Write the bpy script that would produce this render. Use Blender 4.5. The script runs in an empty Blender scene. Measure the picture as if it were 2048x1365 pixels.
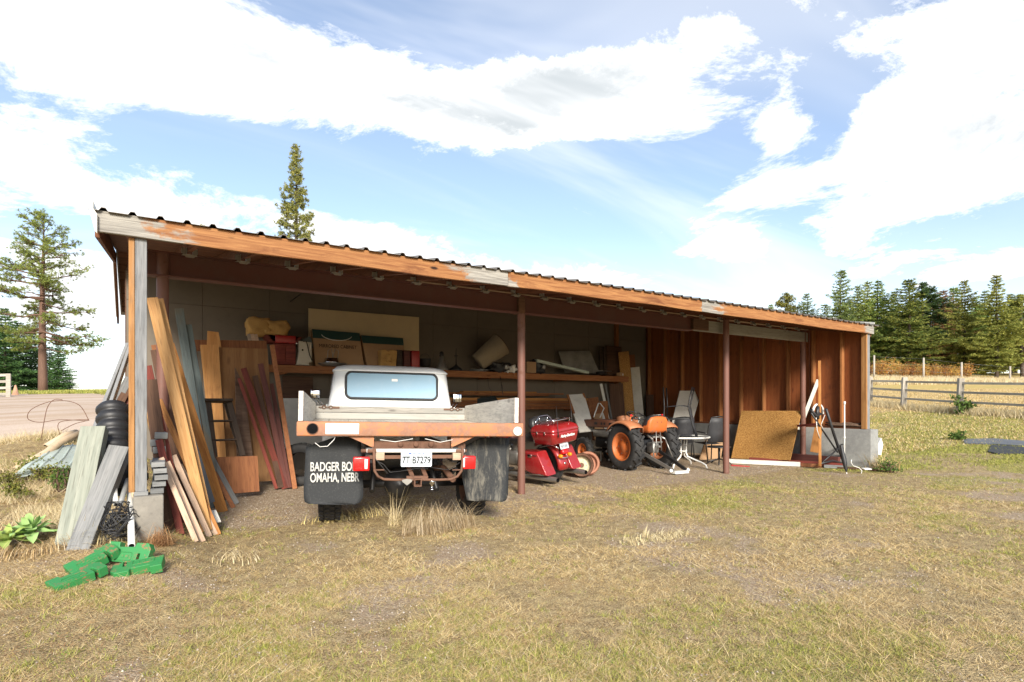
import bpy, bmesh, math, random
import numpy as np
from mathutils import Vector, Matrix, Euler
R = math.radians
SC = bpy.context.scene
COL = SC.collection
rnd = random.Random(7)

# ------------------------------------------------------------------ camera
CAM = Vector((-4.63, -6.88, 1.33)); YAW = R(33.0); FPX = 1140.0; HZ = 805.0
cd = bpy.data.cameras.new('camera'); cam = bpy.data.objects.new('camera', cd); COL.objects.link(cam)
cam.location = CAM; cam.rotation_euler = (R(90), 0, -YAW)
cd.sensor_width = 36; cd.lens = FPX / 2048 * 36; cd.shift_y = (HZ - 682.5) / 2048
cd.clip_start = 0.05; cd.clip_end = 3000
SC.camera = cam
FW = Vector((math.sin(YAW), math.cos(YAW), 0)); RT = Vector((math.cos(YAW), -math.sin(YAW), 0)); UP = Vector((0, 0, 1))

def at(px, py, x=None, y=None, z=None, d=None):
    """photo pixel -> world point on the plane x=, y=, z= or at depth d"""
    D = FW + RT * ((px - 1024) / FPX) + UP * ((HZ - py) / FPX)
    t = (x - CAM.x) / D.x if x is not None else (y - CAM.y) / D.y if y is not None else (z - CAM.z) / D.z if z is not None else d
    return CAM + D * t
def cw(X, Z, h=0.0):
    p = CAM + RT * X + FW * Z
    return Vector((p.x, p.y, h))

# ------------------------------------------------------------------ node helper
class NT:
    def __init__(s, tree):
        s.t = tree; tree.nodes.clear()
    def n(s, typ, out=0, ins=None, **at_):
        nd = s.t.nodes.new(typ)
        for k, v in at_.items(): setattr(nd, k, v)
        for k, v in (ins or {}).items():
            sock = nd.inputs[k]
            if hasattr(v, 'is_linked') or isinstance(v, bpy.types.NodeSocket): s.t.links.new(v, sock)
            else:
                try: sock.default_value = v
                except Exception: sock.default_value = (v[0], v[1], v[2], 1.0)
        return nd.outputs[out] if out is not None else nd
    def math(s, op, a, b=0.0, clamp=False):
        return s.n('ShaderNodeMath', 0, {0: a, 1: b}, operation=op, use_clamp=clamp)
    def mix(s, f, a, b, mode='MIX'):
        nd = s.t.nodes.new('ShaderNodeMix'); nd.data_type = 'RGBA'; nd.blend_type = mode
        for k, v in ((0, f), (6, a), (7, b)):
            if isinstance(v, bpy.types.NodeSocket): s.t.links.new(v, nd.inputs[k])
            elif k == 0: nd.inputs[0].default_value = v
            else: nd.inputs[k].default_value = (v[0], v[1], v[2], 1)
        return nd.outputs[2]
    def ramp(s, f, lo, hi):
        return s.n('ShaderNodeMapRange', 0, {0: f, 1: lo, 2: hi}, interpolation_type='SMOOTHSTEP')

# ------------------------------------------------------------------ sky, sun, exposure
SUN_EL, SUN_AZ = R(26), R(201)      # azimuth measured from +y towards +x : low, behind the camera
wd = bpy.data.worlds.new('World'); SC.world = wd; wd.use_nodes = True
w = NT(wd.node_tree)
wd.cycles.sampling_method = 'MANUAL'; wd.cycles.sample_map_resolution = 256
sky = w.n('ShaderNodeTexSky', 0, sky_type='NISHITA', sun_disc=False, sun_elevation=SUN_EL, sun_rotation=SUN_AZ, altitude=900, air_density=1.0, dust_density=1.6, ozone_density=1.0)
dirv = w.n('ShaderNodeTexCoord', 'Generated')
sep = w.n('ShaderNodeSeparateXYZ', None, {0: dirv})
dx, dy, dz = sep.outputs
# angles about the shed's approach direction, in radians
az = w.math('ADD', w.math('ARCTAN2', dx, dy), -YAW)
el = w.math('ARCSINE', dz)
zz = w.math('ADD', w.math('MAXIMUM', dz, 0.0), 0.16)
cp = w.n('ShaderNodeCombineXYZ', 0, {0: w.math('DIVIDE', dx, zz), 1: w.math('DIVIDE', dy, zz), 2: 0.0})
n1 = w.n('ShaderNodeTexNoise', 0, {0: cp, 'Scale': 1.5, 'Detail': 9.0, 'Roughness': 0.72, 'Distortion': 0.3}, noise_dimensions='2D')
n3 = w.n('ShaderNodeTexNoise', 0, {0: w.n('ShaderNodeMapping', 0, {0: cp, 'Rotation': (0, 0, .5), 'Scale': (.35, 1.3, 1)}), 'Scale': 1.1, 'Detail': 5.0, 'Roughness': 0.6, 'Distortion': .5}, noise_dimensions='2D')
ae = w.n('ShaderNodeCombineXYZ', 0, {0: az, 1: el, 2: 0.0})
def blob(px, py, rx, ry, tilt, amp):
    a = math.atan((px - 1024) / FPX); e = math.atan((HZ - py) / FPX * math.cos(a))
    sx = rx / FPX * math.cos(a) ** 2; sy = ry / FPX * math.cos(a)
    q = w.n('ShaderNodeMapping', 0, {0: ae, 'Location': (a, e, 0), 'Rotation': (0, 0, tilt), 'Scale': (sx, sy, 1)}, vector_type='TEXTURE')
    L = w.n('ShaderNodeVectorMath', 'Value', {0: q}, operation='LENGTH')
    return w.n('ShaderNodeMapRange', 0, {0: L, 1: 0.15, 2: 1.7, 3: amp, 4: 0.0}, interpolation_type='SMOOTHSTEP')
cov = None
for b in ((230, 80, 430, 150, 0, .44), (680, 150, 330, 100, 0, .46), (1100, 200, 420, 62, .05, .6), (1330, 90, 240, 45, .2, .34),
          (230, 410, 400, 44, -.2, .46), (680, 475, 300, 42, -.14, .55), (1980, 150, 250, 190, 0, .52), (1900, 390, 220, 42, .05, .5),
          (1450, 490, 100, 36, 0, .5), (1560, 370, 180, 34, .25, .42), (1130, 570, 280, 40, 0, .34), (2020, 525, 170, 26, .18, .5), (1565, 265, 70, 30, 0, .4),
          (100, 590, 330, 100, 0, .3), (480, 315, 520, 44, -.08, -.36), (1270, 330, 330, 48, 0, -.26), (910, 50, 70, 60, 0, -.3), (1640, 250, 60, 110, 0, -.25)):
    k = blob(*b); cov = k if cov is None else w.math('ADD', cov, k)
cv = w.math('ADD', cov, w.math('MULTIPLY', w.math('ADD', n1, -.5), 2.1))
cover = w.ramp(cv, 0.04, 0.44)
thin = w.ramp(n3, 0.38, 0.78)
thin = w.math('ADD', w.math('MULTIPLY', thin, 0.45), 0.10)
haze_ = w.math('MULTIPLY', w.ramp(el, 0.42, 0.0), 0.40)
cover = w.math('MAXIMUM', w.math('MAXIMUM', cover, thin), haze_)
shade = w.math('MULTIPLY', w.ramp(n3, 0.36, 0.66), w.math('MULTIPLY', w.ramp(cv, 0.30, 0.85), .75))
shade = w.math('MAXIMUM', shade, w.math('MULTIPLY', blob(2050, 190, 230, 190, 0, .78), w.ramp(n1, .28, .7)))
ccol = w.mix(shade, (1.0, 1.0, 1.0), (0.33, 0.385, 0.42))
bg1 = w.n('ShaderNodeBackground', 0, {0: sky, 1: 0.15})
bg2 = w.n('ShaderNodeBackground', 0, {0: ccol, 1: 0.86})
ms = w.n('ShaderNodeMixShader', 0, {0: cover, 1: bg1, 2: bg2})
w.n('ShaderNodeOutputWorld', None, {0: ms})

sl = bpy.data.lights.new('sun', 'SUN'); so = bpy.data.objects.new('sun', sl); COL.objects.link(so)
sl.energy = 4.2; sl.angle = R(14); sl.color = (1.0, 0.93, 0.82)
sv = Vector((math.sin(SUN_AZ) * math.cos(SUN_EL), math.cos(SUN_AZ) * math.cos(SUN_EL), math.sin(SUN_EL)))
so.rotation_euler = sv.to_track_quat('Z', 'Y').to_euler(); so.location = (0, 0, 30)
SC.view_settings.view_transform = 'Standard'; SC.view_settings.look = 'None'
SC.view_settings.exposure = 0.74; SC.view_settings.gamma = 1.0; SC.view_settings.use_curve_mapping = False
SC.cycles.max_bounces = 6; SC.cycles.diffuse_bounces = 3; SC.cycles.transparent_max_bounces = 8
SC.cycles.use_denoising = True

# ------------------------------------------------------------------ mesh helpers
def tag(o, label=None, cat=None, group=None, kind=None):
    if label: o['label'] = label
    if cat:
        o['category'] = cat
        if not kind: o['kind'] = 'thing'
    if group: o['group'] = group
    if kind: o['kind'] = kind
    return o
def thing(name, label, cat, loc=(0, 0, 0), rot=(0, 0, 0), group=None):
    o = bpy.data.objects.new(name, None); COL.objects.link(o); o.empty_display_size = 0.1
    o.location = loc; o.rotation_euler = rot if hasattr(rot, '__len__') else (0, 0, rot)
    return tag(o, label, cat, group)
def link(name, me, m=None, parent=None):
    o = bpy.data.objects.new(name, me); COL.objects.link(o)
    if m is not None:
        if len(me.materials) == 0: me.materials.append(m)
    if parent is not None: o.parent = parent
    return o
def copy_tree(o, parent=None):
    c = o.copy(); COL.objects.link(c); c.parent = parent
    for ch in list(o.children): copy_tree(ch, c)
    return c
def frame(d, up=None):
    """rotation matrix whose X axis is d"""
    d = Vector(d).normalized(); up = Vector(up) if up is not None else Vector((0, 0, 1))
    if abs(d.dot(up.normalized())) > .98: up = Vector((0, 1, 0)) if abs(d.y) < .9 else Vector((1, 0, 0))
    y = up.cross(d).normalized(); z = d.cross(y)
    return Matrix((d, y, z)).transposed()

class MB:
    """collects geometry; build() makes one mesh object"""
    def __init__(s): s.v = []; s.f = []; s.sm = []
    def add(s, vs, fs, smooth=False):
        o = len(s.v); s.v += [tuple(v) for v in vs]
        s.f += [tuple(i + o for i in f) for f in fs]; s.sm += [smooth] * len(fs); return s
    def box(s, c, size, rot=None, taper=None):
        hx, hy, hz = size[0] / 2, size[1] / 2, size[2] / 2
        vs = [Vector((x * hx, y * hy, z * hz)) for z in (-1, 1) for y in (-1, 1) for x in (-1, 1)]
        if taper: vs = [Vector((v.x * (taper[0] if v.z > 0 else 1), v.y * (taper[1] if v.z > 0 else 1), v.z)) for v in vs]
        if rot is not None:
            M = rot if isinstance(rot, Matrix) else Euler(rot).to_matrix()
            vs = [M @ v for v in vs]
        c = Vector(c)
        return s.add([v + c for v in vs], [(0, 2, 3, 1), (4, 5, 7, 6), (0, 1, 5, 4), (2, 6, 7, 3), (0, 4, 6, 2), (1, 3, 7, 5)])
    def bbox(s, lo, hi):
        return s.box([(a + b) / 2 for a, b in zip(lo, hi)], [b - a for a, b in zip(lo, hi)])
    def rbox(s, c, size, r=.01, rot=None, n=2, smooth=True):
        """box with rounded edges (octagon style bevel) built with bmesh"""
        bm = bmesh.new(); bmesh.ops.create_cube(bm, size=1)
        for v in bm.verts: v.co = Vector((v.co.x * size[0], v.co.y * size[1], v.co.z * size[2]))
        bmesh.ops.bevel(bm, geom=bm.edges[:], offset=min(r, min(size) * .49), segments=n, affect='EDGES', profile=.5)
        M = (rot if isinstance(rot, Matrix) else Euler(rot).to_matrix()) if rot is not None else Matrix.Identity(3)
        bm.verts.index_update(); c = Vector(c)
        s.add([M @ v.co + c for v in bm.verts], [[v.index for v in f.verts] for f in bm.faces], smooth and n > 1); bm.free(); return s
    def tube(s, pts, r, n=8, closed=False, cap=True, up=None):
        pts = [Vector(p) for p in pts]; m = len(pts); rr = r if hasattr(r, '__len__') else [r] * m
        vs = []; prev = None
        for i, p in enumerate(pts):
            a = pts[(i - 1) % m] if (i > 0 or closed) else p; b = pts[(i + 1) % m] if (i < m - 1 or closed) else p
            d = (b - a).normalized() if (b - a).length > 1e-9 else Vector((0, 0, 1))
            if prev is None:
                q = Vector((0, 0, 1)) if abs(d.z) < .9 else Vector((1, 0, 0))
                u = q.cross(d).normalized()
            else:
                u = prev - d * prev.dot(d); u = u.normalized() if u.length > 1e-6 else d.orthogonal().normalized()
            prev = u; v_ = d.cross(u)
            for k in range(n):
                t = 2 * math.pi * k / n; vs.append(p + (u * math.cos(t) + v_ * math.sin(t)) * rr[i])
        fs = []
        for i in range(m if closed else m - 1):
            j = (i + 1) % m
            for k in range(n): fs.append((i * n + k, i * n + (k + 1) % n, j * n + (k + 1) % n, j * n + k))
        s.add(vs, fs, True)
        if cap and not closed:
            o = len(s.v) - len(vs)
            s.f.append(tuple(o + k for k in reversed(range(n)))); s.f.append(tuple(o + (m - 1) * n + k for k in range(n))); s.sm += [False, False]
        return s
    def cyl(s, a, b, r, n=14, r2=None): return s.tube([a, b], [r, r if r2 is None else r2], n)
    def lathe(s, prof, n=20, M=None, closed=False, smooth=True):
        """prof: list of (radius, height) turned about local z, M 4x4 places it"""
        M = M or Matrix.Identity(4); m = len(prof); vs = []
        for r_, z in prof:
            for k in range(n):
                t = 2 * math.pi * k / n; vs.append(M @ Vector((r_ * math.cos(t), r_ * math.sin(t), z)))
        fs = []
        for i in range(m if closed else m - 1):
            j = (i + 1) % m
            for k in range(n): fs.append((i * n + k, i * n + (k + 1) % n, j * n + (k + 1) % n, j * n + k))
        return s.add(vs, fs, smooth)
    def prism(s, poly, t, M=None, both=True):
        """2-D polygon in local xy extruded by t along local z (centred)"""
        M = M or Matrix.Identity(4); n = len(poly)
        vs = [M @ Vector((p[0], p[1], -t / 2)) for p in poly] + [M @ Vector((p[0], p[1], t / 2)) for p in poly]
        fs = [tuple(reversed(range(n))), tuple(range(n, 2 * n))] + [(i, (i + 1) % n, (i + 1) % n + n, i + n) for i in range(n)]
        return s.add(vs, fs)
    def loft(s, rings, closed=True, cap=True, smooth=True):
        n = len(rings[0]); vs = [p for r_ in rings for p in r_]; fs = []
        for i in range(len(rings) - 1):
            for k in range(n if closed else n - 1):
                fs.append((i * n + k, i * n + (k + 1) % n, (i + 1) * n + (k + 1) % n, (i + 1) * n + k))
        o = len(s.v); s.add(vs, fs, smooth)
        if cap:
            s.f.append(tuple(o + k for k in reversed(range(n)))); s.f.append(tuple(o + (len(rings) - 1) * n + k for k in range(n))); s.sm += [False, False]
        return s
    def mesh(s, name):
        me = bpy.data.meshes.new(name); me.from_pydata(s.v, [], s.f); me.polygons.foreach_set('use_smooth', s.sm); me.update(); return me
    def build(s, name, m=None, parent=None, loc=None, rot=None, bevel=0):
        o = link(name, s.mesh(name), m, parent)
        if loc is not None: o.location = loc
        if rot is not None: o.rotation_euler = rot
        if bevel:
            b = o.modifiers.new('bevel', 'BEVEL'); b.width = bevel; b.segments = 2; b.limit_method = 'ANGLE'; b.angle_limit = R(35)
        return o
def TR(loc=(0, 0, 0), rot=(0, 0, 0)): return Matrix.Translation(Vector(loc)) @ Euler(rot).to_matrix().to_4x4()
def rrect(w_, h_, r, n=4, cx=0, cy=0):
    p = []
    for (sx, sy, a0) in ((1, 1, 0), (-1, 1, 90), (-1, -1, 180), (1, -1, 270)):
        for k in range(n + 1):
            t = R(a0 + 90 * k / n); p.append((cx + sx * (w_ / 2 - r) + r * math.cos(t), cy + sy * (h_ / 2 - r) + r * math.sin(t)))
    return p
def arc(c, r, a0, a1, n, axis='xz'):
    out = []
    for k in range(n + 1):
        t = R(a0 + (a1 - a0) * k / n); a, b = r * math.cos(t), r * math.sin(t)
        out.append(Vector(c) + {'xz': Vector((a, 0, b)), 'xy': Vector((a, b, 0)), 'yz': Vector((0, a, b))}[axis])
    return out
def beam_between(name, a, b, wd_, th, m, parent=None, up=None, warp=0.0, seg=1):
    """board from a to b: local x is its length, width wd_ lies towards local y, thickness th along local z"""
    a, b = Vector(a), Vector(b); L = (b - a).length; mb = MB()
    if seg < 2: mb.box((0, 0, 0), (L, wd_, th))
    else:
        rings = []
        for i in range(seg + 1):
            t = i / seg; x = (t - .5) * L; k = warp * math.sin(t * math.pi) ; tw = warp * 1.5 * (t - .5)
            ring = []
            for (y_, z_) in ((-1, -1), (1, -1), (1, 1), (-1, 1)):
                y0, z0 = y_ * wd_ / 2, z_ * th / 2
                ring.append((x, y0 * math.cos(tw) - z0 * math.sin(tw), z0 * math.cos(tw) + y0 * math.sin(tw) + k))
            rings.append(ring)
        mb.loft(rings, smooth=False)
    o = mb.build(name, m, parent, bevel=min(.004, th * .15))
    o.rotation_euler = frame(b - a, up).to_euler(); o.location = (a + b) / 2
    return o
def text_mesh(name, txt, size, m, parent, M, extrude=.0008, xs=1.0, align='CENTER', bold=0.0, shear=0.0):
    cu = bpy.data.curves.new(name, 'FONT'); cu.body = txt; cu.size = size; cu.extrude = extrude; cu.align_x = align; cu.align_y = 'CENTER'; cu.offset = bold; cu.shear = shear
    t = bpy.data.objects.new(name, cu); COL.objects.link(t); bpy.context.view_layer.update()
    dg = bpy.context.evaluated_depsgraph_get(); me = bpy.data.meshes.new_from_object(t.evaluated_get(dg)); bpy.data.objects.remove(t)
    for v in me.vertices: v.co.x *= xs
    o = link(name, me, m, parent); o.matrix_local = M; return o
def srgb(r, g, b):
    f = lambda c: ((c / 255 + .055) / 1.055) ** 2.4 if c > 10 else c / 255 / 12.92
    return (f(r), f(g), f(b))
# ------------------------------------------------------------------ materials
def _bsdf(t, col, rough, metal=0.0, bump=None, bs=.3, bd=.01, spec=.5, **kw):
    ins = {'Base Color': col, 'Roughness': rough, 'Metallic': metal, 'Specular IOR Level': spec}; ins.update(kw)
    if bump is not None: ins['Normal'] = t.n('ShaderNodeBump', 0, {'Strength': bs, 'Distance': bd, 'Height': bump})
    b = t.n('ShaderNodeBsdfPrincipled', 0, ins); t.n('ShaderNodeOutputMaterial', None, {0: b}); return b
def newmat(name):
    m = bpy.data.materials.new(name); m.use_nodes = True; return m, NT(m.node_tree)
def objco(t, sc=(1, 1, 1), seed=True):
    co = t.n('ShaderNodeTexCoord', 'Object')
    if seed:
        oi = t.n('ShaderNodeObjectInfo', 'Random'); co = t.n('ShaderNodeVectorMath', 0, {0: co, 1: t.n('ShaderNodeCombineXYZ', 0, {0: t.math('MULTIPLY', oi, 37.0), 1: t.math('MULTIPLY', oi, 91.0), 2: t.math('MULTIPLY', oi, 53.0)})}, operation='ADD')
    return t.n('ShaderNodeMapping', 0, {0: co, 'Scale': sc})
def wood(name, c1, c2, dark=None, grain='x', rough=.75, knots=.5, weather=0.0, wcol=(.33, .33, .32), wscale=1.0, var=.18, fine=1.0, spec=.25):
    """sawn timber; grain runs along local x (or the axis given)"""
    m, t = newmat(name); dark = dark or tuple(c * .35 for c in c2)
    s_ = {'x': (.9, 16, 16), 'y': (16, .9, 16), 'z': (16, 16, .9)}[grain]
    s2 = {'x': (1.6, 5, 5), 'y': (5, 1.6, 5), 'z': (5, 5, 1.6)}[grain]
    co = objco(t, s_); g = t.n('ShaderNodeTexNoise', 0, {0: co, 'Scale': 1.6 * fine, 'Detail': 6.0, 'Roughness': .62, 'Distortion': .6})
    co2 = objco(t, s2); v = t.n('ShaderNodeTexVoronoi', 0, {0: co2, 'Scale': 1.1})
    big = t.n('ShaderNodeTexNoise', 0, {0: objco(t), 'Scale': 1.3 * wscale, 'Detail': 5.0, 'Roughness': .6, 'Distortion': .5})
    col = t.mix(t.ramp(g, .3, .72), c1, c2)
    fibre = t.n('ShaderNodeTexNoise', 0, {0: co, 'Scale': 7.0, 'Detail': 3.0})
    col = t.mix(t.math('MULTIPLY', t.ramp(fibre, .5, .8), .6), col, dark)
    kn = t.ramp(v, .16, .05); col = t.mix(t.math('MULTIPLY', kn, knots), col, dark)
    stain = t.ramp(big, .6, .78); col = t.mix(t.math('MULTIPLY', stain, .5), col, dark)
    if weather > 0:
        wn = t.n('ShaderNodeTexNoise', 0, {0: objco(t, tuple(.5 + .04 * k for k in s_)), 'Scale': .9 * wscale, 'Detail': 5.0, 'Roughness': .6, 'Distortion': .8})
        wf = t.ramp(wn, .68 - .45 * weather, .82 - .45 * weather)
        wc = t.mix(g, tuple(c * .55 for c in wcol), tuple(min(1, c * 1.25) for c in wcol)); col = t.mix(wf, col, wc)
    hs = t.n('ShaderNodeHueSaturation', 0, {'Value': t.math('ADD', t.math('MULTIPLY', t.n('ShaderNodeObjectInfo', 'Random'), var * 2), 1 - var), 'Color': col})
    _bsdf(t, hs, rough, bump=t.math('ADD', g, t.math('MULTIPLY', fibre, .5)), bs=.35, bd=.004, spec=spec); return m
def paint(name, col, rough=.45, metal=0.0, rust=0.0, rcol=(.16, .055, .022), dirt=.15, dcol=(.1, .085, .065), scale=3.0, spec=.5, var=0.0, bump=.1, coat=0.0):
    m, t = newmat(name)
    n = t.n('ShaderNodeTexNoise', 0, {0: objco(t), 'Scale': scale, 'Detail': 7.0, 'Roughness': .65, 'Distortion': .3})
    n2 = t.n('ShaderNodeTexNoise', 0, {0: objco(t), 'Scale': scale * 6, 'Detail': 5.0, 'Roughness': .6})
    c = t.mix(t.math('MULTIPLY', t.ramp(n, .45, .75), dirt), col, dcol)
    c = t.mix(t.math('MULTIPLY', t.ramp(n2, .5, .75), dirt * .7), c, dcol)
    rg = rough
    if rust > 0:
        rf = t.ramp(t.math('ADD', t.math('MULTIPLY', n, .65), t.math('MULTIPLY', n2, .35)), .68 - .35 * rust, .76 - .33 * rust)
        rc = t.mix(n2, tuple(k * .6 for k in rcol), tuple(min(1, k * 1.5) for k in rcol)); c = t.mix(rf, c, rc)
        rg = t.math('ADD', t.math('MULTIPLY', rf, .85 - rough), rough)
    if var: c = t.n('ShaderNodeHueSaturation', 0, {'Value': t.math('ADD', t.math('MULTIPLY', t.n('ShaderNodeObjectInfo', 'Random'), var * 2), 1 - var), 'Color': c})
    _bsdf(t, c, rg, metal, bump=n2, bs=bump, bd=.003, spec=spec, **({'Coat Weight': coat} if coat else {})); return m
def flat(name, col, rough=.6, metal=0.0, spec=.4, **kw):
    m, t = newmat(name)
    n = t.n('ShaderNodeTexNoise', 0, {0: objco(t), 'Scale': 9.0, 'Detail': 4.0})
    c = t.mix(t.ramp(n, .3, .75), tuple(k * .85 for k in col), tuple(min(1, k * 1.1) for k in col))
    _bsdf(t, c, rough, metal, spec=spec, **kw); return m
def concrete(name, c1=(.36, .34, .30), c2=(.22, .21, .19), sc=2.2):
    m, t = newmat(name); co = objco(t)
    n = t.n('ShaderNodeTexNoise', 0, {0: co, 'Scale': sc, 'Detail': 8.0, 'Roughness': .65}); n2 = t.n('ShaderNodeTexNoise', 0, {0: co, 'Scale': 40.0, 'Detail': 4.0})
    c = t.mix(t.ramp(n, .35, .7), c1, c2); c = t.mix(t.math('MULTIPLY', t.ramp(n2, .5, .8), .4), c, tuple(k * .6 for k in c2))
    _bsdf(t, c, .9, bump=t.math('ADD', n, t.math('MULTIPLY', n2, .6)), bs=.5, bd=.008, spec=.2); return m
def leafmat(name, cols, rough=.6, trans=.25):
    """foliage: colour differs from leaf to leaf (random per island)"""
    m, t = newmat(name); r_ = t.n('ShaderNodeNewGeometry', 'Random Per Island')
    cr = t.t.nodes.new('ShaderNodeValToRGB'); t.t.links.new(r_, cr.inputs[0])
    while len(cr.color_ramp.elements) < len(cols): cr.color_ramp.elements.new(.5)
    for i, c in enumerate(cols):
        e = cr.color_ramp.elements[i]; e.position = i / max(1, len(cols) - 1); e.color = (*c, 1)
    oi = t.n('ShaderNodeObjectInfo', 'Random')
    col = t.n('ShaderNodeHueSaturation', 0, {'Value': t.math('ADD', t.math('MULTIPLY', oi, .5), .75), 'Hue': t.math('ADD', t.math('MULTIPLY', oi, .03), .485), 'Color': cr.outputs[0]})
    b = t.n('ShaderNodeBsdfPrincipled', 0, {'Base Color': col, 'Roughness': rough, 'Specular IOR Level': .2})
    tr = t.n('ShaderNodeBsdfTranslucent', 0, {0: col}); mx = t.n('ShaderNodeMixShader', 0, {0: trans, 1: b, 2: tr})
    t.n('ShaderNodeOutputMaterial', None, {0: mx}); return m

M = {}
def fascia_mat(name, half, gray):
    """old fascia board: honey wood with burnt streaks and knots, silvered towards its ends"""
    m, t = newmat(name); co = t.n('ShaderNodeTexCoord', 'Object'); oi = t.n('ShaderNodeObjectInfo', 'Random')
    cs = t.n('ShaderNodeVectorMath', 0, {0: co, 1: t.n('ShaderNodeCombineXYZ', 0, {0: t.math('MULTIPLY', oi, 40.0), 1: 0.0, 2: 0.0})}, operation='ADD')
    mp = lambda sc: t.n('ShaderNodeMapping', 0, {0: cs, 'Scale': sc})
    g = t.n('ShaderNodeTexNoise', 0, {0: mp((1.1, 8, 26)), 'Scale': 1.5, 'Detail': 7.0, 'Roughness': .6, 'Distortion': 1.1})
    fb = t.n('ShaderNodeTexNoise', 0, {0: mp((2.5, 30, 110)), 'Scale': 1.2, 'Detail': 4.0})
    st = t.n('ShaderNodeTexNoise', 0, {0: mp((1.5, 2, 6)), 'Scale': 1.0, 'Detail': 6.0, 'Roughness': .65, 'Distortion': .8})
    kn = t.n('ShaderNodeTexVoronoi', 0, {0: mp((1.6, 3, 4.5)), 'Scale': 1.25})
    c = t.mix(t.ramp(g, .3, .7), (.36, .175, .068), (.20, .078, .030)); c = t.mix(t.math('MULTIPLY', t.ramp(fb, .45, .75), .4), c, (.13, .05, .02))
    c = t.mix(t.math('MULTIPLY', t.ramp(st, .55, .72), .75), c, (.12, .04, .018)); c = t.mix(t.ramp(kn, .13, .05), c, (.03, .013, .008))
    sx = t.n('ShaderNodeSeparateXYZ', 0, {0: co}); e = t.math('DIVIDE', t.math('ABSOLUTE', sx), half)
    gf = t.ramp(t.math('ADD', e, t.math('MULTIPLY', t.math('ADD', st, -.5), .9)), 1.02 - gray, 1.12 - gray)
    gc = t.mix(t.ramp(g, .3, .7), (.36, .34, .30), (.20, .185, .165)); gc = t.mix(t.math('MULTIPLY', t.ramp(fb, .45, .7), .5), gc, (.09, .08, .07)); c = t.mix(gf, c, gc)
    _bsdf(t, c, .72, bump=t.math('ADD', g, fb), bs=.4, bd=.004, spec=.2); return m
M['fascia'] = fascia_mat('weathered_fascia_wood', 1.95, .36); M['fascia2'] = fascia_mat('honey_fascia_wood', 1.73, .02); M['fascia3'] = fascia_mat('patchy_fascia_wood', 2.6, .22)
M['post_gray'] = wood('gray_weathered_wood', (.25, .25, .25), (.14, .145, .15), (.045, .04, .036), grain='z', knots=.3, fine=1.4)
M['post_orange'] = wood('honey_wood_upright', (.36, .185, .07), (.24, .11, .036), grain='z', weather=.35, wcol=(.2, .19, .175))
M['joist'] = wood('dark_brown_joist', (.20, .082, .040), (.13, .05, .026), (.03, .012, .008), grain='y', knots=.2)
M['joist_x'] = wood('dark_brown_purlin', (.20, .082, .040), (.13, .05, .026), (.03, .012, .008), grain='x', knots=.2)
M['steel_red'] = paint('oxide_red_steel', (.115, .038, .028), .62, 0, .22, (.10, .04, .022), .3, scale=2.0)
M['column_red'] = paint('oxide_red_pipe', (.155, .066, .047), .6, 0, .4, (.11, .045, .028), .3, scale=2.5)
M['graybeam'] = wood('gray_beam_wood', (.30, .29, .26), (.22, .21, .19), (.08, .07, .06), knots=.25)
M['galv'] = paint('galvanised_steel', (.46, .45, .42), .45, .6, .08, dirt=.3, scale=6)
M['conc'] = concrete('weathered_concrete', (.31, .285, .24), (.19, .175, .15)); M['conc2'] = concrete('gray_concrete', (.30, .30, .28), (.17, .17, .165), 1.6)
M['ply'] = wood('reddish_plywood', (.30, .098, .034), (.20, .060, .022), (.07, .02, .012), grain='z', knots=.55, rough=.62, wscale=2.2, fine=.28, weather=.12, wcol=(.14, .065, .035))
M['stud'] = wood('stud_wood', (.34, .145, .052), (.24, .09, .032), grain='z', knots=.4)
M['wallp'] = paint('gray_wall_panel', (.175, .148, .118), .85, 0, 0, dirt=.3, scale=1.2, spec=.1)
M['roofm'] = paint('brown_metal_roofing', (.17, .15, .125), .42, .35, .1, dirt=.35, scale=2.0)
M['trim_w'] = paint('pale_metal_trim', (.62, .60, .54), .45, .2, .05, dirt=.2)
M['shelf'] = wood('shelf_board', (.36, .155, .062), (.25, .095, .036), (.06, .02, .012), knots=.6)
M['fresh'] = wood('fresh_pine_board', (.54, .31, .125), (.42, .21, .07), (.14, .055, .02), knots=.65, rough=.6)
M['fresh2'] = wood('honey_pine_board', (.43, .20, .058), (.32, .128, .034), (.10, .035, .014), knots=.6, rough=.6)
M['pale'] = wood('pale_pine_board', (.54, .39, .28), (.41, .285, .20), (.16, .09, .06), knots=.5, weather=.3, wcol=(.30, .285, .265))
M['redbd'] = wood('red_stained_board', (.22, .05, .034), (.14, .032, .024), (.04, .012, .01), knots=.3)
M['redbd2'] = wood('dark_red_brown_board', (.13, .045, .035), (.085, .032, .028), (.03, .012, .01), knots=.3)
M['gray'] = wood('gray_weathered_board', (.235, .235, .23), (.145, .15, .15), (.04, .037, .034), knots=.5, fine=1.5)
M['greeng'] = wood('green_gray_board', (.275, .285, .235), (.185, .20, .165), (.06, .052, .036), knots=.5, weather=.25, wcol=(.24, .215, .16), fine=1.2)
M['bluegr'] = wood('blue_gray_board', (.14, .17, .165), (.10, .12, .118), (.05, .038, .03), knots=.4, weather=.4, wcol=(.17, .145, .105))
M['plyy'] = wood('yellow_plywood', (.55, .28, .10), (.44, .20, .065), (.18, .07, .03), grain='z', knots=.4, fine=.7)
M['plyb'] = wood('brown_plywood', (.30, .125, .052), (.21, .08, .035), (.06, .022, .014), grain='z', knots=.4, fine=.7)
M['darkbd'] = wood('dark_brown_board', (.14, .075, .045), (.085, .045, .03), (.03, .016, .012), knots=.3)
M['blackwd'] = wood('blackened_wood', (.075, .052, .038), (.045, .033, .026), (.014, .011, .009), knots=.2)
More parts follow.
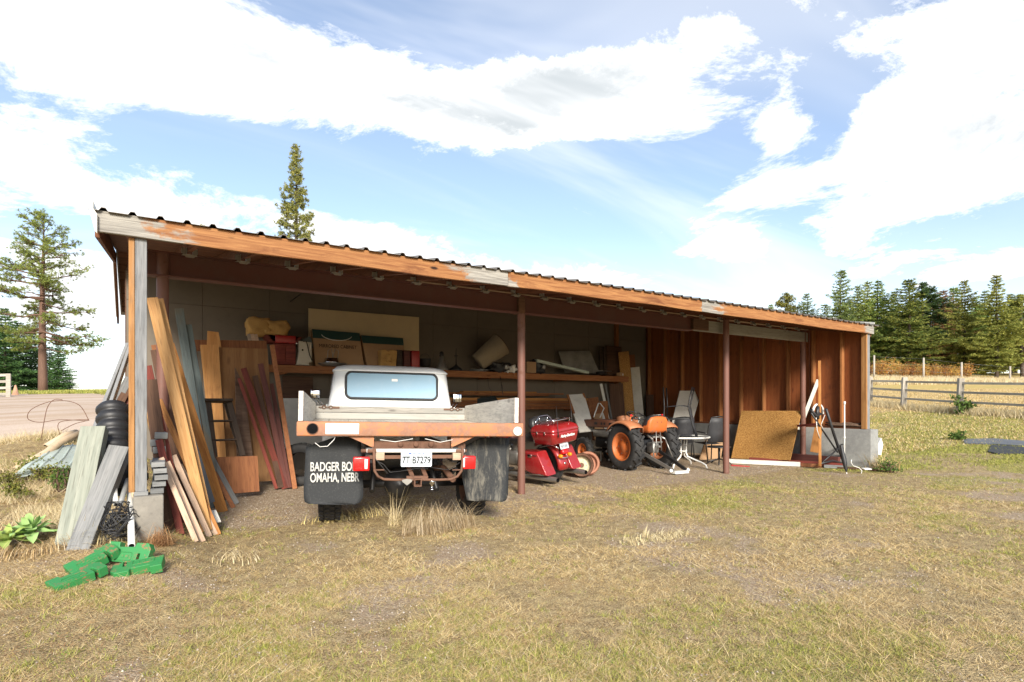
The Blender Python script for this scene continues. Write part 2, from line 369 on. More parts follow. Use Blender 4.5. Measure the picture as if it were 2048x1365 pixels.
M['bark'] = wood('slab_bark_wood', (.17, .11, .075), (.11, .068, .048), (.04, .02, .014), knots=.4)
M['white'] = paint('white_panel_paint', (.66, .64, .58), .6, dirt=.25, scale=2)
M['cream'] = paint('cream_panel_paint', (.66, .52, .31), .65, dirt=.12, scale=2)
M['whitem'] = paint('white_enamel_metal', (.74, .73, .69), .35, dirt=.18, rust=.04, scale=4)
M['blackm'] = paint('black_metal', (.022, .022, .024), .42, .2, dirt=.15, scale=6)
M['blackp'] = paint('black_plastic', (.018, .018, .02), .5, dirt=.2, dcol=(.08, .075, .065))
M['rubber'] = paint('tyre_rubber', (.02, .02, .021), .75, dirt=.35, dcol=(.075, .068, .058), scale=5)
M['chrome'] = flat('chrome', (.75, .75, .76), .14, 1.0)
M['steel'] = paint('bare_steel', (.34, .33, .31), .42, .75, .12, dirt=.3, scale=8)
M['rustm'] = paint('rusty_iron', (.155, .075, .045), .8, .1, .45, (.09, .042, .024), .3, scale=7)
M['card'] = paint('brown_cardboard', (.40, .25, .14), .85, dirt=.2, spec=.1)
M['red'] = paint('red_enamel', (.33, .018, .016), .35, dirt=.25)
M['darkgreen'] = paint('dark_green_print', (.018, .06, .052), .5, dirt=.1)
M['glassdark'] = flat('dark_glass', (.02, .025, .025), .08, 0, .5)
def osb(name):
    m, t = newmat(name); co = objco(t, (1, 1, 1))
    v = t.n('ShaderNodeTexVoronoi', 'Color', {0: t.n('ShaderNodeMapping', 0, {0: co, 'Scale': (28, 28, 28)}), 'Randomness': 1.0})
    v2 = t.n('ShaderNodeTexVoronoi', 'Color', {0: t.n('ShaderNodeMapping', 0, {0: co, 'Scale': (12, 55, 30), 'Rotation': (.2, .4, .7)})})
    sx = t.n('ShaderNodeSeparateColor', 0, {0: v}); sy = t.n('ShaderNodeSeparateColor', 0, {0: v2})
    f = t.math('ADD', t.math('MULTIPLY', sx, .5), t.math('MULTIPLY', sy, .5))
    c = t.mix(t.ramp(f, .15, .9), (.26, .115, .028), (.60, .34, .11)); c = t.mix(t.ramp(sy, .93, 1.0), c, (.12, .05, .02))
    _bsdf(t, c, .7, bump=f, bs=.3, bd=.003, spec=.25); return m
M['osb'] = osb('oriented_strand_board')

M['plyt'] = wood('tan_plywood', (.33, .175, .075), (.24, .115, .046), (.09, .035, .018), grain='z', knots=.4, fine=.4)
# ------------------------------------------------------------------ terrain
def _h(ix, iy, s): v = np.sin(ix * 127.1 + iy * 311.7 + s * 74.7) * 43758.5453; return v - np.floor(v)
def vnoise(x, y, s=0):
    ix, iy = np.floor(x), np.floor(y); fx, fy = x - ix, y - iy; fx = fx * fx * (3 - 2 * fx); fy = fy * fy * (3 - 2 * fy)
    a = _h(ix, iy, s) * (1 - fx) + _h(ix + 1, iy, s) * fx; b = _h(ix, iy + 1, s) * (1 - fx) + _h(ix + 1, iy + 1, s) * fx
    return a * (1 - fy) + b * fy
def fbm(x, y, s=0, o=4):
    t = np.zeros_like(x); a = .5; k = 1.0
    for i in range(o): t = t + a * vnoise(x * k, y * k, s + i); a *= .5; k *= 2.03
    return t / (1 - .5 ** o)
def sst(a, b, x): t = np.clip((x - a) / (b - a), 0, 1); return t * t * (3 - 2 * t)
TP = [(-4.57, -1.24, .17), (-5.15, -1.25, .17), (-5.4, -.95, .2), (-4.9, -2.2, .13), (-6, -3.5, .06), (-6.6, 5.6, .35), (-6, 2.2, .26), (-5.3, 0, .2),
      (-4.6, -6.9, 0), (-10, -10, .02), (-8, -5, .08), (5, -10, 0), (0, -7, 0), (4, -5, 0), (8, -4, .02), (8.2, -1, .02), (9.2, 1, .1), (9, 4, .25), (15, -10, .4), (10.6, -2.7, .28), (14.3, -.5, .66),
      (17.75, 2.43, 1.1), (17, .54, .98), (16.1, -1.74, .86), (18.3, 3.75, 1.2), (20, -9, .8), (49.2, 17.8, 3.39), (52.9, 15.4, 3.3), (55.6, 13.6, 3.3), (59.2, 11.3, 2.87), (32, 8, 1.95), (75, 30, 5.2), (85, 12, 4.6), (70, -10, 2.5), (110, 40, 6),
      (0, 9, .6), (-4, 9, .6), (6, 9, .6), (0, 22, 1.5), (20, 25, 2.2), (5, 45, 2.6), (40, 45, 4.2), (60, 60, 6)]
for (X, Z, h) in ((-8.5, 9.4, .3), (-15, 17, .93), (-12, 17, .95), (-25, 28, 1.72), (-19, 28, 1.76), (-32, 40, 2.05), (-26, 40, 2.15), (-30, 60, 1.2), (-60, 60, 1.5), (-50, 110, -3), (-22, 16, .8), (0, 120, 3), (-10, 6, .15)):
    p = cw(X, Z); TP.append((p.x, p.y, h))
for x in (-3.6, -1, 2, 4.5, 7):
    for y in (-4, -2, 0, 2.4, 4.6): TP.append((x, y, 0.0))
for (x, y, h) in ((300, 300, 12), (300, -300, 2), (-300, -300, 0), (-300, 300, -4), (0, 300, 0), (300, 0, 8), (0, -300, -1), (-300, 0, 2)): TP.append((x, y, h))
TP = np.array(TP)
_K = lambda d2: np.sqrt(d2 + 1.0)
_A = _K((TP[:, None, 0] - TP[None, :, 0]) ** 2 + (TP[:, None, 1] - TP[None, :, 1]) ** 2)
_W = np.linalg.solve(_A + 1e-9 * np.eye(len(TP)), TP[:, 2])
def hgt(x, y):
    x = np.asarray(x, float); y = np.asarray(y, float); out = np.zeros(x.shape)
    for i in range(len(TP)): out += _W[i] * _K((x - TP[i, 0]) ** 2 + (y - TP[i, 1]) ** 2)
    ins = sst(-4.5, -3.9, x) * (1 - sst(7.4, 8.0, x)) * sst(-4.5, -3.0, y) * (1 - sst(4.8, 5.4, y))
    out = out * (1 - ins)
    out += (fbm(x * .9, y * .9, 3, 3) - .5) * .05 * (1 - .6 * ins) + (fbm(x * 4.5, y * 4.5, 13, 3) - .5) * .022 * (1 - .5 * ins)
    return out
def H(x, y): return float(hgt(np.array([x]), np.array([y]))[0])
def camxy(x, y):
    dx_, dy_ = x - CAM.x, y - CAM.y
    return dx_ * RT.x + dy_ * RT.y, dx_ * FW.x + dy_ * FW.y
# what grows where: weights for green turf, bare gravel, golden hay
def cover_maps(x, y):
    X, Z = camxy(x, y)
    n = fbm(x * .55 + 3, y * .55, 11, 4); n2 = fbm(x * 1.7, y * 1.7, 21, 4); n3 = fbm(x * .16, y * .16, 31, 3)
    green = sst(.50, .70, n * .6 + n2 * .4 + .04)
    band = np.exp(-((y + 2.3 - .15 * (x - 1)) / 1.1) ** 2) * sst(-1, 2, x) * .32     # greener strip along the drip line
    right = sst(7, 11, x) * sst(-6, 0, y + .2 * x) * (1 - sst(15, 19, x))
    green = np.clip(green * .62 + band * n2 * 2 + right * (.35 + .5 * sst(.42, .62, n2)) , 0, 1)
    grav = sst(.47, .70, fbm(x * 1.3, y * 1.3, 41, 5)) * .62 * (1 - sst(8, 10, x))
    floor = sst(-4.4, -3.6, x) * (1 - sst(7.3, 7.9, x)) * sst(-1.1, .1, y + .9 * (n2 - .5)) * (1 - sst(5.0, 5.6, y))
    grav = np.clip(np.maximum(grav, floor * (1.1 - .55 * sst(.5, .7, n2))), 0, 1)
    gold = sst(16.5, 20, x + .42 * (y - 1)) * sst(-30, 5, y + 14)
    hump = sst(27, 29, Z) * (1 - sst(0, 5, X + 6)) * (X < 6)
    green = np.clip(np.maximum(green * (1 - .75 * gold), hump), 0, 1) * (1 - floor * .8)
    return green, grav, np.clip(gold, 0, 1), n, n2

def ground():
    def axis(c0, c1, step, far0, far1):
        a = list(np.arange(c0, c1, step)); s_ = step
        v = c1
        while v < far1: a.append(v); s_ = min(s_ * 1.09, 14); v += s_
        a.append(far1); s_ = step; v = c0 - step
        while v > far0: a.insert(0, v); s_ = min(s_ * 1.09, 14); v -= s_
        a.insert(0, far0); return np.array(a)
    xs = axis(-9, 11, .07, -600, 600); ys = axis(-7.5, 2.5, .07, -500, 700)
    gx, gy = np.meshgrid(xs, ys); z = hgt(gx, gy)
    gx, gy, z = gx.ravel(), gy.ravel(), z.ravel(); nx, ny = len(xs), len(ys)
    idx = np.arange(nx * ny).reshape(ny, nx)
    q = np.stack([idx[:-1, :-1], idx[:-1, 1:], idx[1:, 1:], idx[1:, :-1]], -1).reshape(-1, 4)
    me = bpy.data.meshes.new('ground'); me.vertices.add(nx * ny); me.vertices.foreach_set('co', np.stack([gx, gy, z], -1).ravel())
    me.loops.add(q.size); me.loops.foreach_set('vertex_index', q.ravel().astype(np.int32)); me.polygons.add(len(q))
    me.polygons.foreach_set('loop_start', np.arange(0, q.size, 4, dtype=np.int32)); me.polygons.foreach_set('use_smooth', np.ones(len(q), bool)); me.update(calc_edges=True)
    g, gr, go, _, _ = cover_maps(gx, gy)
    ca = me.color_attributes.new('cover', 'FLOAT_COLOR', 'POINT'); ca.data.foreach_set('color', np.stack([g, gr, go, np.ones_like(g)], -1).ravel().astype(np.float32))
    m, t = newmat('turf_and_gravel'); co = t.n('ShaderNodeTexCoord', 'Object')
    a = t.n('ShaderNodeAttribute', None, attribute_name='cover'); sp = t.n('ShaderNodeSeparateColor', None, {0: a.outputs['Color']})
    big = t.n('ShaderNodeTexNoise', 0, {0: co, 'Scale': 1.6, 'Detail': 8.0, 'Roughness': .7})
    mid = t.n('ShaderNodeTexNoise', 0, {0: co, 'Scale': 9.0, 'Detail': 7.0, 'Roughness': .7, 'Distortion': .4})
    fin = t.n('ShaderNodeTexNoise', 0, {0: co, 'Scale': 110.0, 'Detail': 5.0, 'Roughness': .75})
    soil = t.mix(t.ramp(mid, .35, .68), (.22, .16, .085), (.47, .365, .19)); soil = t.mix(t.ramp(big, .5, .75), soil, (.36, .24, .115))
    soil = t.mix(t.ramp(fin, .5, .64), soil, (.60, .46, .26)); soil = t.mix(t.ramp(fin, .46, .36), soil, (.09, .055, .03))
    grn = t.mix(t.ramp(mid, .3, .7), (.20, .21, .055), (.36, .32, .10)); grn = t.mix(t.ramp(fin, .5, .66), grn, (.48, .40, .16)); grn = t.mix(t.ramp(fin, .46, .36), grn, (.06, .06, .02))
    vo = t.n('ShaderNodeTexVoronoi', 'Color', {0: co, 'Scale': 75.0}); vs = t.n('ShaderNodeSeparateColor', 0, {0: vo})
    grv = t.mix(vs, (.25, .18, .115), (.52, .415, .295)); grv = t.mix(t.ramp(mid, .45, .7), grv, (.30, .215, .14))
    hay = t.mix(t.ramp(mid, .3, .7), (.42, .29, .10), (.60, .45, .19)); hay = t.mix(t.ramp(big, .45, .7), hay, (.40, .34, .11))
    gw = t.ramp(t.math('ADD', sp.outputs[1], t.math('MULTIPLY', t.math('ADD', mid, -.5), .9)), .35, .65)
    ew = t.ramp(t.math('ADD', sp.outputs[0], t.math('MULTIPLY', t.math('ADD', mid, -.5), .8)), .3, .75)
    c = t.mix(gw, soil, grv); c = t.mix(t.math('MULTIPLY', ew, .85), c, grn); c = t.mix(sp.outputs[2], c, hay)
    vd = t.n('ShaderNodeTexVoronoi', 0, {0: co, 'Scale': 75.0})
    bh = t.math('ADD', t.math('ADD', mid, t.math('MULTIPLY', fin, .5)), t.math('MULTIPLY', vd, -.5))
    _bsdf(t, c, .95, bump=bh, bs=.8, bd=.025, spec=.1)
    return tag(link('ground', me, m), kind='structure')
GROUND = ground()

def driveway():
    near = [(-60, 10.8), (-32, 11.0), (-22, 11.2), (-14, 11.5), (-10.4, 12.6), (-8, 16.5), (-5, 22), (0, 28)]
    far = [(-60, 26.6), (-32, 26.8), (-24, 27.2), (-17, 27.4), (-12, 27.8), (-8, 29), (-4, 32), (2, 36)]
    mb = MB(); rows = []
    n = 10
    for i in range(len(near) - 1):
        for k in range(12):
            t = k / 12; a = Vector(near[i]).lerp(Vector(near[i + 1]), t); b = Vector(far[i]).lerp(Vector(far[i + 1]), t)
            wob = .35 * math.sin(i * 7 + k * 1.1) + .2 * math.sin(i * 3 + k * 2.3)
            row = []
            for j in range(n + 1):
                p = a.lerp(b, j / n); q = cw(p.x, p.y + (wob if j in (0, n) else 0)); row.append((q.x, q.y))
            rows.append(row)
    P = np.array(rows).reshape(-1, 2); z = hgt(P[:, 0], P[:, 1]) + .02
    vs = [(p[0], p[1], h) for p, h in zip(P, z)]
    fs = [(r_ * (n + 1) + j, r_ * (n + 1) + j + 1, (r_ + 1) * (n + 1) + j + 1, (r_ + 1) * (n + 1) + j) for r_ in range(len(rows) - 1) for j in range(n)]
    mb.add(vs, fs, True)
    m, t = newmat('packed_gravel'); co = t.n('ShaderNodeTexCoord', 'Object')
    a = t.n('ShaderNodeTexNoise', 0, {0: t.n('ShaderNodeMapping', 0, {0: co, 'Rotation': (0, 0, .6), 'Scale': (.25, 1.4, 1)}), 'Scale': .8, 'Detail': 6.0, 'Roughness': .6})
    f_ = t.n('ShaderNodeTexNoise', 0, {0: co, 'Scale': 25.0, 'Detail': 5.0, 'Roughness': .7})
    c = t.mix(t.ramp(a, .35, .7), (.52, .42, .34), (.40, .29, .20)); c = t.mix(t.math('MULTIPLY', t.ramp(f_, .45, .7), .5), c, (.30, .22, .16))
    _bsdf(t, c, .95, bump=f_, bs=.4, bd=.02, spec=.1)
    tag(mb.build('gravel_driveway', m), kind='structure')
driveway()

def gp(px, py, dz=0.0):
    """photo pixel -> point dz above the terrain"""
    D = FW + RT * ((px - 1024) / FPX) + UP * ((HZ - py) / FPX); t = np.concatenate([np.arange(1.5, 20, .01), np.arange(20, 90, .05)]); x = CAM.x + D.x * t; y = CAM.y + D.y * t; z = CAM.z + D.z * t
    k = np.argmax(z < hgt(x, y) + dz); return Vector((x[k], y[k], H(x[k], y[k]) + dz))
# ------------------------------------------------------------------ the open shed
SHED = thing('open_shed', 'long open-front shed with corrugated metal roof and orange-brown fascia', 'shed')
EY, RY, BY = -1.24, 4.5, 7.0            # eave, ridge and rear eave along y
def roof_z(y): return 2.86 + .166 * (y - EY) if y <= RY else 2.86 + .166 * (RY - EY) - .285 * (y - RY)
def leftx(y): return -4.93 - .012 * (y - EY)
# fascia boards end to end
for a, b, dz, fm in ((-4.935, -1.035, 0, 'fascia'), (-1.03, 2.42, .004, 'fascia2'), (2.425, 7.66, 0, 'fascia3')):
    mb = MB(); n = 14
    mb.loft([[(-(b - a) / 2 + (b - a) * i / n, yy, zz_ + .006 * math.sin(i * .9 + a)) for yy, zz_ in ((-.02, -.085), (.02, -.085), (.02, .085), (-.02, .085))] for i in range(n + 1)], smooth=False)
    mb.build('fascia_board', M[fm], SHED, ((a + b) / 2, EY, 2.775 + dz), bevel=.004)
# rake boards at both ends
for lx, nm in ((leftx, 'l'), (lambda y: 7.64, 'r')):
    for y0, y1 in ((EY + .03, RY), (RY, BY)):
        beam_between('rake_board', (lx(y0), y0, roof_z(y0) - .12), (lx(y1), y1, roof_z(y1) - .12), .035, .17, M['joist'] if nm == 'l' else M['joist'], SHED)
        beam_between('rake_trim', (lx(y0) - .028 * (1 if nm == 'l' else -1), y0 - .05, roof_z(y0) - .0), (lx(y1) - .028 * (1 if nm == 'l' else -1), y1, roof_z(y1) - .0), .012, .13, M['trim_w'], SHED)
cp_ = [at(x, y, y=EY - .06) for x, y in ((177, 413), (182, 412), (194, 428), (194, 466), (190, 462))]; c0 = cp_[3]
MB().add([p - c0 for p in cp_] + [p - c0 + Vector((0, .03, 0)) for p in cp_], [(4, 3, 2, 1, 0), (5, 6, 7, 8, 9)] + [(i, (i + 1) % 5, (i + 1) % 5 + 5, i + 5) for i in range(5)]).build('trim_end_cap', M['trim_w'], SHED, c0)
# corrugated sheets, ribs run up the slope
def sheet(x0, x1, y0, y1, pitch=.195):
    prof = []; n = round((x1 - x0) / pitch); p = (x1 - x0) / n
    for i in range(n):
        b = x0 + i * p
        prof += [(b, 0), (b + p * .34, 0), (b + p * .43, .026), (b + p * .57, .026), (b + p * .66, 0)]
    prof.append((x1, 0)); mb = MB(); vs = []; yc = (y0 + y1) / 2
    for th in (0, -.004):
        for y in (y0, y1): vs += [(x, y, roof_z(y) + z + .008 + th) for x, z in prof]
    m_ = len(prof); fs = []
    for i in range(m_ - 1):
        fs += [(i, i + 1, m_ + i + 1, m_ + i), (2 * m_ + i + 1, 2 * m_ + i, 3 * m_ + i, 3 * m_ + i + 1), (i + 1, i, 2 * m_ + i, 2 * m_ + i + 1), (m_ + i, m_ + i + 1, 3 * m_ + i + 1, 3 * m_ + i)]
    mb.add(vs, fs); return mb
xs = -4.985; k = 0
while xs < 7.8:
    x1 = min(xs + .975, 7.91)
    sheet(xs, x1 - .002, EY - .055, RY).build('roof_sheet', M['roofm'], SHED); sheet(xs, x1 - .002, RY, BY + .05).build('roof_sheet', M['roofm'], SHED)
    xs = x1
mb = MB(); mb.prism([(-.2, -.02), (0, .05), (.2, -.03), (.19, -.045), (0, .03), (-.19, -.035)], 12.9, TR((1.46, RY, roof_z(RY) + .03), (R(90), 0, R(90)))); mb.build('ridge_cap', M['roofm'], SHED)
# rafters and purlins
mb = MB(); y1 = RY; L = y1 - EY - .02
me_j = MB().prism([(0, -.155), (L, -.155 + .166 * L), (L, -.012 + .166 * L), (0, -.012)], .042, TR((0, 0, 0), (R(90), 0, R(90)))).mesh('rafter')
L2 = BY - RY
me_k = MB().prism([(0, -.155), (L2, -.155 - .285 * L2), (L2, -.012 - .285 * L2), (0, -.012)], .042, TR((0, 0, 0), (R(90), 0, R(90)))).mesh('rafter')
me_h = MB()
me_h.box((0, 0, -.045), (.13, .05, .004)).box((-.028, 0, -.01), (.004, .05, .075)).box((.028, 0, -.01), (.004, .05, .075)).box((-.05, .024, -.01), (.05, .004, .08)).box((.05, .024, -.01), (.05, .004, .08))
me_h.prism([(-.065, 0), (.065, 0), (.035, -.03), (-.035, -.03)], .004, TR((0, -.02, -.045), (R(90), 0, 0)))
me_h = me_h.mesh('joist_hanger')
for i in range(25):
    x = -4.72 + .508 * i
    o = link('rafter', me_j, M['joist'], SHED); o.location = (x, EY + .022, 2.86 - .002)
    o = link('rafter', me_k, M['joist'], SHED); o.location = (x, RY, roof_z(RY) - .004)
    if -4.5 < x < 7.3:
        o = link('joist_hanger', me_h, M['galv'], SHED); o.location = (x, -.085, 2.905)
for i in range(30):
    y = EY + .14 + i * .28
    if y > BY - .1: break
    MB().box((0, 0, 0), (12.78, .272, .014)).build('sheathing_board', M['joist_x'], SHED, (1.43, y, roof_z(y) - .004 - (.01 if abs(y - RY) < .15 else 0)), (math.atan(.166) if y < RY else -math.atan(.285), 0, 0))
MB().box((0, 0, 0), (12.4, .03, .16)).build('rear_fascia', M['joist_x'], SHED, (1.36, BY, roof_z(BY) - .1))
MB().prism([(-.06, .05), (-.05, -.05), (.05, -.05), (.07, .05), (.06, .05), (.04, -.04), (-.04, -.04), (-.05, .05)], 12.4, TR((1.36, BY + .09, roof_z(BY) - .13), (R(90), 0, R(90)))).build('rear_gutter', M['trim_w'], SHED)
# steel beam in three lengths, columns
def ibeam(x0, x1, h=.255, w_=.14):
    mb = MB(); L = x1 - x0
    mb.box((0, 0, h / 2 - .007), (L, w_, .014)).box((0, 0, -h / 2 + .007), (L, w_, .014)).box((0, 0, 0), (L, .012, h - .03)); return mb
for a, b in ((-4.75, -.08), (.02, 3.68)): ibeam(a, b).build('steel_beam', M['steel_red'], SHED, ((a + b) / 2, 0, 2.745))
MB().box((0, 0, 0), (.10, .16, .265)).build('beam_splice', M['darkbd'], SHED, (-.03, .02, 2.745))
MB().box((0, 0, 0), (.42, .10, .19)).build('splice_plate', M['darkbd'], SHED, (3.89, -.02, 2.74))
beam_between('wood_beam', (3.7, .02, 2.735), (7.46, .02, 2.735), .085, .2, M['graybeam'], SHED)
beam_between('beam_cap_strip', (-1.8, -.045, 2.885), (7.4, -.045, 2.885), .05, .018, M['pale'], SHED)
for x, y, zt in ((-4.45, 0, 2.87), (0, 0, 2.87), (4.52, -.13, 2.87), (7.36, .03, 2.87)):
    c = thing('steel_column', None, None); c.parent = SHED; c.location = (x, y, 0)
    MB().lathe([(.056, -.3), (.056, zt)], 20).build('pipe', M['column_red'], c)
    MB().box((0, 0, zt - .006), (.16, .16, .012)).build('top_plate', M['steel_red'], c)
    for s_ in (-1, 1): MB().cyl((s_ * .05, .05, zt), (s_ * .05, .05, zt + .02), .011, 6).build('bolt', M['galv'], c)
# left front post on its pier
PX = -4.635
MB().box((0, 0, 0), (.083, .115, 2.11)).build('front_post', M['post_gray'], SHED, (PX, EY + .085, .585 + 1.055), bevel=.005)
MB().box((0, 0, 0), (.042, .11, 2.11)).build('side_board', M['post_orange'], SHED, (PX - .066, EY + .09, .585 + 1.053), bevel=.004)
MB().box((0, 0, 0), (.10, .125, .035)).build('post_shim', M['gray'], SHED, (PX, EY + .08, .568), bevel=.004)
MB().rbox((0, 0, 0), (.215, .26, .72), .012).build('concrete_pier', M['conc'], SHED, (PX + .052, EY + .11, .19))
# foundation and right wall
MB().rbox((0, 0, 0), (.30, 6.4, 1.07), .015).build('foundation_wall', M['conc2'], SHED, (7.6, 1.9, .255))
for a, b in ((-1.19, 0.02), (0.026, 1.24), (1.246, 2.46), (2.466, 3.68), (3.686, 4.86)):
    t = 3.9; c = (a + b) / 2
    zt = [roof_z(v) - .16 for v in (a, b)]
    MB().prism([(a - c, 0), (b - c, 0), (b - c, zt[1] - .82), (a - c, zt[0] - .82)], .014, TR((0, 0, 0), (R(90), 0, R(90)))).build('plywood_sheet', M['ply'], SHED, (7.605, c, .82))
for y in (-.70, -.10, .47, 1.07, 1.67, 2.26, 2.86, 3.46, 4.07, 4.65):
    zt = roof_z(y) - .17
    MB().box((0, 0, 0), (.105, .042, zt - .83)).build('stud', M['stud'], SHED, (7.544, y, (zt + .83) / 2), bevel=.003)
MB().box((0, 0, 0), (.12, 6.1, .04)).build('sill_plate', M['joist'], SHED, (7.54, 1.85, .809))
MB().box((0, 0, 0), (.05, 6.0, .05)).build('top_plate_rail', M['joist'], SHED, (7.56, 1.85, 2.79), (math.atan(.166), 0, 0)).location = (7.63, 1.75, roof_z(1.75) - .19)
MB().box((0, 0, 0), (.04, .10, 1.93)).build('corner_post', M['post_orange'], SHED, (7.47, EY + .075, .795 + .965), bevel=.003)
MB().box((0, 0, 0), (.10, .10, 1.93)).build('corner_post', M['post_gray'], SHED, (7.545, EY + .078, .795 + .965), bevel=.004)
# rear wall of pale panels, joints left open
for i in range(11):
    a = -4.85 + i * 1.14; b = min(a + 1.134, 7.58)
    for z0, z1 in ((.0, 3.075), (3.081, 3.66)):
        MB().box((0, 0, 0), (b - a, .02, z1 - z0)).build('wall_panel', M['wallp'], SHED, ((a + b) / 2, 4.82, (z0 + z1) / 2))
MB().box((0, 0, 0), (12.5, .05, 3.6)).build('wall_backing', M['darkbd'], SHED, (1.38, 4.87, 1.8))
MB().box((0, 0, 0), (.09, .09, 3.5)).build('wall_post', M['stud'], SHED, (6.35, 4.74, 1.75))
MB().box((0, 0, 0), (.012, 2.55, .012)).build('wall_wire', M['blackm'], SHED, (-2.2, 4.79, 3.3))
# ------------------------------------------------------------------ vehicles
def lray(th):
    Mi = (Matrix.Translation(th.location) @ th.rotation_euler.to_matrix().to_4x4()).inverted()
    def f(px, py, x=None, y=None, z=None):
        D = Mi.to_3x3() @ (FW + RT * ((px - 1024) / FPX) + UP * ((HZ - py) / FPX)); O = Mi @ CAM
        t = (x - O.x) / D.x if x is not None else (y - O.y) / D.y if y is not None else (z - O.z) / D.z
        return O + D * t
    return f
def wheel(parent, c, rad, wd_, rim, m_rim, lug='block', n=30, m_t=None, hub=.06, flip=1, name='wheel'):
    """wheel about local x, outer face towards flip*x"""
    w_ = bpy.data.objects.new(name, None); COL.objects.link(w_); w_.parent = parent; w_.location = c; w_.empty_display_size = .1
    X = TR((0, 0, 0), (0, R(90), 0)); h = wd_ / 2; t = MB()
    t.lathe([(rim, -h * .8), (rim + .02, -h * .92), (rad * .80, -h * 1.02), (rad * .93, -h * .92), (rad * .97, -h * .72), (rad * .975, 0), (rad * .97, h * .72), (rad * .93, h * .92), (rad * .80, h * 1.02), (rim + .02, h * .92), (rim, h * .8)], 40, X)
    for k in range(n):
        a = 2 * math.pi * k / n
        if lug == 'block':
            for j, xo in enumerate((-.36, -.12, .12, .36)):
                aa = a + (j % 2) * math.pi / n
                t.box((xo * wd_, math.cos(aa) * rad * .985, math.sin(aa) * rad * .985), (wd_ * .2, rad * 2 * math.pi / n * .62, rad * .03), Euler((aa - math.pi / 2, 0, .25 * (1 if j % 2 else -1))).to_matrix())
        elif lug == 'chevron':
            for s_ in (-1, 1):
                aa = a + (0 if s_ > 0 else math.pi / n)
                Mr = Euler((aa - math.pi / 2, 0, 0)).to_matrix() @ Euler((0, 0, s_ * .72)).to_matrix()
                t.box((s_ * wd_ * .24, math.cos(aa) * rad * .985, math.sin(aa) * rad * .985), (wd_ * .62, rad * .085, rad * .085), Mr)
        elif lug == 'road':
            t.box((0, math.cos(a) * rad * .98, math.sin(a) * rad * .98), (wd_ * .5, rad * .05, rad * .012), Euler((a - math.pi / 2, 0, .5)).to_matrix())
    t.build('tyre', m_t or M['rubber'], w_)
    if m_rim:
        r_ = MB(); f = flip
        r_.lathe([(rim * 1.03, f * h * .85), (rim * .98, f * h * .9), (rim * .93, f * h * .8), (rim * .86, f * h * .25), (rim * .62, f * h * .12), (rim * .55, f * h * .32), (hub * 1.5, f * h * .34), (hub, f * h * .55), (.001, f * h * .57)], 32, X)
        r_.lathe([(rim * 1.03, -f * h * .85), (rim * .9, -f * h * .8), (rim * .85, f * h * .2)], 32, X)
        r_.build('rim', m_rim, w_)
        b = MB()
        for k in range(5):
            a = 2 * math.pi * k / 5; b.cyl((f * h * .1, math.cos(a) * hub * 2.0, math.sin(a) * hub * 2.0), (f * h * .5, math.cos(a) * hub * 2.0, math.sin(a) * hub * 2.0), .011, 6)
        b.build('lug_nuts', M['rustm'], w_)
    return w_
M['truckorange'] = paint('faded_orange_paint', (.43, .17, .072), .7, 0, .66, (.27, .14, .09), .5, (.22, .16, .12), scale=4.5)
M['truckwhite'] = paint('white_truck_paint', (.86, .88, .88), .34, 0, .03, (.16, .08, .05), .07, (.35, .34, .32), scale=3.0, coat=.25)
M['bedwood'] = wood('peeling_white_bed_board', (.70, .66, .58), (.54, .50, .44), (.12, .10, .085), grain='y', knots=.5, weather=.2, wcol=(.36, .34, .30), rough=.85, fine=1.3)
M['bedwoodx'] = wood('gray_bed_plank', (.42, .40, .36), (.28, .265, .24), (.05, .045, .04), grain='x', knots=.6, weather=.5, wcol=(.36, .35, .32), rough=.85, fine=1.3)
def flapmat(name, dust):
    m, t = newmat(name); co = objco(t, (1, 1, 1), False)
    n = t.n('ShaderNodeTexNoise', 0, {0: t.n('ShaderNodeMapping', 0, {0: co, 'Scale': (7, 1, 1.6)}), 'Scale': 2.0, 'Detail': 9.0, 'Roughness': .75, 'Distortion': .35})
    f = t.n('ShaderNodeTexNoise', 0, {0: co, 'Scale': 60.0, 'Detail': 3.0})
    c = t.mix(t.math('MULTIPLY', t.ramp(n, .62 - .22 * dust, .80 - .2 * dust), .25 + .6 * dust), (.024, .026, .028), (.20, .185, .15)); c = t.mix(t.math('MULTIPLY', t.ramp(f, .5, .75), .25), c, (.09, .09, .085))
    _bsdf(t, c, .7, bump=f, bs=.25, bd=.003, spec=.3); return m
M['flap'] = flapmat('rubber_flap', .12); M['flapd'] = flapmat('dusty_rubber_flap', .75)
M['redlens'] = flat('red_lens', (.55, .012, .012), .22, spec=.6); M['clearlens'] = flat('clear_lens', (.7, .7, .68), .2); M['amber'] = flat('amber_lens', (.85, .26, .01), .2)
M['paleglass'] = paint('dusty_blue_window', (.26, .42, .55), .5, dirt=.16, dcol=(.42, .52, .60), scale=6, spec=.3, bump=.02)  # opaque pale blue pane with soft random blotches
M['plate'] = paint('licence_plate', (.60, .65, .68), .8, rust=.03, dirt=.12, scale=9, spec=.1)
M['ink'] = flat('black_ink', (.008, .008, .009), .95, 0, .02); M['blueink'] = flat('blue_ink', (.05, .10, .35), .6); M['stencil'] = paint('worn_white_stencil', (.52, .52, .49), .8, dirt=.3, dcol=(.05, .05, .05), scale=9); M['whiteink'] = flat('white_script', (.8, .78, .75), .5)  # the black serves print and also paints the dark inside holes
M['mirror'] = flat('mirror', (.85, .87, .9), .04, 1.0)

TRK = thing('pickup_truck', 'old white flatbed pickup with rusty orange tail beam, parked rear out', 'truck', (-2.1, -.653, 0), (0, R(1.1), R(-16.5)))
TP_ = lray(TRK); TY = -.97          # local y of the tail face
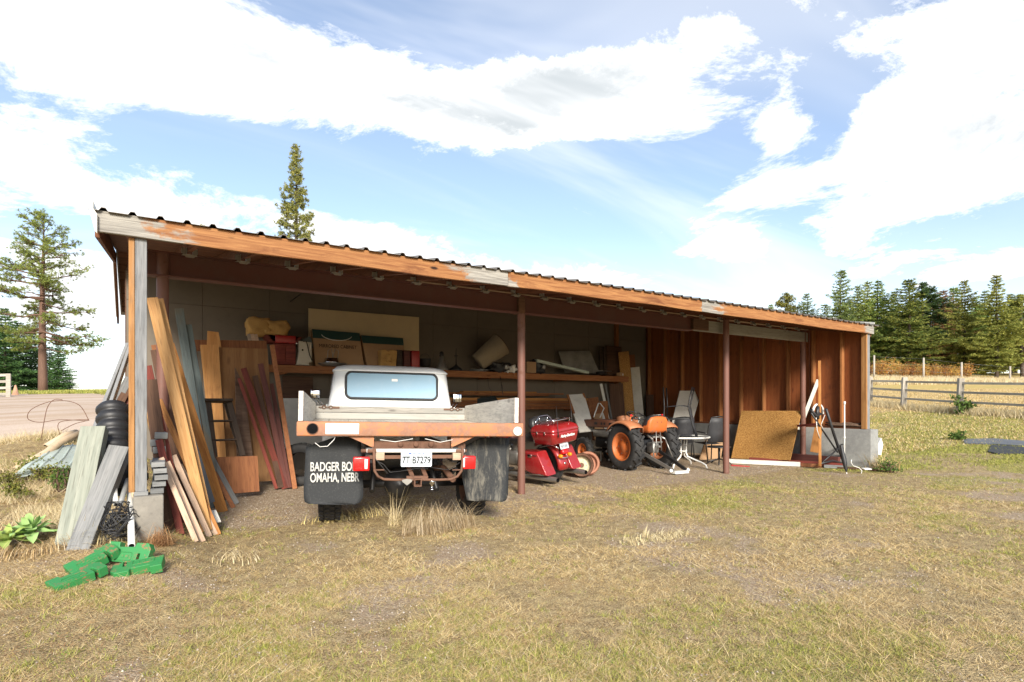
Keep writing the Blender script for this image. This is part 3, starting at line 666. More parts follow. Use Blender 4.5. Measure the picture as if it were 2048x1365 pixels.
# running gear
for sx in (-1, 1):
    wheel(TRK, (sx * .80, 0, .395), .395, .235, .215, M['rustm'], 'block', 34, flip=sx)
    wheel(TRK, (sx * .80, 3.0, .395), .395, .22, .215, M['rustm'], 'block', 30, flip=sx)
    MB().box((sx * .43, 1.6, .80), (.06, 5.0, .15)).build('frame_rail', M['blackm'], TRK)
    mb = MB()
    for k in range(5): mb.tube([(sx * .50, -.62 + k * .09, .62 - k * .03), (sx * .50, 0, .50 - k * .012), (sx * .50, .62 - k * .09, .62 - k * .03)], .022, 4)
    mb.build('leaf_spring', M['blackm'], TRK)
    MB().cyl((sx * .36, -.22, .34), (sx * .30, .35, .82), .028, 10).build('shock_absorber', M['blackm'], TRK)
mb = MB(); mb.cyl((-.72, 0, .395), (.72, 0, .395), .045, 12); mb.lathe([(.001, -.19), (.09, -.17), (.16, -.09), (.175, 0), (.16, .1), (.1, .2), (.05, .4)], 18, TR((-.05, 0, .395), (R(-90), 0, 0))); mb.build('rear_axle', M['blackm'], TRK)
MB().cyl((-.72, 3.0, .395), (.72, 3.0, .395), .045, 12).build('front_axle', M['blackm'], TRK)
MB().rbox((.0, .45, .62), (.7, .55, .2), .04).build('fuel_tank', M['blackm'], TRK)
MB().tube([(.30, 1.5, .45), (.30, .5, .50), (.42, -.3, .60), (.45, -.72, .52)], .032, 10).build('exhaust_pipe', M['rustm'], TRK)
# bed
HW = 1.10
def tailpt(px, py, dy=0): return TP_(px, py, y=TY + dy)
tb = MB().rbox((.022, TY + .04, 1.06), (2 * HW + .045, .08, .14), .012).build('tail_beam', M['truckorange'], TRK)
for a, b in ((-1, -.5), (1, .5)):
    MB().prism([(a * .64, 0), (a * .41, -.105), (a * .385, -.105), (a * .385, 0)], .012, TR((0, TY + .055, .99), (R(90), 0, 0))).build('gusset_plate', M['truckorange'], TRK)
    MB().box((a * .395, TY + .18, .93), (.014, .25, .13)).build('frame_bracket', M['rustm'], TRK)
MB().rbox((-.685, TY - .003, 1.062), (.31, .008, .105), .004).build('reflector_patch', M['whitem'], TRK)
pc = tailpt(625, 858); pr = tailpt(1035, 863)
h = MB(); h.lathe([(.048, 0), (.056, .004), (.056, -.01)], 24, TR((pc.x, TY - .002, pc.z), (R(90), 0, 0))); h.build('light_hole_rim', M['rustm'], TRK)
MB().lathe([(.049, .001), (.001, .0011)], 24, TR((pc.x, TY - .002, pc.z), (R(90), 0, 0))).build('light_hole', M['ink'], TRK)  # black disc stands in for the shade inside the open hole
MB().lathe([(.047, 0), (.047, .012), (.036, .018), (.032, .01)], 24, TR((pr.x, TY, pr.z), (R(90), 0, 0))).build('marker_light_rim', M['whitem'], TRK)
MB().lathe([(.033, .008), (.02, .016), (.001, .018)], 20, TR((pr.x, TY, pr.z), (R(90), 0, 0))).build('marker_lens', M['clearlens'], TRK)
for i in range(9):
    MB().box((-HW + .122 + i * .244, .32, 1.062), (.238, 2.5, .034)).build('deck_plank', M['bedwood'], TRK, bevel=.003)
for i in range(5): MB().box((0, -.6 + i * .5, 1.01), (2.1, .07, .06)).build('deck_crossmember', M['rustm'], TRK)
for sx, hr, hf in ((-1, .285, .17), (1, .265, .165)):
    x = sx * (HW - .035)
    MB().prism([(TY + .085, -.052), (1.585, -.052), (1.585, hf), (TY + .55, hr * .93), (TY + .005, hr), (TY + .0, .002), (TY + .085, .002)], .042, TR((x, 0, 1.132), (R(90), 0, R(90)))).build('side_board', M['bedwood'], TRK, bevel=.004)
    for yy in (-.55, .4, 1.3): MB().box((x + sx * .03, yy, 1.17), (.012, .05, .22)).build('stake_strap', M['rustm'], TRK)
for z0, hh in ((1.082, .09), (1.175, .09)):
    MB().box((0, 1.61, z0 + hh / 2), (2.12, .04, hh - .003)).build('headboard_plank', M['bedwoodx'], TRK, bevel=.003)
for sx in (-1, 1):
    mb = MB(); x0 = sx * .98
    for k in range(4): mb.tube(arc((x0 - sx * k * .045, 1.575, 1.245), .022, 0, 360, 8, 'xz' if k % 2 else 'xy')[:-1], .006, 5, closed=True)
    mb.box((x0 - sx * .20, 1.585, 1.24), (.10, .012, .022)); mb.build('latch_chain', M['rustm'], TRK)
# cab
def ring(hw, y0, y1, r, z, n=5):
    return [(p[0], p[1], z) for p in rrect(2 * hw, y1 - y0, r, n, 0, (y0 + y1) / 2)]
cab = MB(); cab.loft([ring(.96, 1.70, 3.35, .10, .62), ring(.955, 1.695, 3.35, .12, .95), ring(.92, 1.70, 3.34, .14, 1.19), ring(.885, 1.715, 3.28, .15, 1.28), ring(.85, 1.74, 3.15, .16, 1.50), ring(.818, 1.79, 2.98, .17, 1.765)])
cab = cab.build('cab_body', M['truckwhite'], TRK)
rf = MB(); rf.loft([ring(.815, 1.795, 2.98, .17, 1.764), ring(.838, 1.765, 3.02, .19, 1.768), ring(.838, 1.765, 3.02, .19, 1.782), ring(.82, 1.785, 3.0, .19, 1.80), ring(.78, 1.83, 2.96, .2, 1.838), ring(.68, 1.93, 2.86, .2, 1.866), ring(.45, 2.1, 2.7, .2, 1.880), ring(.1, 2.3, 2.5, .05, 1.884)])
rf.build('roof', M['truckwhite'], TRK)
# rear window in the sloping back of the cab (top leans forward)
th_ = math.atan2(.05, .265); WM = Matrix.Translation((0, 1.752, 1.565)) @ Euler((R(90) - th_, 0, 0)).to_matrix().to_4x4()
wf = MB(); wf.tube([WM @ Vector((p[0], p[1], .012)) for p in rrect(1.30, .385, .085, 6)], .018, 8, closed=True)
wf = wf.build('rear_window', M['blackp'], TRK)
MB().prism(rrect(1.28, .365, .08, 6), .008, WM @ Matrix.Translation((0, 0, .010))).build('window_glass', M['paleglass'], wf)
MB().prism(rrect(.085, .035, .004, 1, .03, .085), .002, WM @ Matrix.Translation((0, 0, .018))).build('sticker', M['whitem'], wf)
for sx in (-1, 1):
    d = MB(); d.box((sx * .925, 2.45, .98), (.012, 1.05, .62), Euler((0, sx * -.06, 0)).to_matrix()); d = d.build('door', M['truckwhite'], TRK, bevel=.02)
    MB().rbox((sx * .945, 2.05, 1.17), (.03, .14, .025), .01).build('handle', M['chrome'], d)
    MB().prism([(1.96, 1.30), (2.98, 1.30), (2.88, 1.70), (2.02, 1.72)], .01, Matrix.Translation((sx * .852, 0, 0)) @ Euler((0, sx * -.13, 0)).to_matrix().to_4x4() @ Matrix.Translation((0, 0, 0)) @ TR((sx * .20, 0, 0), (R(90), 0, R(90)))).build('side_window', M['glassdark'], TRK)
hood = MB(); hood.loft([ring(.93, 3.3, 4.75, .1, .55), ring(.95, 3.3, 4.8, .12, .95), ring(.86, 3.3, 4.74, .15, 1.16), ring(.72, 3.3, 4.6, .15, 1.24), ring(.4, 3.4, 4.4, .15, 1.27)]); hood.build('hood', M['truckwhite'], TRK)
MB().rbox((0, 4.88, .55), (1.9, .1, .16), .03).build('front_bumper', M['whitem'], TRK)
MB().prism([(-.78, 0), (.78, 0), (.72, .40), (-.72, .40)], .01, TR((0, 3.17, 1.32), (R(90 + 22), 0, 0))).build('windshield', M['glassdark'], TRK)
for px, py, sx in ((631, 788, -1), (914, 797, 1)):
    p = TP_(px, py, y=2.75)
    mr = MB().rbox((0, 0, 0), (.15, .045, .14), .02, n=3).build('side_mirror', M['blackm'], TRK, p)
    MB().rbox((0, -.025, 0), (.135, .006, .125), .012).build('mirror_glass', M['mirror'], mr)
    if sx > 0: MB().box((-.02, -.03, 0), (.008, .004, .13)).build('mirror_divider', M['blackm'], mr)
    a = MB()
    for o_ in (-.03, .03): a.tube([(o_, 0, -.06), (-sx * .08 + o_, -.02, -.16), (-sx * .2 + o_, 0, -.2)], .006, 6)
    a.build('mirror_arm', M['chrome'], mr)
# mud flaps
def flap(poly_px, yl, m, bend, name='mud_flap'):
    pts = [TP_(px, py, y=yl) for px, py in poly_px]; zt = max(p.z for p in pts); zb = min(p.z for p in pts)
    P = [(p.x, p.z) for p in pts]; mb = MB(); n = len(P); vs = []
    N = 10; xl = min(p[0] for p in P); xr = max(p[0] for p in P)
    def span(z):
        xs_ = []
        for i in range(n):
            (x0, z0), (x1, z1) = P[i], P[(i + 1) % n]
            if (z0 - z) * (z1 - z) <= 0 and abs(z0 - z1) > 1e-6: xs_.append(x0 + (x1 - x0) * (z - z0) / (z1 - z0))
        return (min(xs_), max(xs_)) if xs_ else (xl, xr)
    rows = []
    zs = [zb + .0005 + (zt - zb - .001) * k for k in (0, .012, .03, .06, .12, .25, .4, .55, .7, .85, 1)]
    for z in zs:
        a, b = span(z); t = (zt - z) / (zt - zb)
        rows.append([(a + (b - a) * k / N, yl + bend(k / N, t), z) for k in range(N + 1)])
    fr = [v for r_ in rows for v in r_]; bk = [(v[0], v[1] + .008, v[2]) for v in fr]; W_ = N + 1; fs = []
    for i in range(len(zs) - 1):
        for k in range(N): a = i * W_ + k; fs += [(a, a + 1, a + 1 + W_, a + W_)]
    o = len(fr); fs += [tuple(reversed([i + o for i in f])) for f in fs]
    edge = [k for k in range(W_)] + [i * W_ + N for i in range(1, len(zs))] + [(len(zs) - 1) * W_ + k for k in range(N - 1, -1, -1)] + [i * W_ for i in range(len(zs) - 2, 0, -1)]
    for i in range(len(edge)): a, b = edge[i], edge[(i + 1) % len(edge)]; fs.append((b, a, a + o, b + o))
    mb.add(fr + bk, fs, True); return mb.build(name, m, TRK)
FLY = -.66
fl = flap([(613, 874), (722, 874), (727, 990), (721, 1003), (709, 1008), (620, 1008), (610, 1003), (607, 990)], FLY, M['flap'], lambda u, t: -.05 * t + .015 * math.sin(u * 5) * t)
fd = flap([(926, 876), (1019, 876), (1014, 990), (1010, 1000), (1002, 1003), (935, 1003), (925, 960), (922, 930)], FLY, M['flapd'], lambda u, t: -.04 * t + .05 * t * (1 - u) ** 2 + .02 * math.sin(u * 6) * t)
for txt, px, py, wpx in (('BADGER BODY', 620, 935, 104), ('OMAHA, NEBR', 620, 957, 98)):
    t_ = (py - 874) / 134; p = TP_(px, py, y=FLY - .05 * t_ - .016); p2 = TP_(px + wpx, py, y=FLY)
    lo = text_mesh('stencil_lettering', txt, .125, M['stencil'], fl, TR((p.x, p.y - .004, p.z), (R(90), 0, 0)), .0015, 1.0, 'LEFT', .0024)
    wx = max(v.co.x for v in lo.data.vertices) - min(v.co.x for v in lo.data.vertices); k = (p2.x - p.x) / wx
    for v in lo.data.vertices: v.co.x *= k
# rear bar, lights, plate, hitch
bar = MB(); a, b = TP_(733, 902, y=TY + .02), TP_(929, 902, y=TY + .02); bar.cyl(a, b, .020, 14)
bar.build('white_crossbar', M['whitem'], TRK)
e1, e2 = TP_(722, 902, y=TY + .02), TP_(933, 902, y=TY + .02)
mb = MB(); mb.cyl(e1, a + (b - a) * .1, .017, 12).cyl(b - (b - a) * .08, e2, .017, 12); mb.rbox(a + Vector((.05, 0, 0)), (.09, .05, .035), .01).rbox(b - Vector((.05, 0, 0)), (.09, .05, .035), .01); mb.build('crossbar_end', M['rustm'], TRK)
U = [(748, 896), (748, 925), (749, 942), (756, 953), (768, 959), (790, 960), (835, 960), (880, 960), (902, 959), (915, 953), (923, 942), (925, 925), (925, 896)]
MB().tube([TP_(x, y, y=TY - .0) for x, y in U], .0135, 10).build('hoop_bumper', M['rustm'], TRK)
for px in (760, 913):
    p = TP_(px, 913, y=TY + .03); MB().rbox(p, (.085, .05, .075), .006).build('wood_block', M['pale'], TRK)
    p = TP_(px, 940, y=TY + .02); MB().box(p, (.09, .04, .008)).build('bracket_shelf', M['rustm'], TRK)
p = TP_(836, 890, y=TY + .14); MB().box(p, (.98, .02, .075)).build('frame_crossmember', M['rustm'], TRK)
for px in (801, 832, 862): q = TP_(px, 889, y=TY + .125); MB().lathe([(.028, 0), (.028, .012), (.018, .016), (.001, .016)], 16, TR(q, (R(90), 0, 0))).build('round_plug', M['rustm'], TRK)
p = TP_(836, 914, y=TY + .05); MB().box(p, (.98, .02, .035)).build('plate_bar', M['rustm'], TRK)
for x0, y0, x1, y1 in ((706, 914, 739, 942), (925, 912, 950, 938)):
    a, b = TP_(x0, y0, y=TY + .0), TP_(x1, y1, y=TY + .0); c = (a + b) / 2; w_, h_ = b.x - a.x, a.z - b.z
    tl = MB().rbox((0, 0, 0), (w_, .07, h_), .014, n=3).build('tail_light', M['redlens'], TRK, (c.x, TY + .0, c.z))
    MB().rbox((w_ * (.28 if x0 < 800 else -.42), -.031, 0), (w_ * (.2 if x0 < 800 else .14), .014, h_ * .7), .006).build('reverse_lens', M['clearlens'], tl)
    mb = MB()
    for k in range(9): mb.box((-w_ * .1, -.036, -h_ * .34 + h_ * .085 * k), (w_ * .52, .005, h_ * .03))
    mb.build('lens_ribs', M['redlens'], tl)
p = TP_(833, 918.5, y=TY - .022)
pl = MB().prism(rrect(.305, .152, .014, 3), .004).build('license_plate', M['plate'], TRK, p, (R(86), R(.5), 0))
text_mesh('plate_number', '7T\u00b7B7279', .098, M['ink'], pl, TR((0, -.014, .003)), .0006, .74, bold=.0018)
text_mesh('plate_state', 'MONTANA', .036, M['blueink'], pl, TR((0, .053, .003)), .0006, .85, bold=.0006)
mb = MB()
for a, b in (((816, 932), (826, 956)), ((842, 930), (853, 956))):
    A, B = TP_(*a, y=TY + .10), TP_(*b, y=TY + .03); mb.box((A + B) / 2, ((B - A).length, .045, .012), frame(B - A))
A = TP_(834, 955, y=TY + .02); mb.box(A, (.21, .05, .028)); mb.build('hitch_strut', M['rustm'], TRK)
q = TP_(835, 965, y=TY - .03); mb = MB()
for dx_, dz_, sx_, sz_ in ((-.031, 0, .009, .075), (.031, 0, .009, .075), (0, .033, .054, .009), (0, -.033, .054, .009)): mb.box((q.x + dx_, q.y + .06, q.z + dz_), (sx_, .2, sz_))
mb.build('receiver_tube', M['rustm'], TRK)
q = TP_(814, 964, y=TY - .02); MB().prism([(-.05, .02), (0, .03), (.05, .02), (.045, 0), (0, -.035), (-.045, 0)], .02, TR(q, (R(90), 0, 0))).build('trailer_plug_socket', M['steel'], TRK)
q = TP_(864, 970, y=TY + .25); MB().lathe([(.02, 0), (.02, .01), (.012, .012), (.012, .05), (.028, .06), (.032, .085), (.024, .11), (.001, .116)], 16, TR(q - Vector((0, 0, .05)))).build('tow_ball', M['chrome'], TRK)
for pts, nm in (([(630, 886), (640, 894), (655, 893), (668, 880), (670, 875)], 'white_wire'), ([(760, 880), (790, 884), (826, 878)], 'white_wire'), ([(850, 878), (880, 885), (905, 880)], 'white_wire'), ([(752, 921), (768, 930), (780, 945), (800, 943), (830, 938), (856, 938)], 'black_wire'), ([(750, 917), (765, 935), (776, 948)], 'black_wire'), ([(920, 925), (905, 936), (893, 940), (860, 935)], 'black_wire')):
    MB().tube([TP_(x, y, y=TY - .01 + .03 * math.sin(i * 2)) for i, (x, y) in enumerate(pts)], .0035, 5).build(nm, M['whitem'] if nm[0] == 'w' else M['blackm'], TRK)
# ------------------------------------------------------------------ motorcycle
M['mred'] = paint('metallic_red_paint', (.30, .014, .016), .25, .15, dirt=.3, dcol=(.22, .10, .085), scale=5, coat=.7)
M['vinyl'] = paint('black_vinyl', (.022, .022, .024), .4, dirt=.2, dcol=(.09, .085, .08), scale=8)
BK = thing('motorcycle', 'red touring motorcycle with trunk, saddlebags and chrome rack beside the truck', 'motorcycle', (.98, .60, 0), (0, R(-7), R(6)))
BP = lray(BK)
wheel(BK, (0, 0.02, .325), .325, .145, .205, M['blackm'], 'road', 30, flip=-1)
wheel(BK, (0, 1.62, .32), .32, .12, .215, M['blackm'], 'road', 30, flip=-1)
# rear fender arch
def fender(a0, a1, rad, w_, c, m, name, par, n=14, lip=.05):
    rings = []
    for k in range(n + 1):
        t = R(a0 + (a1 - a0) * k / n); ring_ = []
        for u in (-1, -.92, -.6, 0, .6, .92, 1):
            rr = rad - (lip if abs(u) == 1 else .012 if abs(u) > .9 else -.012 * (1 - u * u))
            ring_.append((u * w_ / 2, c[1] + rr * math.cos(t), c[2] + rr * math.sin(t)))
        rings.append(ring_)
    mb = MB(); mb.loft(rings, closed=False, cap=False); o = mb.build(name, m, par)
    s_ = o.modifiers.new('solid', 'SOLIDIFY'); s_.thickness = .008; return o
fender(60, 188, .385, .21, (0, .02, .325), M['mred'], 'rear_fender', BK)
fender(20, 150, .36, .17, (0, 1.62, .32), M['mred'], 'front_fender', BK)
MB().lathe([(.022, 0), (.022, .006), (.001, .008)], 18, TR((.0, -.385, .37), (R(90), 0, 0))).build('round_badge', M['chrome'], BK)
# saddlebags
for sx in (-1, 1):
    rings = []
    for y, hw, k in ((-.17, .098, 1), (-.15, .108, 1), (.05, .118, .6), (.22, .112, .3), (.27, .09, .0)):
        zt_, zb_ = (.60, .235) if y < .2 else (.59, .28); sh = .19 * k
        rings.append([(sx * .285 + p[0], y - sh * (zt_ - p[1]) / (zt_ - zb_), p[1]) for p in rrect(2 * hw, zt_ - zb_, .025, 3, 0, (zt_ + zb_) / 2)])
    bg = MB(); bg.loft(rings); bg = bg.build('saddlebag', M['mred'], BK)
    MB().box((sx * .285, .045, .545), (.245, .44, .006)).build('lid_seam', M['blackm'], bg)
    MB().rbox((sx * .285 + sx * .122, -.02, .535), (.012, .09, .05), .005).build('latch', M['chrome'], bg)
    MB().tube([(sx * .17, -.28, .25), (sx * .30, -.335, .245), (sx * .40, -.27, .25), (sx * .41, .1, .24)], .011, 8).build('guard_rail', M['chrome'], BK)
    mf = MB(); mf.lathe([(.034, -.52), (.036, -.5), (.042, -.45), (.045, .2), (.04, .55), (.03, .75)], 18, TR((sx * .31, 0, .175), (R(-90), 0, 0))); mf = mf.build('muffler', M['steel'], BK)
    MB().lathe([(.033, -.521), (.03, -.46), (.001, -.455)], 18, TR((sx * .31, 0, .175), (R(-90), 0, 0))).build('muffler_bore', M['ink'], mf)
    MB().lathe([(.001, -.04), (.024, -.035), (.03, 0), (.028, .03), (.001, .045)], 16, TR((sx * .10, -.40, .50), (R(-90), 0, 0))).build('turn_signal', M['amber'], BK)
MB().tube([(-.10, -.37, .5), (-.08, -.42, .475), (0, -.43, .465), (.08, -.42, .475), (.10, -.37, .5)], .009, 8).build('signal_bar', M['chrome'], BK)
MB().rbox((0, -.385, .555), (.12, .08, .075), .02, Euler((R(-18), 0, 0)).to_matrix(), n=3).build('tail_light', M['redlens'], BK)
pl = MB().prism(rrect(.178, .102, .008, 2), .004).build('license_plate', M['plate'], BK, (0, -.40, .655), (R(78), 0, 0))
mb = MB()
for i, x in enumerate((-.062, -.04, -.014, .014, .036, .058)): mb.box((x, -.008, .003), (.012, .042 if i % 2 else .046, .001))
mb.build('plate_marks', M['ink'], pl)
# trunk
TZ = .70
rings = []
for z, hw, y0, y1 in ((TZ, .25, -.42, .0), (TZ + .015, .268, -.445, .03), (TZ + .15, .295, -.475, .06), (TZ + .19, .30, -.48, .065)):
    rings.append([(p[0], p[1], z) for p in rrect(2 * hw, y1 - y0, .06, 4, 0, (y0 + y1) / 2)])
tk = MB(); tk.loft(rings); tk = tk.build('trunk', M['mred'], BK)
rings = []
for z, hw, y0, y1 in ((TZ + .192, .302, -.484, .067), (TZ + .21, .302, -.486, .066), (TZ + .265, .285, -.46, .05), (TZ + .30, .24, -.40, .02), (TZ + .312, .15, -.3, -.05)):
    rings.append([(p[0], p[1], z) for p in rrect(2 * hw, y1 - y0, .06, 4, 0, (y0 + y1) / 2)])
ld = MB(); ld.loft(rings); ld = ld.build('trunk_lid', M['mred'], BK)
text_mesh('script_lettering', 'Harley-Davidson', .062, M['whiteink'], tk, TR((.02, -.4795, TZ + .12), (R(96), 0, 0)), .002, .72, bold=.0012, shear=.35)
for x in (-.2, -.02): MB().rbox((-.303, x - .1, TZ + .185), (.014, .025, .05), .005).build('trunk_latch', M['chrome'], tk)
rk = MB(); zt = TZ + .37
rk.tube([(-.22, -.02, TZ + .31), (-.22, -.05, zt - .02), (-.22, -.36, zt), (-.19, -.42, zt), (.19, -.42, zt), (.22, -.36, zt), (.22, -.05, zt - .02), (.22, -.02, TZ + .31)], .009, 8)
rk.tube([(-.21, -.2, zt - .01), (.21, -.2, zt - .01)], .007, 6).tube([(-.17, -.38, TZ + .30), (-.17, -.40, zt)], .007, 6).tube([(.17, -.38, TZ + .30), (.17, -.40, zt)], .007, 6); rk.build('luggage_rack', M['chrome'], BK)
for x, y in ((-.20, -.50), (.31, -.30)):
    MB().tube([(x, y, TZ + .12), (x, y - .005, TZ + .2), (x - .01, y - .02, TZ + .62)], [.012, .006, .0025], 6).build('antenna', M['blackm'], BK)
for sx in (-1, 1): MB().tube([(sx * .12, .05, .62), (sx * .14, -.3, .68), (sx * .1, -.38, .62)], .014, 8).build('trunk_mount', M['chrome'], BK)
# seat, back rest, tank, fairing, engine
sb = MB()
for (y, z, hw, hh) in (): pass
rings = []
for y, zc, hw, hh in ((.03, .80, .10, .05), (.05, .80, .19, .09), (.30, .78, .19, .07), (.45, .72, .17, .05), (.75, .70, .15, .045), (.95, .74, .08, .04)):
    rings.append([(p[0], y, p[1]) for p in rrect(2 * hw, 2 * hh, hh * .6, 3, 0, zc)])
sb.loft(rings); sb.build('seat', M['vinyl'], BK)
rings = []
for z, hw, y0, y1 in ((.86, .2, .03, .14), (.98, .24, .04, .17), (1.08, .22, .06, .17), (1.12, .12, .08, .15)):
    rings.append([(p[0], p[1], z) for p in rrect(2 * hw, y1 - y0, .04, 3, 0, (y0 + y1) / 2)])
MB().loft(rings).build('backrest', M['vinyl'], BK)
MB().tube([(-.2, .02, TZ + .30), (-.15, .03, TZ + .36), (-.09, .04, TZ + .42), (.09, .04, TZ + .42), (.15, .03, TZ + .36), (.2, .02, TZ + .30)], .008, 8).tube([(-.09, .04, TZ + .42), (-.08, .03, TZ + .30)], .006, 6).tube([(.09, .04, TZ + .42), (.08, .03, TZ + .30)], .006, 6).build('backrest_rail', M['chrome'], BK)
rings = []
for y, zc, hw, hh in ((.78, .76, .06, .06), (.88, .80, .13, .10), (1.05, .83, .16, .12), (1.25, .84, .14, .11), (1.35, .84, .06, .06)):
    rings.append([(p[0], y, p[1]) for p in rrect(2 * hw, 2 * hh, hh * .8, 4, 0, zc)])
MB().loft(rings).build('fuel_tank', M['mred'], BK)
rings = []
for y, zc, hw, hh in ((1.28, 1.05, .40, .12), (1.42, 1.07, .42, .17), (1.58, 1.05, .34, .18), (1.70, 1.02, .16, .12), (1.74, 1.0, .05, .05)):
    rings.append([(p[0], y, p[1]) for p in rrect(2 * hw, 2 * hh, hh * .7, 4, 0, zc)])
MB().loft(rings).build('fairing', M['mred'], BK)
MB().prism([(-.3, 0), (.3, 0), (.2, .25), (-.2, .25)], .006, TR((0, 1.45, 1.2), (R(70), 0, 0))).build('windscreen', M['glassdark'], BK)
MB().tube([(-.42, 1.05, 1.02), (-.36, 1.2, 1.06), (-.1, 1.32, 1.03), (.1, 1.32, 1.03), (.36, 1.2, 1.06), (.42, 1.05, 1.02)], .014, 8).build('handlebar', M['chrome'], BK)
e = MB(); e.rbox((0, .88, .38), (.26, .5, .26), .05); e.cyl((0, .82, .45), (0, .68, .72), .085, 14).cyl((0, .95, .45), (0, 1.08, .72), .085, 14)
for k in range(6): e.lathe([(.1, 0), (.1, .01)], 14, TR((0, .80 - .023 * k, .49 + .035 * k), (R(28), 0, 0))); e.lathe([(.1, 0), (.1, .01)], 14, TR((0, .97 + .02 * k, .49 + .035 * k), (R(-28), 0, 0)))
e.build('engine', M['steel'], BK)
for sx in (-1, 1):
    MB().tube([(sx * .12, 1.32, .98), (sx * .11, 1.62, .32)], .027, 10).build('fork_tube', M['chrome'], BK)
    MB().rbox((sx * .32, .72, .26), (.12, .3, .025), .01).build('floorboard', M['blackm'], BK)
    MB().tube([(sx * .1, 1.0, .3), (sx * .36, 1.08, .32), (sx * .38, 1.12, .5), (sx * .1, 1.15, .66)], .014, 8).build('engine_guard', M['chrome'], BK)
MB().tube([(-.1, .5, .28), (-.22, .38, .1), (-.3, .34, .01)], .012, 8).build('kickstand', M['chrome'], BK)

# ------------------------------------------------------------------ tractor
M['torange'] = paint('tractor_orange', (.52, .125, .024), .5, 0, .2, (.2, .09, .05), .45, (.25, .16, .1), scale=4)
M['tfade'] = paint('faded_tractor_orange', (.45, .17, .075), .6, 0, .3, (.20, .09, .05), .4, (.25, .18, .13), scale=4)
M['tbrown'] = paint('rusty_brown_sheet', (.16, .06, .032), .65, 0, .35, (.11, .05, .03), .4, scale=4)
TC = thing('farm_tractor', 'small orange farm tractor parked nose-in with its seat toward the yard', 'tractor', (3.74, 1.22, 0), (0, 0, R(-4)))
for sx in (-1, 1):
    wheel(TC, (sx * .46, 0, .465), .465, .235, .27, M['tfade'] if sx > 0 else M['torange'], 'chevron', 16, flip=sx, hub=.07)
    wheel(TC, (sx * .38, 1.45, .28), .28, .14, .15, M['torange'], 'chevron', 14, flip=sx, hub=.04)
    rings = []
    for k in range(11):
        t = R(48 + 92 * k / 10); rr = .515; w0, w1 = .30, .60
        c = Vector((0, rr * math.cos(math.pi - t), .46 + rr * math.sin(math.pi - t) * .98))
        rings.append([(sx * w0, c.y, c.z - .10), (sx * w0, c.y, c.z), (sx * (w0 + w1) / 2, c.y * 1.02, c.z + .012), (sx * w1, c.y, c.z - .005), (sx * (w1 + .012), c.y * .985, c.z - .045)])
    fo = MB(); fo.loft(rings, closed=False, cap=False); fo = fo.build('fender', M['tfade'], TC); fo.modifiers.new('s', 'SOLIDIFY').thickness = .006
    MB().tube([(sx * .40, -.08, .96), (sx * .40, -.10, 1.06)], .012, 8).build('fender_light_stem', M['torange'], TC)
    MB().rbox((sx * .40, -.11, 1.075), (.045, .03, .035), .008).build('fender_light', M['redlens'], TC)
b = MB(); b.rbox((0, .25, .46), (.30, .75, .32), .04).cyl((-.40, 0, .465), (.40, 0, .465), .07, 14).rbox((0, .95, .50), (.26, .9, .30), .04).cyl((-.36, 1.45, .28), (.36, 1.45, .28), .03, 10); b.build('transmission', M['blackm'], TC)
MB().rbox((0, 1.05, .66), (.36, .75, .16), .03).build('engine_block', M['steel'], TC)
MB().rbox((-.12, .70, .70), (.12, .3, .15), .03).build('side_tank', M['whitem'], TC)
hd = MB(); hd.loft([[(p[0], y, p[1]) for p in rrect(2 * hw, z1 - z0, .03, 3, 0, (z0 + z1) / 2)] for y, hw, z0, z1 in ((.56, .21, .78, .93), (.9, .215, .79, .955), (1.4, .21, .79, .96), (1.72, .20, .79, .95), (1.76, .18, .81, .93))]); hd = hd.build('hood', M['tbrown'], TC)
for y in (.75, .95, 1.05, 1.25): MB().box((-.214, y, .875), (.008, .10 if y in (.75, 1.25) else .05, .05)).build('hood_vent', M['blackm'], hd)
ds = MB(); ds.loft([[(p[0], y, p[1]) for p in rrect(2 * hw, z1 - z0, .04, 3, 0, (z0 + z1) / 2)] for y, hw, z0, z1 in ((.36, .19, .80, 1.0), (.40, .21, .76, 1.06), (.56, .215, .76, 1.04), (.58, .2, .78, 1.0))]); ds = ds.build('dash_panel', M['tfade'], TC)
mb = MB()
for x, z in ((-.10, .92), (-.03, .89), (.05, .92), (.12, .88), (-.13, .86), (.0, .97)): mb.lathe([(.028, 0), (.028, .012), (.001, .013)], 14, TR((x, .36, z), (R(90), 0, 0)))
mb.build('gauges', M['whitem'], ds)
MB().cyl((0, .45, .95), (0, .22, 1.05), .02, 10).build('steering_column', M['blackm'], TC)
sw = MB(); SM = TR((0, .2, 1.06), (R(24), 0, 0)); sw.tube([SM @ Vector((.19 * math.cos(k * math.pi / 12), .19 * math.sin(k * math.pi / 12), 0)) for k in range(24)], .014, 8, closed=True)
for k in range(3): sw.tube([SM @ Vector((0, 0, -.02)), SM @ Vector((.19 * math.cos(k * 2.094), .19 * math.sin(k * 2.094), 0))], .010, 6)
sw.build('steering_wheel', M['blackp'], TC)
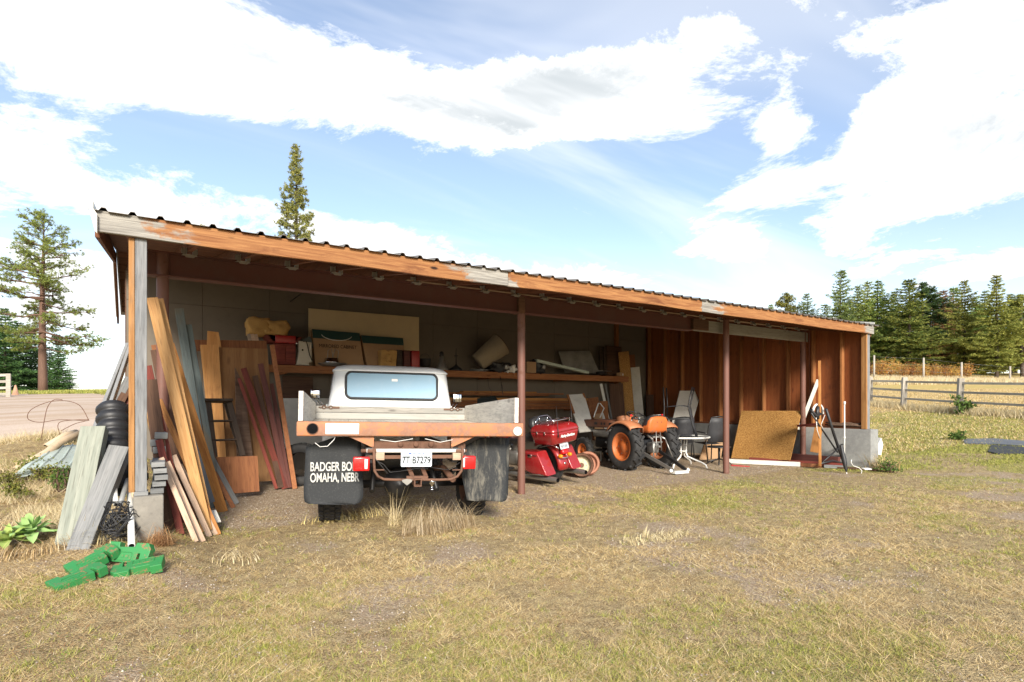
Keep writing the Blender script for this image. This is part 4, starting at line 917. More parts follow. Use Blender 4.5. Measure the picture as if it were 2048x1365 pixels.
# seat with orange shell and black pad
rings = []
for z, hw, y0, y1 in ((.74, .20, -.38, .05), (.78, .235, -.42, .06), (.86, .245, -.44, -.24), (.98, .235, -.46, -.32), (1.04, .19, -.46, -.35), (1.06, .11, -.44, -.36)):
    rings.append([(p[0], p[1], z) for p in rrect(2 * hw, y1 - y0, .05, 4, 0, (y0 + y1) / 2)])
st = MB(); st.loft(rings); st = st.build('seat_shell', M['torange'], TC)
rings = []
for z, hw, y0, y1 in ((.78, .22, -.34, .085), (.85, .24, -.38, .08), (.90, .245, -.41, -.22), (1.0, .24, -.43, -.28), (1.06, .19, -.44, -.31), (1.08, .11, -.42, -.33)):
    rings.append([(p[0], p[1], z) for p in rrect(2 * hw, y1 - y0, .05, 4, 0, (y0 + y1) / 2)])
MB().loft(rings).build('seat_pad', M['vinyl'], TC)
for x in (-.05, .06): MB().rbox((x, -.455, .95), (.02, .01, .028), .004).build('seat_rivet', M['rustm'], st)
MB().box((0, -.1, .67), (.22, .3, .05)).build('seat_mount', M['blackm'], TC)
# three-point hitch
mb = MB(); mb.tube([(-.12, -.2, .72), (-.16, -.45, .62)], .018, 8).tube([(.12, -.2, .72), (.16, -.45, .62)], .018, 8).tube([(-.16, -.45, .62), (-.18, -.5, .30)], .012, 8).tube([(.16, -.45, .62), (.25, -.55, .28)], .012, 8); mb.build('lift_arm', M['steel'], TC)
for sx in (-1, 1):
    MB().box((sx * .2, -.55, .24), (.03, .95, .06), Euler((R(20), 0, R(sx * -6))).to_matrix()).build('lower_link', M['steel'] if sx < 0 else M['blackm'], TC)
    MB().tube([(sx * .2, -.95, .05), (sx * .22, -1.0, .09)], .03, 8).build('link_ball', M['whitem'], TC)
mb = MB(); mb.rbox((.0, -.28, .45), (.14, .2, .2), .02).tube([(0, -.35, .48), (0, -.48, .48)], .02, 8).tube([(-.03, -.4, .8), (-.03, -.42, .30)], .01, 6).tube([(.06, -.42, .75), (.06, -.46, .4)], .008, 6).box((0, -.38, .66), (.2, .03, .03)).box((0, -.40, .56), (.26, .02, .02)); mb.build('rear_linkage', M['steel'], TC)
MB().box((.02, -.98, .045), (.34, .1, .05)).build('drawbar', M['whitem'], TC)
# roll-over loop is not fitted; gear levers
MB().tube([(-.17, .15, .6), (-.2, .1, .95)], .008, 6).tube([(.18, .05, .6), (.2, 0, .9)], .008, 6).build('gear_lever', M['blackm'], TC)
# wheel rims on the ground
def rim_thing(label, loc, rot, m1, m2, rad=.205):
    o = thing('wheel_rim', label, 'wheel rim', loc, rot); X = Matrix.Identity(4)
    MB().lathe([(rad, .0), (rad * 1.03, .006), (rad * 1.0, .012), (rad * .93, .02), (rad * .9, .05), (rad * .80, .06), (rad * .78, .13), (rad * .9, .145), (rad * 1.02, .15), (rad, .155)], 36).build('barrel', m1, o)
    d = MB(); d.lathe([(rad * .80, .058), (rad * .72, .05), (rad * .6, .035), (rad * .5, .03), (rad * .3, .05), (rad * .2, .052), (rad * .2, .06)], 36); d = d.build('disc', m2, o)
    mb = MB()
    for k in range(5): mb.lathe([(.012, .047), (.001, .0475)], 10, Matrix.Translation((math.cos(k * 1.2566) * rad * .36, math.sin(k * 1.2566) * rad * .36, -.004)))
    mb.build('bolt_hole', M['ink'], d)
    MB().lathe([(rad * .2, .056), (.001, .0565)], 16, Matrix.Translation((0, 0, -.004))).build('hub_hole', M['rustm'], d); return o
M['rimcream'] = paint('cream_rusty_rim', (.48, .42, .28), .55, 0, .3, (.22, .11, .06), .3, scale=7); M['rimpink'] = paint('pinkish_rusty_rim', (.42, .19, .12), .6, 0, .35, (.24, .11, .07), .3, scale=6)
p = at(1166, 925, d=9.1)
rim_thing('cream rusty wheel rim standing in front of the motorcycle muffler', (1.93, .95, .205), Euler((R(78), 0, R(-38))), M['rustm'], M['rimcream'])
rim_thing('pinkish rusty wheel rim leaning behind the cream rim', (2.15, 1.06, .205), Euler((R(72), 0, R(-30))), M['rimpink'], M['rimpink'])
rim_thing('dark red wheel rim standing behind the motorcycle saddlebag', (1.98, 1.85, .23), Euler((R(80), 0, R(-20))), M['redbd'], M['redbd2'], .22)
# ------------------------------------------------------------------ lumber leaning at the shed's near end
def lean(label, m, b, t, wd_, th, dy=.2, g=None, name='lumber_board', cat='board', group=None, warp=0.0, yb=None, up=None):
    if yb is not None: B = at(b[0], b[1], y=yb)
    else:
        B = at(b[0], b[1], z=.06 if g is None else g)
        for _ in range(3): B = at(b[0], b[1], z=(H(B.x, B.y) if g is None else g))
    T = at(t[0], t[1], y=B.y + dy); c = (B + T) / 2
    o = beam_between(name, B, T, wd_, th, m, None, (CAM - c) if up is None else up, warp, 6 if warp else 1)
    # put the origin at the foot of the board
    tag(o, label, cat, group); return o
GL = 'boards leaning at the near end of the shed'
LB = [
 ('long bright pine board leaning right beside the gray front post', 'fresh', (414, 1062), (304, 596), .098, .04, .08, .02),
 ('long bright pine board on edge just right of the widest bright board', 'fresh', (424, 1056), (321, 598), .05, .04, .08, .02),
 ('thick honey-coloured plank leaning, rightmost of the long pine boards', 'fresh2', (445, 1024), (336, 688), .12, .045, -.25, .03),
 ('slim honey-coloured plank running behind the pale short boards', 'fresh2', (437, 1070), (318, 800), .055, .04, .3, .03),
 ('honey plank sandwiched between the bright pine and the thick honey plank', 'fresh2', (440, 1015), (350, 790), .10, .035, -.15, .02),
 ('narrow blue-gray metal strip leaning between honey planks', 'bluem', (425, 1005), (334, 716), .055, .012, -.2, 0),
 ('red-stained board leaning close behind the gray front post', 'redbd', (366, 1046), (296, 732), .06, .04, .1, .02),
 ('second red-stained board low behind the pale short boards', 'redbd', (362, 1070), (318, 880), .06, .035, .2, 0),
 ('short pale board, leftmost of the four short ones by the pier', 'pale', (392, 1084), (322, 916), .045, .022, .15, .01),
 ('short pale weathered board, second from the concrete pier', 'pale', (406, 1084), (334, 924), .05, .022, .15, .01),
 ('short pale pinkish board, third from the concrete pier', 'pale', (419, 1074), (347, 911), .05, .022, .12, .01),
 ('short pale board, rightmost of the four short ones by the pier', 'pale', (431, 1070), (359, 930), .05, .022, .12, .01),
 ('gray weathered board with its foot farthest right on the gravel', 'gray', (474, 1008), (420, 908), .06, .03, .15, 0),
 ('brown board lying just left of the gray board on the gravel', 'plyb', (467, 1016), (428, 945), .055, .03, .1, 0),
 ('tall green-gray plank leaning under the wall bracket', 'bluegr', (420, 1017), (358, 618), .10, .04, .35, .02),
 ('tall blue-gray plank with peeling paint beside the stepladder', 'bluegr', (440, 1017), (377, 650), .075, .04, .35, .02),
 ('brown plank standing between the two tall gray-green planks', 'plyb', (434, 1017), (387, 690), .06, .03, .5, .01),
 ('thin dark plank standing deep behind the bright pine boards', 'darkbd', (378, 1050), (312, 700), .10, .03, .1, 0),  # dark filler added to deepen the shade inside the pile
 ('dark plank standing just right of the bricks behind the post', 'darkbd', (340, 1060), (300, 760), .11, .03, .15, 0),  # added filler board, darkens the opening beside the pier
 ('brown plank half hidden between the red and the bright pine boards', 'plyb', (385, 1045), (312, 690), .09, .03, .05, .01),
 ('blackened plank standing in the gap behind the pale short boards', 'blackwd', (400, 1040), (330, 850), .16, .03, .1, 0),  # black board added to stand for deep shade in the gap
 ('yellow plywood strip leaning behind the thick honey plank', 'plyy', (428, 1000), (345, 740), .08, .015, -.1, .01),
 ('dark brown plank leaning right behind the thick honey plank', 'darkbd', (452, 1000), (372, 760), .10, .03, -.1, .01),
 ('short bright offcut leaning low behind the red board', 'fresh', (352, 1040), (294, 812), .07, .03, .1, 0),
]
M['bluem'] = paint('blue_gray_strip', (.17, .20, .25), .4, .4, .05, dirt=.2)
for lb, mk, b, t, w_, th, dy, wp in LB: lean(lb, M[mk], b, t, w_, th, dy, None, group=GL, warp=wp, yb={1017: 1.2, 1005: .45, 1062: -.52, 1056: -.42, 1046: -.62}.get(b[1]))
# plywood, ladder and boards farther in
def panel(name, label, m, corners, th=.014, cat='panel', group=None, mode='y', off=None):
    """corners: 4 world points (bl, br, tr, tl) -> slab with thickness"""
    c = [Vector(p) for p in corners]; n = (c[1] - c[0]).cross(c[3] - c[0]).normalized(); o_ = (c[0] + c[1]) / 2
    if n.dot(CAM - o_) < 0: n = -n
    X = (c[1] - c[0]).normalized(); Z = (((c[3] + c[2]) - (c[0] + c[1])) / 2); Z = (Z - X * Z.dot(X)).normalized(); Y = Z.cross(X)
    Mi = Matrix((X, Y, Z)); loc = [Mi @ (p - o_) for p in c]; sgn = 1 if (Mi @ n).y > 0 else -1
    vs = loc + [p - Vector((0, sgn * th, 0)) for p in loc]
    mb = MB(); mb.add(vs, [(0, 1, 2, 3), (7, 6, 5, 4), (0, 4, 5, 1), (1, 5, 6, 2), (2, 6, 7, 3), (3, 7, 4, 0)])
    ob = mb.build(name, m, None, o_, Mi.transposed().to_euler()); ob.rotation_euler = Mi.transposed().to_euler()
    return tag(ob, label, cat, group)
def pan_px(name, label, m, pts, yb, yt, **k):
    """pts: bl, br, tr, tl in photo pixels; bottom edge on plane y=yb, top edge on y=yt"""
    return panel(name, label, m, [at(*pts[0], y=yb), at(*pts[1], y=yb), at(*pts[2], y=yt), at(*pts[3], y=yt)], **k)
pan_px('plywood_sheet', 'large brown plywood sheet standing behind the dark stepladder', M['plyt'], [(436, 968), (552, 962), (535, 698), (400, 694)], 2.85, 3.1)
pan_px('plywood_strip', 'tall yellow plywood strip standing behind the ladder rungs', M['plyy'], [(428, 958), (455, 956), (437, 690), (400, 690)], 2.80, 3.02)
pan_px('plywood_offcut', 'tapered tan plywood offcut poking up over the brown sheet', M['plyy'], [(413, 705), (445, 706), (437, 665), (415, 662)], 3.12, 3.14)
pan_px('plywood_sheet', 'low dark brown plywood sheet at the foot of the stepladder', M['plyb'], [(438, 990), (519, 983), (515, 912), (428, 915)], 1.75, 1.95)
pan_px('wood_strip', 'horizontal brown strip of boards above the plywood sheet', M['plyb'], [(386, 702), (534, 702), (533, 682), (386, 680)], 3.2, 3.22, th=.04, cat='board')
pan_px('bark_slab', 'rough bark-edged slab standing right of the stepladder', M['bark'], [(475, 968), (512, 966), (488, 770), (470, 735)], 2.6, 2.78, th=.03, cat='slab')
GR = 'red-brown boards leaning on the plywood'
for lb, mk, b, t, w_ in (
 ('red-brown board leaning on the plywood, leftmost of the row', 'redbd', (570, 974), (487, 737), .085),
 ('thin red board crossing low over the plywood', 'redbd', (553, 974), (478, 757), .05),
 ('short dark gray-brown board in the middle of the plywood row', 'darkbd', (562, 972), (510, 752), .08),
 ('dark red-brown board reaching highest on the plywood', 'redbd2', (574, 973), (521, 728), .08),
 ('dark red board leaning next to the tall honey board', 'redbd2', (580, 972), (543, 768), .06),
 ('tall honey board at the right edge of the plywood', 'plyb', (590, 974), (544, 690), .07)):
    lean(lb, M[mk], (b[0], b[1] + 4), t, w_, .035, .33, 0.0, group=GR, warp=.015, yb=2.3)
# dark wooden stepladder
LD = thing('stepladder', 'blackened wooden stepladder standing in front of the plywood', 'ladder', at(440, 922, y=1.98) , (R(-8), 0, 0))
LP_ = lray(LD)
for a, b in (((410, 805), (423, 915)), ((417, 805), (430, 915)), ((452, 805), (484, 912)), ((459, 805), (486, 912))):
    A, B = LP_(*a, y=0 if a[0] in (417, 459) else .12), LP_(*b, y=0 if a[0] in (417, 459) else .35); beam_between('rail', A, B, .07, .028, M['blackwd'], LD, (0, -1, .2))
A, B = LP_(398, 802, y=.03), LP_(464, 802, y=.03); MB().rbox((A + B) / 2, (B.x - A.x, .24, .035), .006).build('top_step', M['blackwd'], LD)
for y, x0, x1 in ((842, 420, 466), (880, 424, 474)):
    A, B = LP_(x0, y, y=.0), LP_(x1, y, y=.0); MB().rbox((A + B) / 2 + Vector((0, .03, 0)), (B.x - A.x, .12, .022), .004).build('step', M['blackwd'], LD)
# stacked board ends on the pier, bricks behind the post
for i in range(5):
    x = -4.498 + .008 * ((i * 7) % 3 - 1); z = .574 + i * .056
    o = MB().box((0, 0, 0), (.10, .9, .042)).build('board_end', M['gray'], None, (x, -.72 + .02 * (i % 2), z), (0, 0, R((i * 5) % 4 - 2)), bevel=.004)
    tag(o, 'short gray weathered board in the stack on the pier, %s' % ('bottom one', 'second from bottom', 'middle one', 'fourth from bottom', 'top one')[i], 'board', 'board ends stacked on the pier')
MB_b = MB().rbox((0, 0, 0), (.10, .2, .06), .006).mesh('brick')
M['terra'] = paint('terracotta_brick', (.36, .13, .065), .85, dirt=.35, scale=8, spec=.1, var=.25)
for i, (x, z, r_) in enumerate(((-4.50, .895, 4), (-4.51, .96, -5), (-4.49, 1.025, 8))):
    o = link('brick', MB_b, M['terra'] if i else M['conc2']); o.location = (x, -.62, z); o.rotation_euler = (R(2), R(i * 3 - 3), R(r_))
    tag(o, ('gray broken brick lying on top of the stacked board ends', 'terracotta brick in the middle of the small pile behind the post', 'top terracotta brick of the small pile behind the post')[i], 'brick', 'bricks piled behind the front post')
pan_px('tile_scrap', 'small white tile scrap lying under the honey planks', M['white'], [(420, 1047), (442, 1043), (432, 1020), (418, 1022)], -.35, -.2, th=.012, cat='scrap')

# ------------------------------------------------------------------ junk outside the left end
for lb, mk, b, t, w_, th, dy in (('wide green-gray timber leaning leftmost, by the broad-leaved plant', 'greeng', (140, 1098), (190, 858), .19, .11, .55),
                           ('gray grooved timber leaning across the green-gray one', 'gray', (158, 1108), (241, 898), .155, .12, .45)):
    o = lean(lb, M[mk], b, t, w_, th, dy, .14, 'leaning_timber', 'timber', warp=.004, up=(-.25, -1, .3)); 
def ribbed(name, label, a, b, rad, m, n=11, cat='pipe', group=None):
    a, b = Vector(a), Vector(b); o = thing(name, label, cat, a, group=group); Mt = frame(b - a).to_4x4() @ TR((0, 0, 0), (0, R(90), 0)); L = (b - a).length; pr = []
    for k in range(n):
        z = L * k / n; s_ = L / n; pr += [(rad * .82, z), (rad * .9, z + s_ * .15), (rad, z + s_ * .35), (rad, z + s_ * .65), (rad * .9, z + s_ * .85)]
    pr.append((rad * .82, L)); pr += [(rad * .76, L), (rad * .76, 0), (rad * .82, 0)]
    MB().lathe(pr, 20, Mt).build('pipe_wall', m, o); return o
ribbed('culvert_pipe', 'black corrugated culvert pipe leaning left of the front post', at(228, 985, y=-.55), at(226, 812, y=-.1), .14, M['blackp'], 9)
ribbed('culvert_pipe', 'second black corrugated culvert pipe half hidden by the front post', at(264, 965, y=-.35), at(250, 822, y=.15), .14, M['blackp'], 9)
# extension ladder against the left end
EL = thing('extension_ladder', 'aluminium extension ladder leaning at the left end of the shed', 'ladder', at(200, 850, y=.3))
o_ = EL.location.copy(); M['alu'] = paint('dull_aluminium', (.50, .49, .46), .4, .7, dirt=.25, scale=6)
for (x0, y0), (x1, y1), yy in (((172, 905), (256, 690), 1.3), ((190, 905), (262, 690), 1.3)):
    A, B = at(x0, y0, y=.2), at(x1, y1, y=yy); beam_between('ladder_rail', A - o_, B - o_, .035, .07, M['alu'], EL)
for k in range(9):
    t = .06 + .88 * k / 8; A = at(172 + 84 * t, 905 - 215 * t, y=.2 + 1.1 * t); B = at(190 + 72 * t, 905 - 215 * t, y=.2 + 1.1 * t); MB().cyl(A - o_, B - o_, .014, 8).build('rung', M['alu'], EL)
# boards behind the ladder
for lb, mk, b, t in (('dark brown board leaning behind the aluminium ladder', 'darkbd', (205, 870), (262, 765)), ('red-brown board leaning lowest behind the aluminium ladder', 'redbd2', (225, 880), (264, 785)), ('gray board leaning against the end behind the culvert pipes', 'gray', (190, 890), (258, 756))):
    lean(lb, M[mk], b, t, .09, .035, .4, None, yb=1.6)
# pipes
def pipe(label, pts, r_, m, hollow=True, name='pipe', cat='pipe'):
    pts = [Vector(p) for p in pts]; o = thing(name, label, cat, pts[0]); q = [p - pts[0] for p in pts]
    MB().tube(q, r_, 14).build('tube', m, o)
    if hollow: d = (q[0] - q[1]).normalized(); MB().lathe([(r_ * .78, 0), (.0005, .0002)], 14, Matrix.Translation(d * .0015) @ (frame(d).to_4x4() @ TR((0, 0, 0), (0, R(90), 0)))).build('bore', M['ink'], o)
    return o
M['tanpipe'] = paint('tan_plastic_pipe', (.52, .40, .27), .6, dirt=.3, scale=5); M['greyp'] = paint('gray_conduit', (.30, .31, .31), .5, .2, dirt=.3); M['whitep'] = paint('white_pvc', (.72, .72, .69), .35, dirt=.15, scale=14, dcol=(.05, .05, .05))
pipe('long tan plastic pipe lying over the corrugated metal sheets', [at(30, 942, y=3.2), at(95, 905, y=3.6), at(120, 885, y=3.8), at(160, 868, y=4.0)], .055, M['tanpipe'])
pipe('shorter tan plastic pipe lying behind the long tan pipe', [at(92, 895, y=4.2), at(130, 872, y=4.4), at(152, 866, y=4.6)], .055, M['tanpipe'])
p = at(263, 1092, y=-1.62); pipe('white pvc pipe pointing out beside the concrete pier', [p, at(262, 1030, y=-1.2), at(259, 960, y=-.7)], .024, M['whitep'])
pipe('gray conduit leaning between gray timber and pier', [at(240, 1010, y=-1.15), at(256, 960, y=-.8)], .02, M['greyp'])
pipe('second white pvc pipe standing behind the tangled black wire', [at(232, 1010, y=-1.1), at(225, 1000 - 60, y=-.85)], .02, M['whitep'])
pipe('thin gray conduit standing against the front post', [at(268, 1005, y=-1.0), at(264, 930, y=-.8)], .02, M['tanpipe'])
def smooth_path(P, k=6):
    P = [Vector(p) for p in P]; out = []
    for i in range(len(P) - 1):
        p0, p1, p2, p3 = P[max(0, i - 1)], P[i], P[i + 1], P[min(len(P) - 1, i + 2)]
        for j in range(k): t = j / k; out.append(.5 * ((2 * p1) + (p2 - p0) * t + (2 * p0 - 5 * p1 + 4 * p2 - p3) * t * t + (3 * p1 - p0 - 3 * p2 + p3) * t ** 3))
    return out + [P[-1]]
# black wire bundle
def tangle(name, label, c, ext, n, r_, m, seed, cat='wire', loops=True):
    q = random.Random(seed); mb = MB()
    for k in range(n):
        a0 = q.uniform(0, 6.28); tilt = Euler((q.uniform(-.7, .7), q.uniform(-.7, .7), 0)).to_matrix(); rr = q.uniform(.45, 1.0); off = Vector((q.uniform(-.3, .3) * ext[0], q.uniform(-.3, .3) * ext[1], q.uniform(-.3, .3) * ext[2]))
        pts = []
        for j in range(11):
            t = a0 + j * q.uniform(.45, .6); v = tilt @ Vector((math.cos(t) * rr, math.sin(t) * rr, .15 * math.sin(t * 1.7 + k))); pts.append(Vector((v.x * ext[0], v.y * ext[1], v.z * ext[2])) + off)
        mb.tube(pts, r_, 4, cap=False)
    return tag(mb.build(name, m, None, c), label, cat, kind=None)
tangle('wire_bundle', 'tangled bundle of black wire between gray timber and pier', at(236, 1045, y=-1.25), (.13, .12, .22), 36, .004, M['blackp'], 5)
for k, (pts, lb) in enumerate((([(178, 842), (160, 812), (130, 802), (95, 805), (62, 820), (56, 838), (80, 845), (120, 840), (175, 842)], 'wide loop of rusty wire above the tan pipes'), ([(82, 880), (88, 845), (95, 815), (108, 800), (125, 800)], 'bent wire stem rising beside the gravel road'), ([(120, 870), (116, 850), (130, 842), (178, 840), (150, 848), (122, 862)], 'tight loop of rusty wire over the short tan pipe'))):
    tag(MB().tube(smooth_path([at(x, y, y=2.8) for x, y in pts]), .0045, 5).build('wire_loop', M['rustm']), lb, 'wire')
# corrugated sheets on the ground
M['palegreen'] = paint('pale_green_roofing', (.50, .58, .54), .45, .15, .04, dirt=.25, scale=3)
def lsheet(label, bl, br, tr, tl, nrib=5, n=20):
    P = [Vector(p) for p in (bl, br, tr, tl)]; o = P[0]; vs = []; 
    for i in range(n * nrib + 1):
        u = i / (n * nrib); ph = (u * nrib) % 1; dz = .022 * max(0, 1 - abs(ph - .5) * 9) + .02 * math.sin(u * 5)
        for k in range(5):
            v = k / 4; p = P[0].lerp(P[1], u).lerp(P[3].lerp(P[2], u), v) - o; vs.append((p.x, p.y, p.z + dz + .02 * math.sin(v * 6 + u * 3)))
    fs = [(i * 5 + k, i * 5 + k + 1, (i + 1) * 5 + k + 1, (i + 1) * 5 + k) for i in range(n * nrib) for k in range(4)]
    mb = MB(); mb.add(vs, fs, True); ob = mb.build('metal_sheet', M['palegreen'], None, o); ob.modifiers.new('s', 'SOLIDIFY').thickness = .004; return tag(ob, label, 'metal sheet')
lsheet('pale green corrugated sheet lying under the tan pipes', gp(30, 950, .12), gp(175, 935, .1), gp(190, 890, .1), gp(95, 900, .14))
lsheet('pale green corrugated sheet lying lowest, nearest the weeds', gp(10, 966, .05), gp(130, 948, .05), gp(150, 935, .05), gp(45, 942, .05), 4)
# green suitcase weights
M['jgreen'] = paint('green_weight_paint', (.024, .20, .052), .55, 0, .42, (.24, .11, .055), .3, (.09, .10, .05), scale=11)
WPOLY = [(-.225, -.10), (.095, -.11), (.10, -.01), (.125, -.01), (.13, -.11), (.215, -.095), (.225, .04), (.185, .10), (.06, .10), (.05, .055), (-.11, .05), (-.115, .10), (-.22, .10)]
def suitcase(label, loc, rot):
    o = thing('tractor_weight', label, 'weight', loc, rot, 'green tractor weights in the grass'); o.scale = (.70,) * 3
    MB().prism(WPOLY, .09).build('casting', M['jgreen'], o, bevel=.0055)
    MB().tube([Vector((p[0] - .05, p[1] - .045, .047)) for p in rrect(.19, .085, .02, 3)], .004, 5, closed=True).build('raised_panel_rim', M['jgreen'], o)
    mb = MB()
    for k in range(3): mb.box((-.10 + k * .05, -.045, .046), (.03, .028, .006))
    mb.build('cast_marks', M['jgreen'], o)
for lb, px, py, dz, tilt, rz in (('green iron weight lying nearest, at the front of the group', 156, 1156, .03, 13, 30), ('green iron weight tilted across the front one, left of the pvc pipe', 186, 1121, .06, 25, 24),
                            ('green iron weight standing on edge at the back of the group', 262, 1106, .08, 66, -36), ('green iron weight lying rightmost, below the pier', 276, 1137, .035, 16, 172)):
    p = gp(px, py, dz); suitcase(lb, p, (Matrix.Rotation(R(tilt), 3, RT) @ Matrix.Rotation(R(rz), 3, 'Z')).to_euler())
ty = thing('spare_tyre', 'black tyre leaning behind the left mud flap', 'tyre', at(603, 915, y=2.6) + Vector((0, 0, 0)), (0, 0, R(60))); ty.location.z = .34
wheel(ty, (0, 0, 0), .34, .2, .2, None, 'block', 28)
# ------------------------------------------------------------------ long wall shelf and what stands on it
SHF = thing('wall_shelf', 'long brown plank shelf fixed along the rear wall', 'shelf', (0, 4.5, 1.88))
for a, b, dz in ((-2.95, -.6, 0), (-.595, 2.6, .004), (2.605, 6.28, -.003)):
    MB().box(((a + b) / 2, -.30, .065 + dz), (b - a, .04, .14)).build('front_board', M['shelf'], SHF, bevel=.005)
for i in range(3): MB().box((1.66, -.17 + i * .165, .125), (9.2, .155, .03)).build('shelf_plank', M['shelf'], SHF)
for x in (-2.4, -.2, 2.0, 4.2, 6.1): MB().box((x, 0, .04), (.05, .5, .12)).build('bracket_arm', M['shelf'], SHF); 
SY, SZ = 4.28, 2.025       # front items stand here
def item(name, label, cat, px, py, y=SY, z=None, rot=0): 
    p = at(px, py, y=y); return thing(name, label, cat, (p.x, y, SZ if z is None else z), rot)
def pxw(px0, px1, y): return at(px1, 700, y=y).x - at(px0, 700, y=y).x
def pxh(py0, py1, px, y): return at(px, py0, y=y).z - at(px, py1, y=y).z
# cream panel behind
pan_px('hardboard_sheet', 'large cream panel propped on the shelf against the wall', M['cream'], [(617, 735), (838, 742), (838, 635), (617, 617)], 4.66, 4.74)
# insulation bundle and flat red tray
M['foam'] = paint('yellow_insulation', (.50, .30, .11), .95, dirt=.4, dcol=(.2, .11, .05), scale=7, spec=.05, bump=.6)
q = random.Random(3)
def lump(o, name, m, size, seed, n=3, amp=.12):
    bm = bmesh.new(); bmesh.ops.create_cube(bm, size=1); bmesh.ops.subdivide_edges(bm, edges=bm.edges[:], cuts=5, use_grid_fill=True); r_ = random.Random(seed)
    for v in bm.verts:
        d = v.co.normalized(); v.co = v.co.lerp(d * .62, .35); k = 1 + amp * (math.sin(v.co.x * 9 + seed) * math.cos(v.co.z * 8 + seed * 2) + r_.uniform(-.5, .5)); v.co = Vector((v.co.x * size[0] * k, v.co.y * size[1] * k, v.co.z * size[2] * k))
    me = bpy.data.meshes.new(name); bm.to_mesh(me); bm.free(); me.polygons.foreach_set('use_smooth', [True] * len(me.polygons)); return link(name, me, m, o)
w_ = pxw(495, 575, 4.3); h_ = pxh(637, 672, 535, 4.3)
p = at(535, 656, y=4.35)
fb = thing('insulation_bundle', 'lumpy yellow insulation bundle on top of the red boxes', 'insulation', (p.x, 4.35, p.z)); lump(fb, 'batt', M['foam'], (w_ * .55, .4, h_), 4).location = (-w_ * .24, 0, 0); lump(fb, 'batt', M['foam'], (w_ * .62, .4, h_ * .85), 9).location = (w_ * .2, 0, -.01)
p = at(565, 680, y=4.3)
tr = thing('red_tray', 'dark red plastic tray under the insulation bundle', 'tray', (p.x, 4.35, p.z)); MB().loft([ring_ for ring_ in [[(q_[0], q_[1], z) for q_ in rrect(a, .38, .05, 3)] for z, a in ((-.07, .5), (.05, .64), (.06, .66), (.05, .62), (-.05, .48))]]).build('tray_body', M['redbd'], tr)
p = at(512, 676, y=4.1)
for i in range(3):
    o = MB().box((0, 0, .06), (.055, .03, .12)).build('wood_block', M['pale'], None, (at(500 + i * 7, 680, y=4.05).x, 4.05, p.z - .06), (0, R(-12), 0)); tag(o, ('left', 'middle', 'right')[i] + ' of three pale wood blocks standing before the insulation', 'block', 'pale wood blocks')
# red tool box with drawers
x0, x1 = at(548, 700, y=4.25).x, at(590, 700, y=4.25).x
tb = thing('tool_chest', 'red metal tool chest at the left end of the shelf', 'tool chest', ((x0 + x1) / 2, 4.33, SZ)); w_ = x1 - x0
MB().rbox((0, 0, .19), (w_, .3, .38), .01).build('chest_body', M['redbd'], tb)
MB().rbox((-.0, -.02, .46), (w_ * .98, .33, .14), .015).build('chest_lid', M['red'], tb)
for s_ in (-1, 1): MB().rbox((s_ * w_ * .24, -.155, .2), (w_ * .45, .012, .30), .006).build('drawer_front', M['redbd'], tb)
MB().rbox((w_ / 2 + .01, -.16, .4), (.02, .02, .03), .004).build('latch', M['chrome'], tb)
# beige pedestal with cord, blue-gray board
p0 = at(607, 727, y=4.22); M['beige'] = paint('beige_plastic', (.50, .45, .36), .6, dirt=.2)
bp = thing('plastic_pedestal', 'beige plastic pedestal with a black cord on the shelf', 'pedestal', (p0.x, 4.22, SZ)); k = pxw(591, 622, 4.22)
MB().prism([(-k / 2, 0), (k * .35, 0), (k * .30, .05), (k * .5, .06), (k * .48, .43), (-.36 * k, .45), (-.33 * k, .25)], .12, TR((0, 0, 0), (R(90), 0, 0))).build('pedestal_body', M['beige'], bp, bevel=.01)
MB().tube([(-.02, -.07, .44), (.03, -.08, .45), (.06, -.075, .36), (.09, -.075, .2), (.14, -.07, .09)], .009, 6).build('cord', M['blackp'], bp); MB().lathe([(.018, 0), (.001, .004)], 12, TR((-.03, -.0605, .28), (R(90), 0, 0))).build('screw_hole', M['ink'], bp)
pan_px('blue_board', 'tilted pale blue-gray board behind the beige pedestal', M['bluegr'], [(578, 691), (628, 697), (621, 674), (618, 674)], 4.42, 4.44, cat='board')
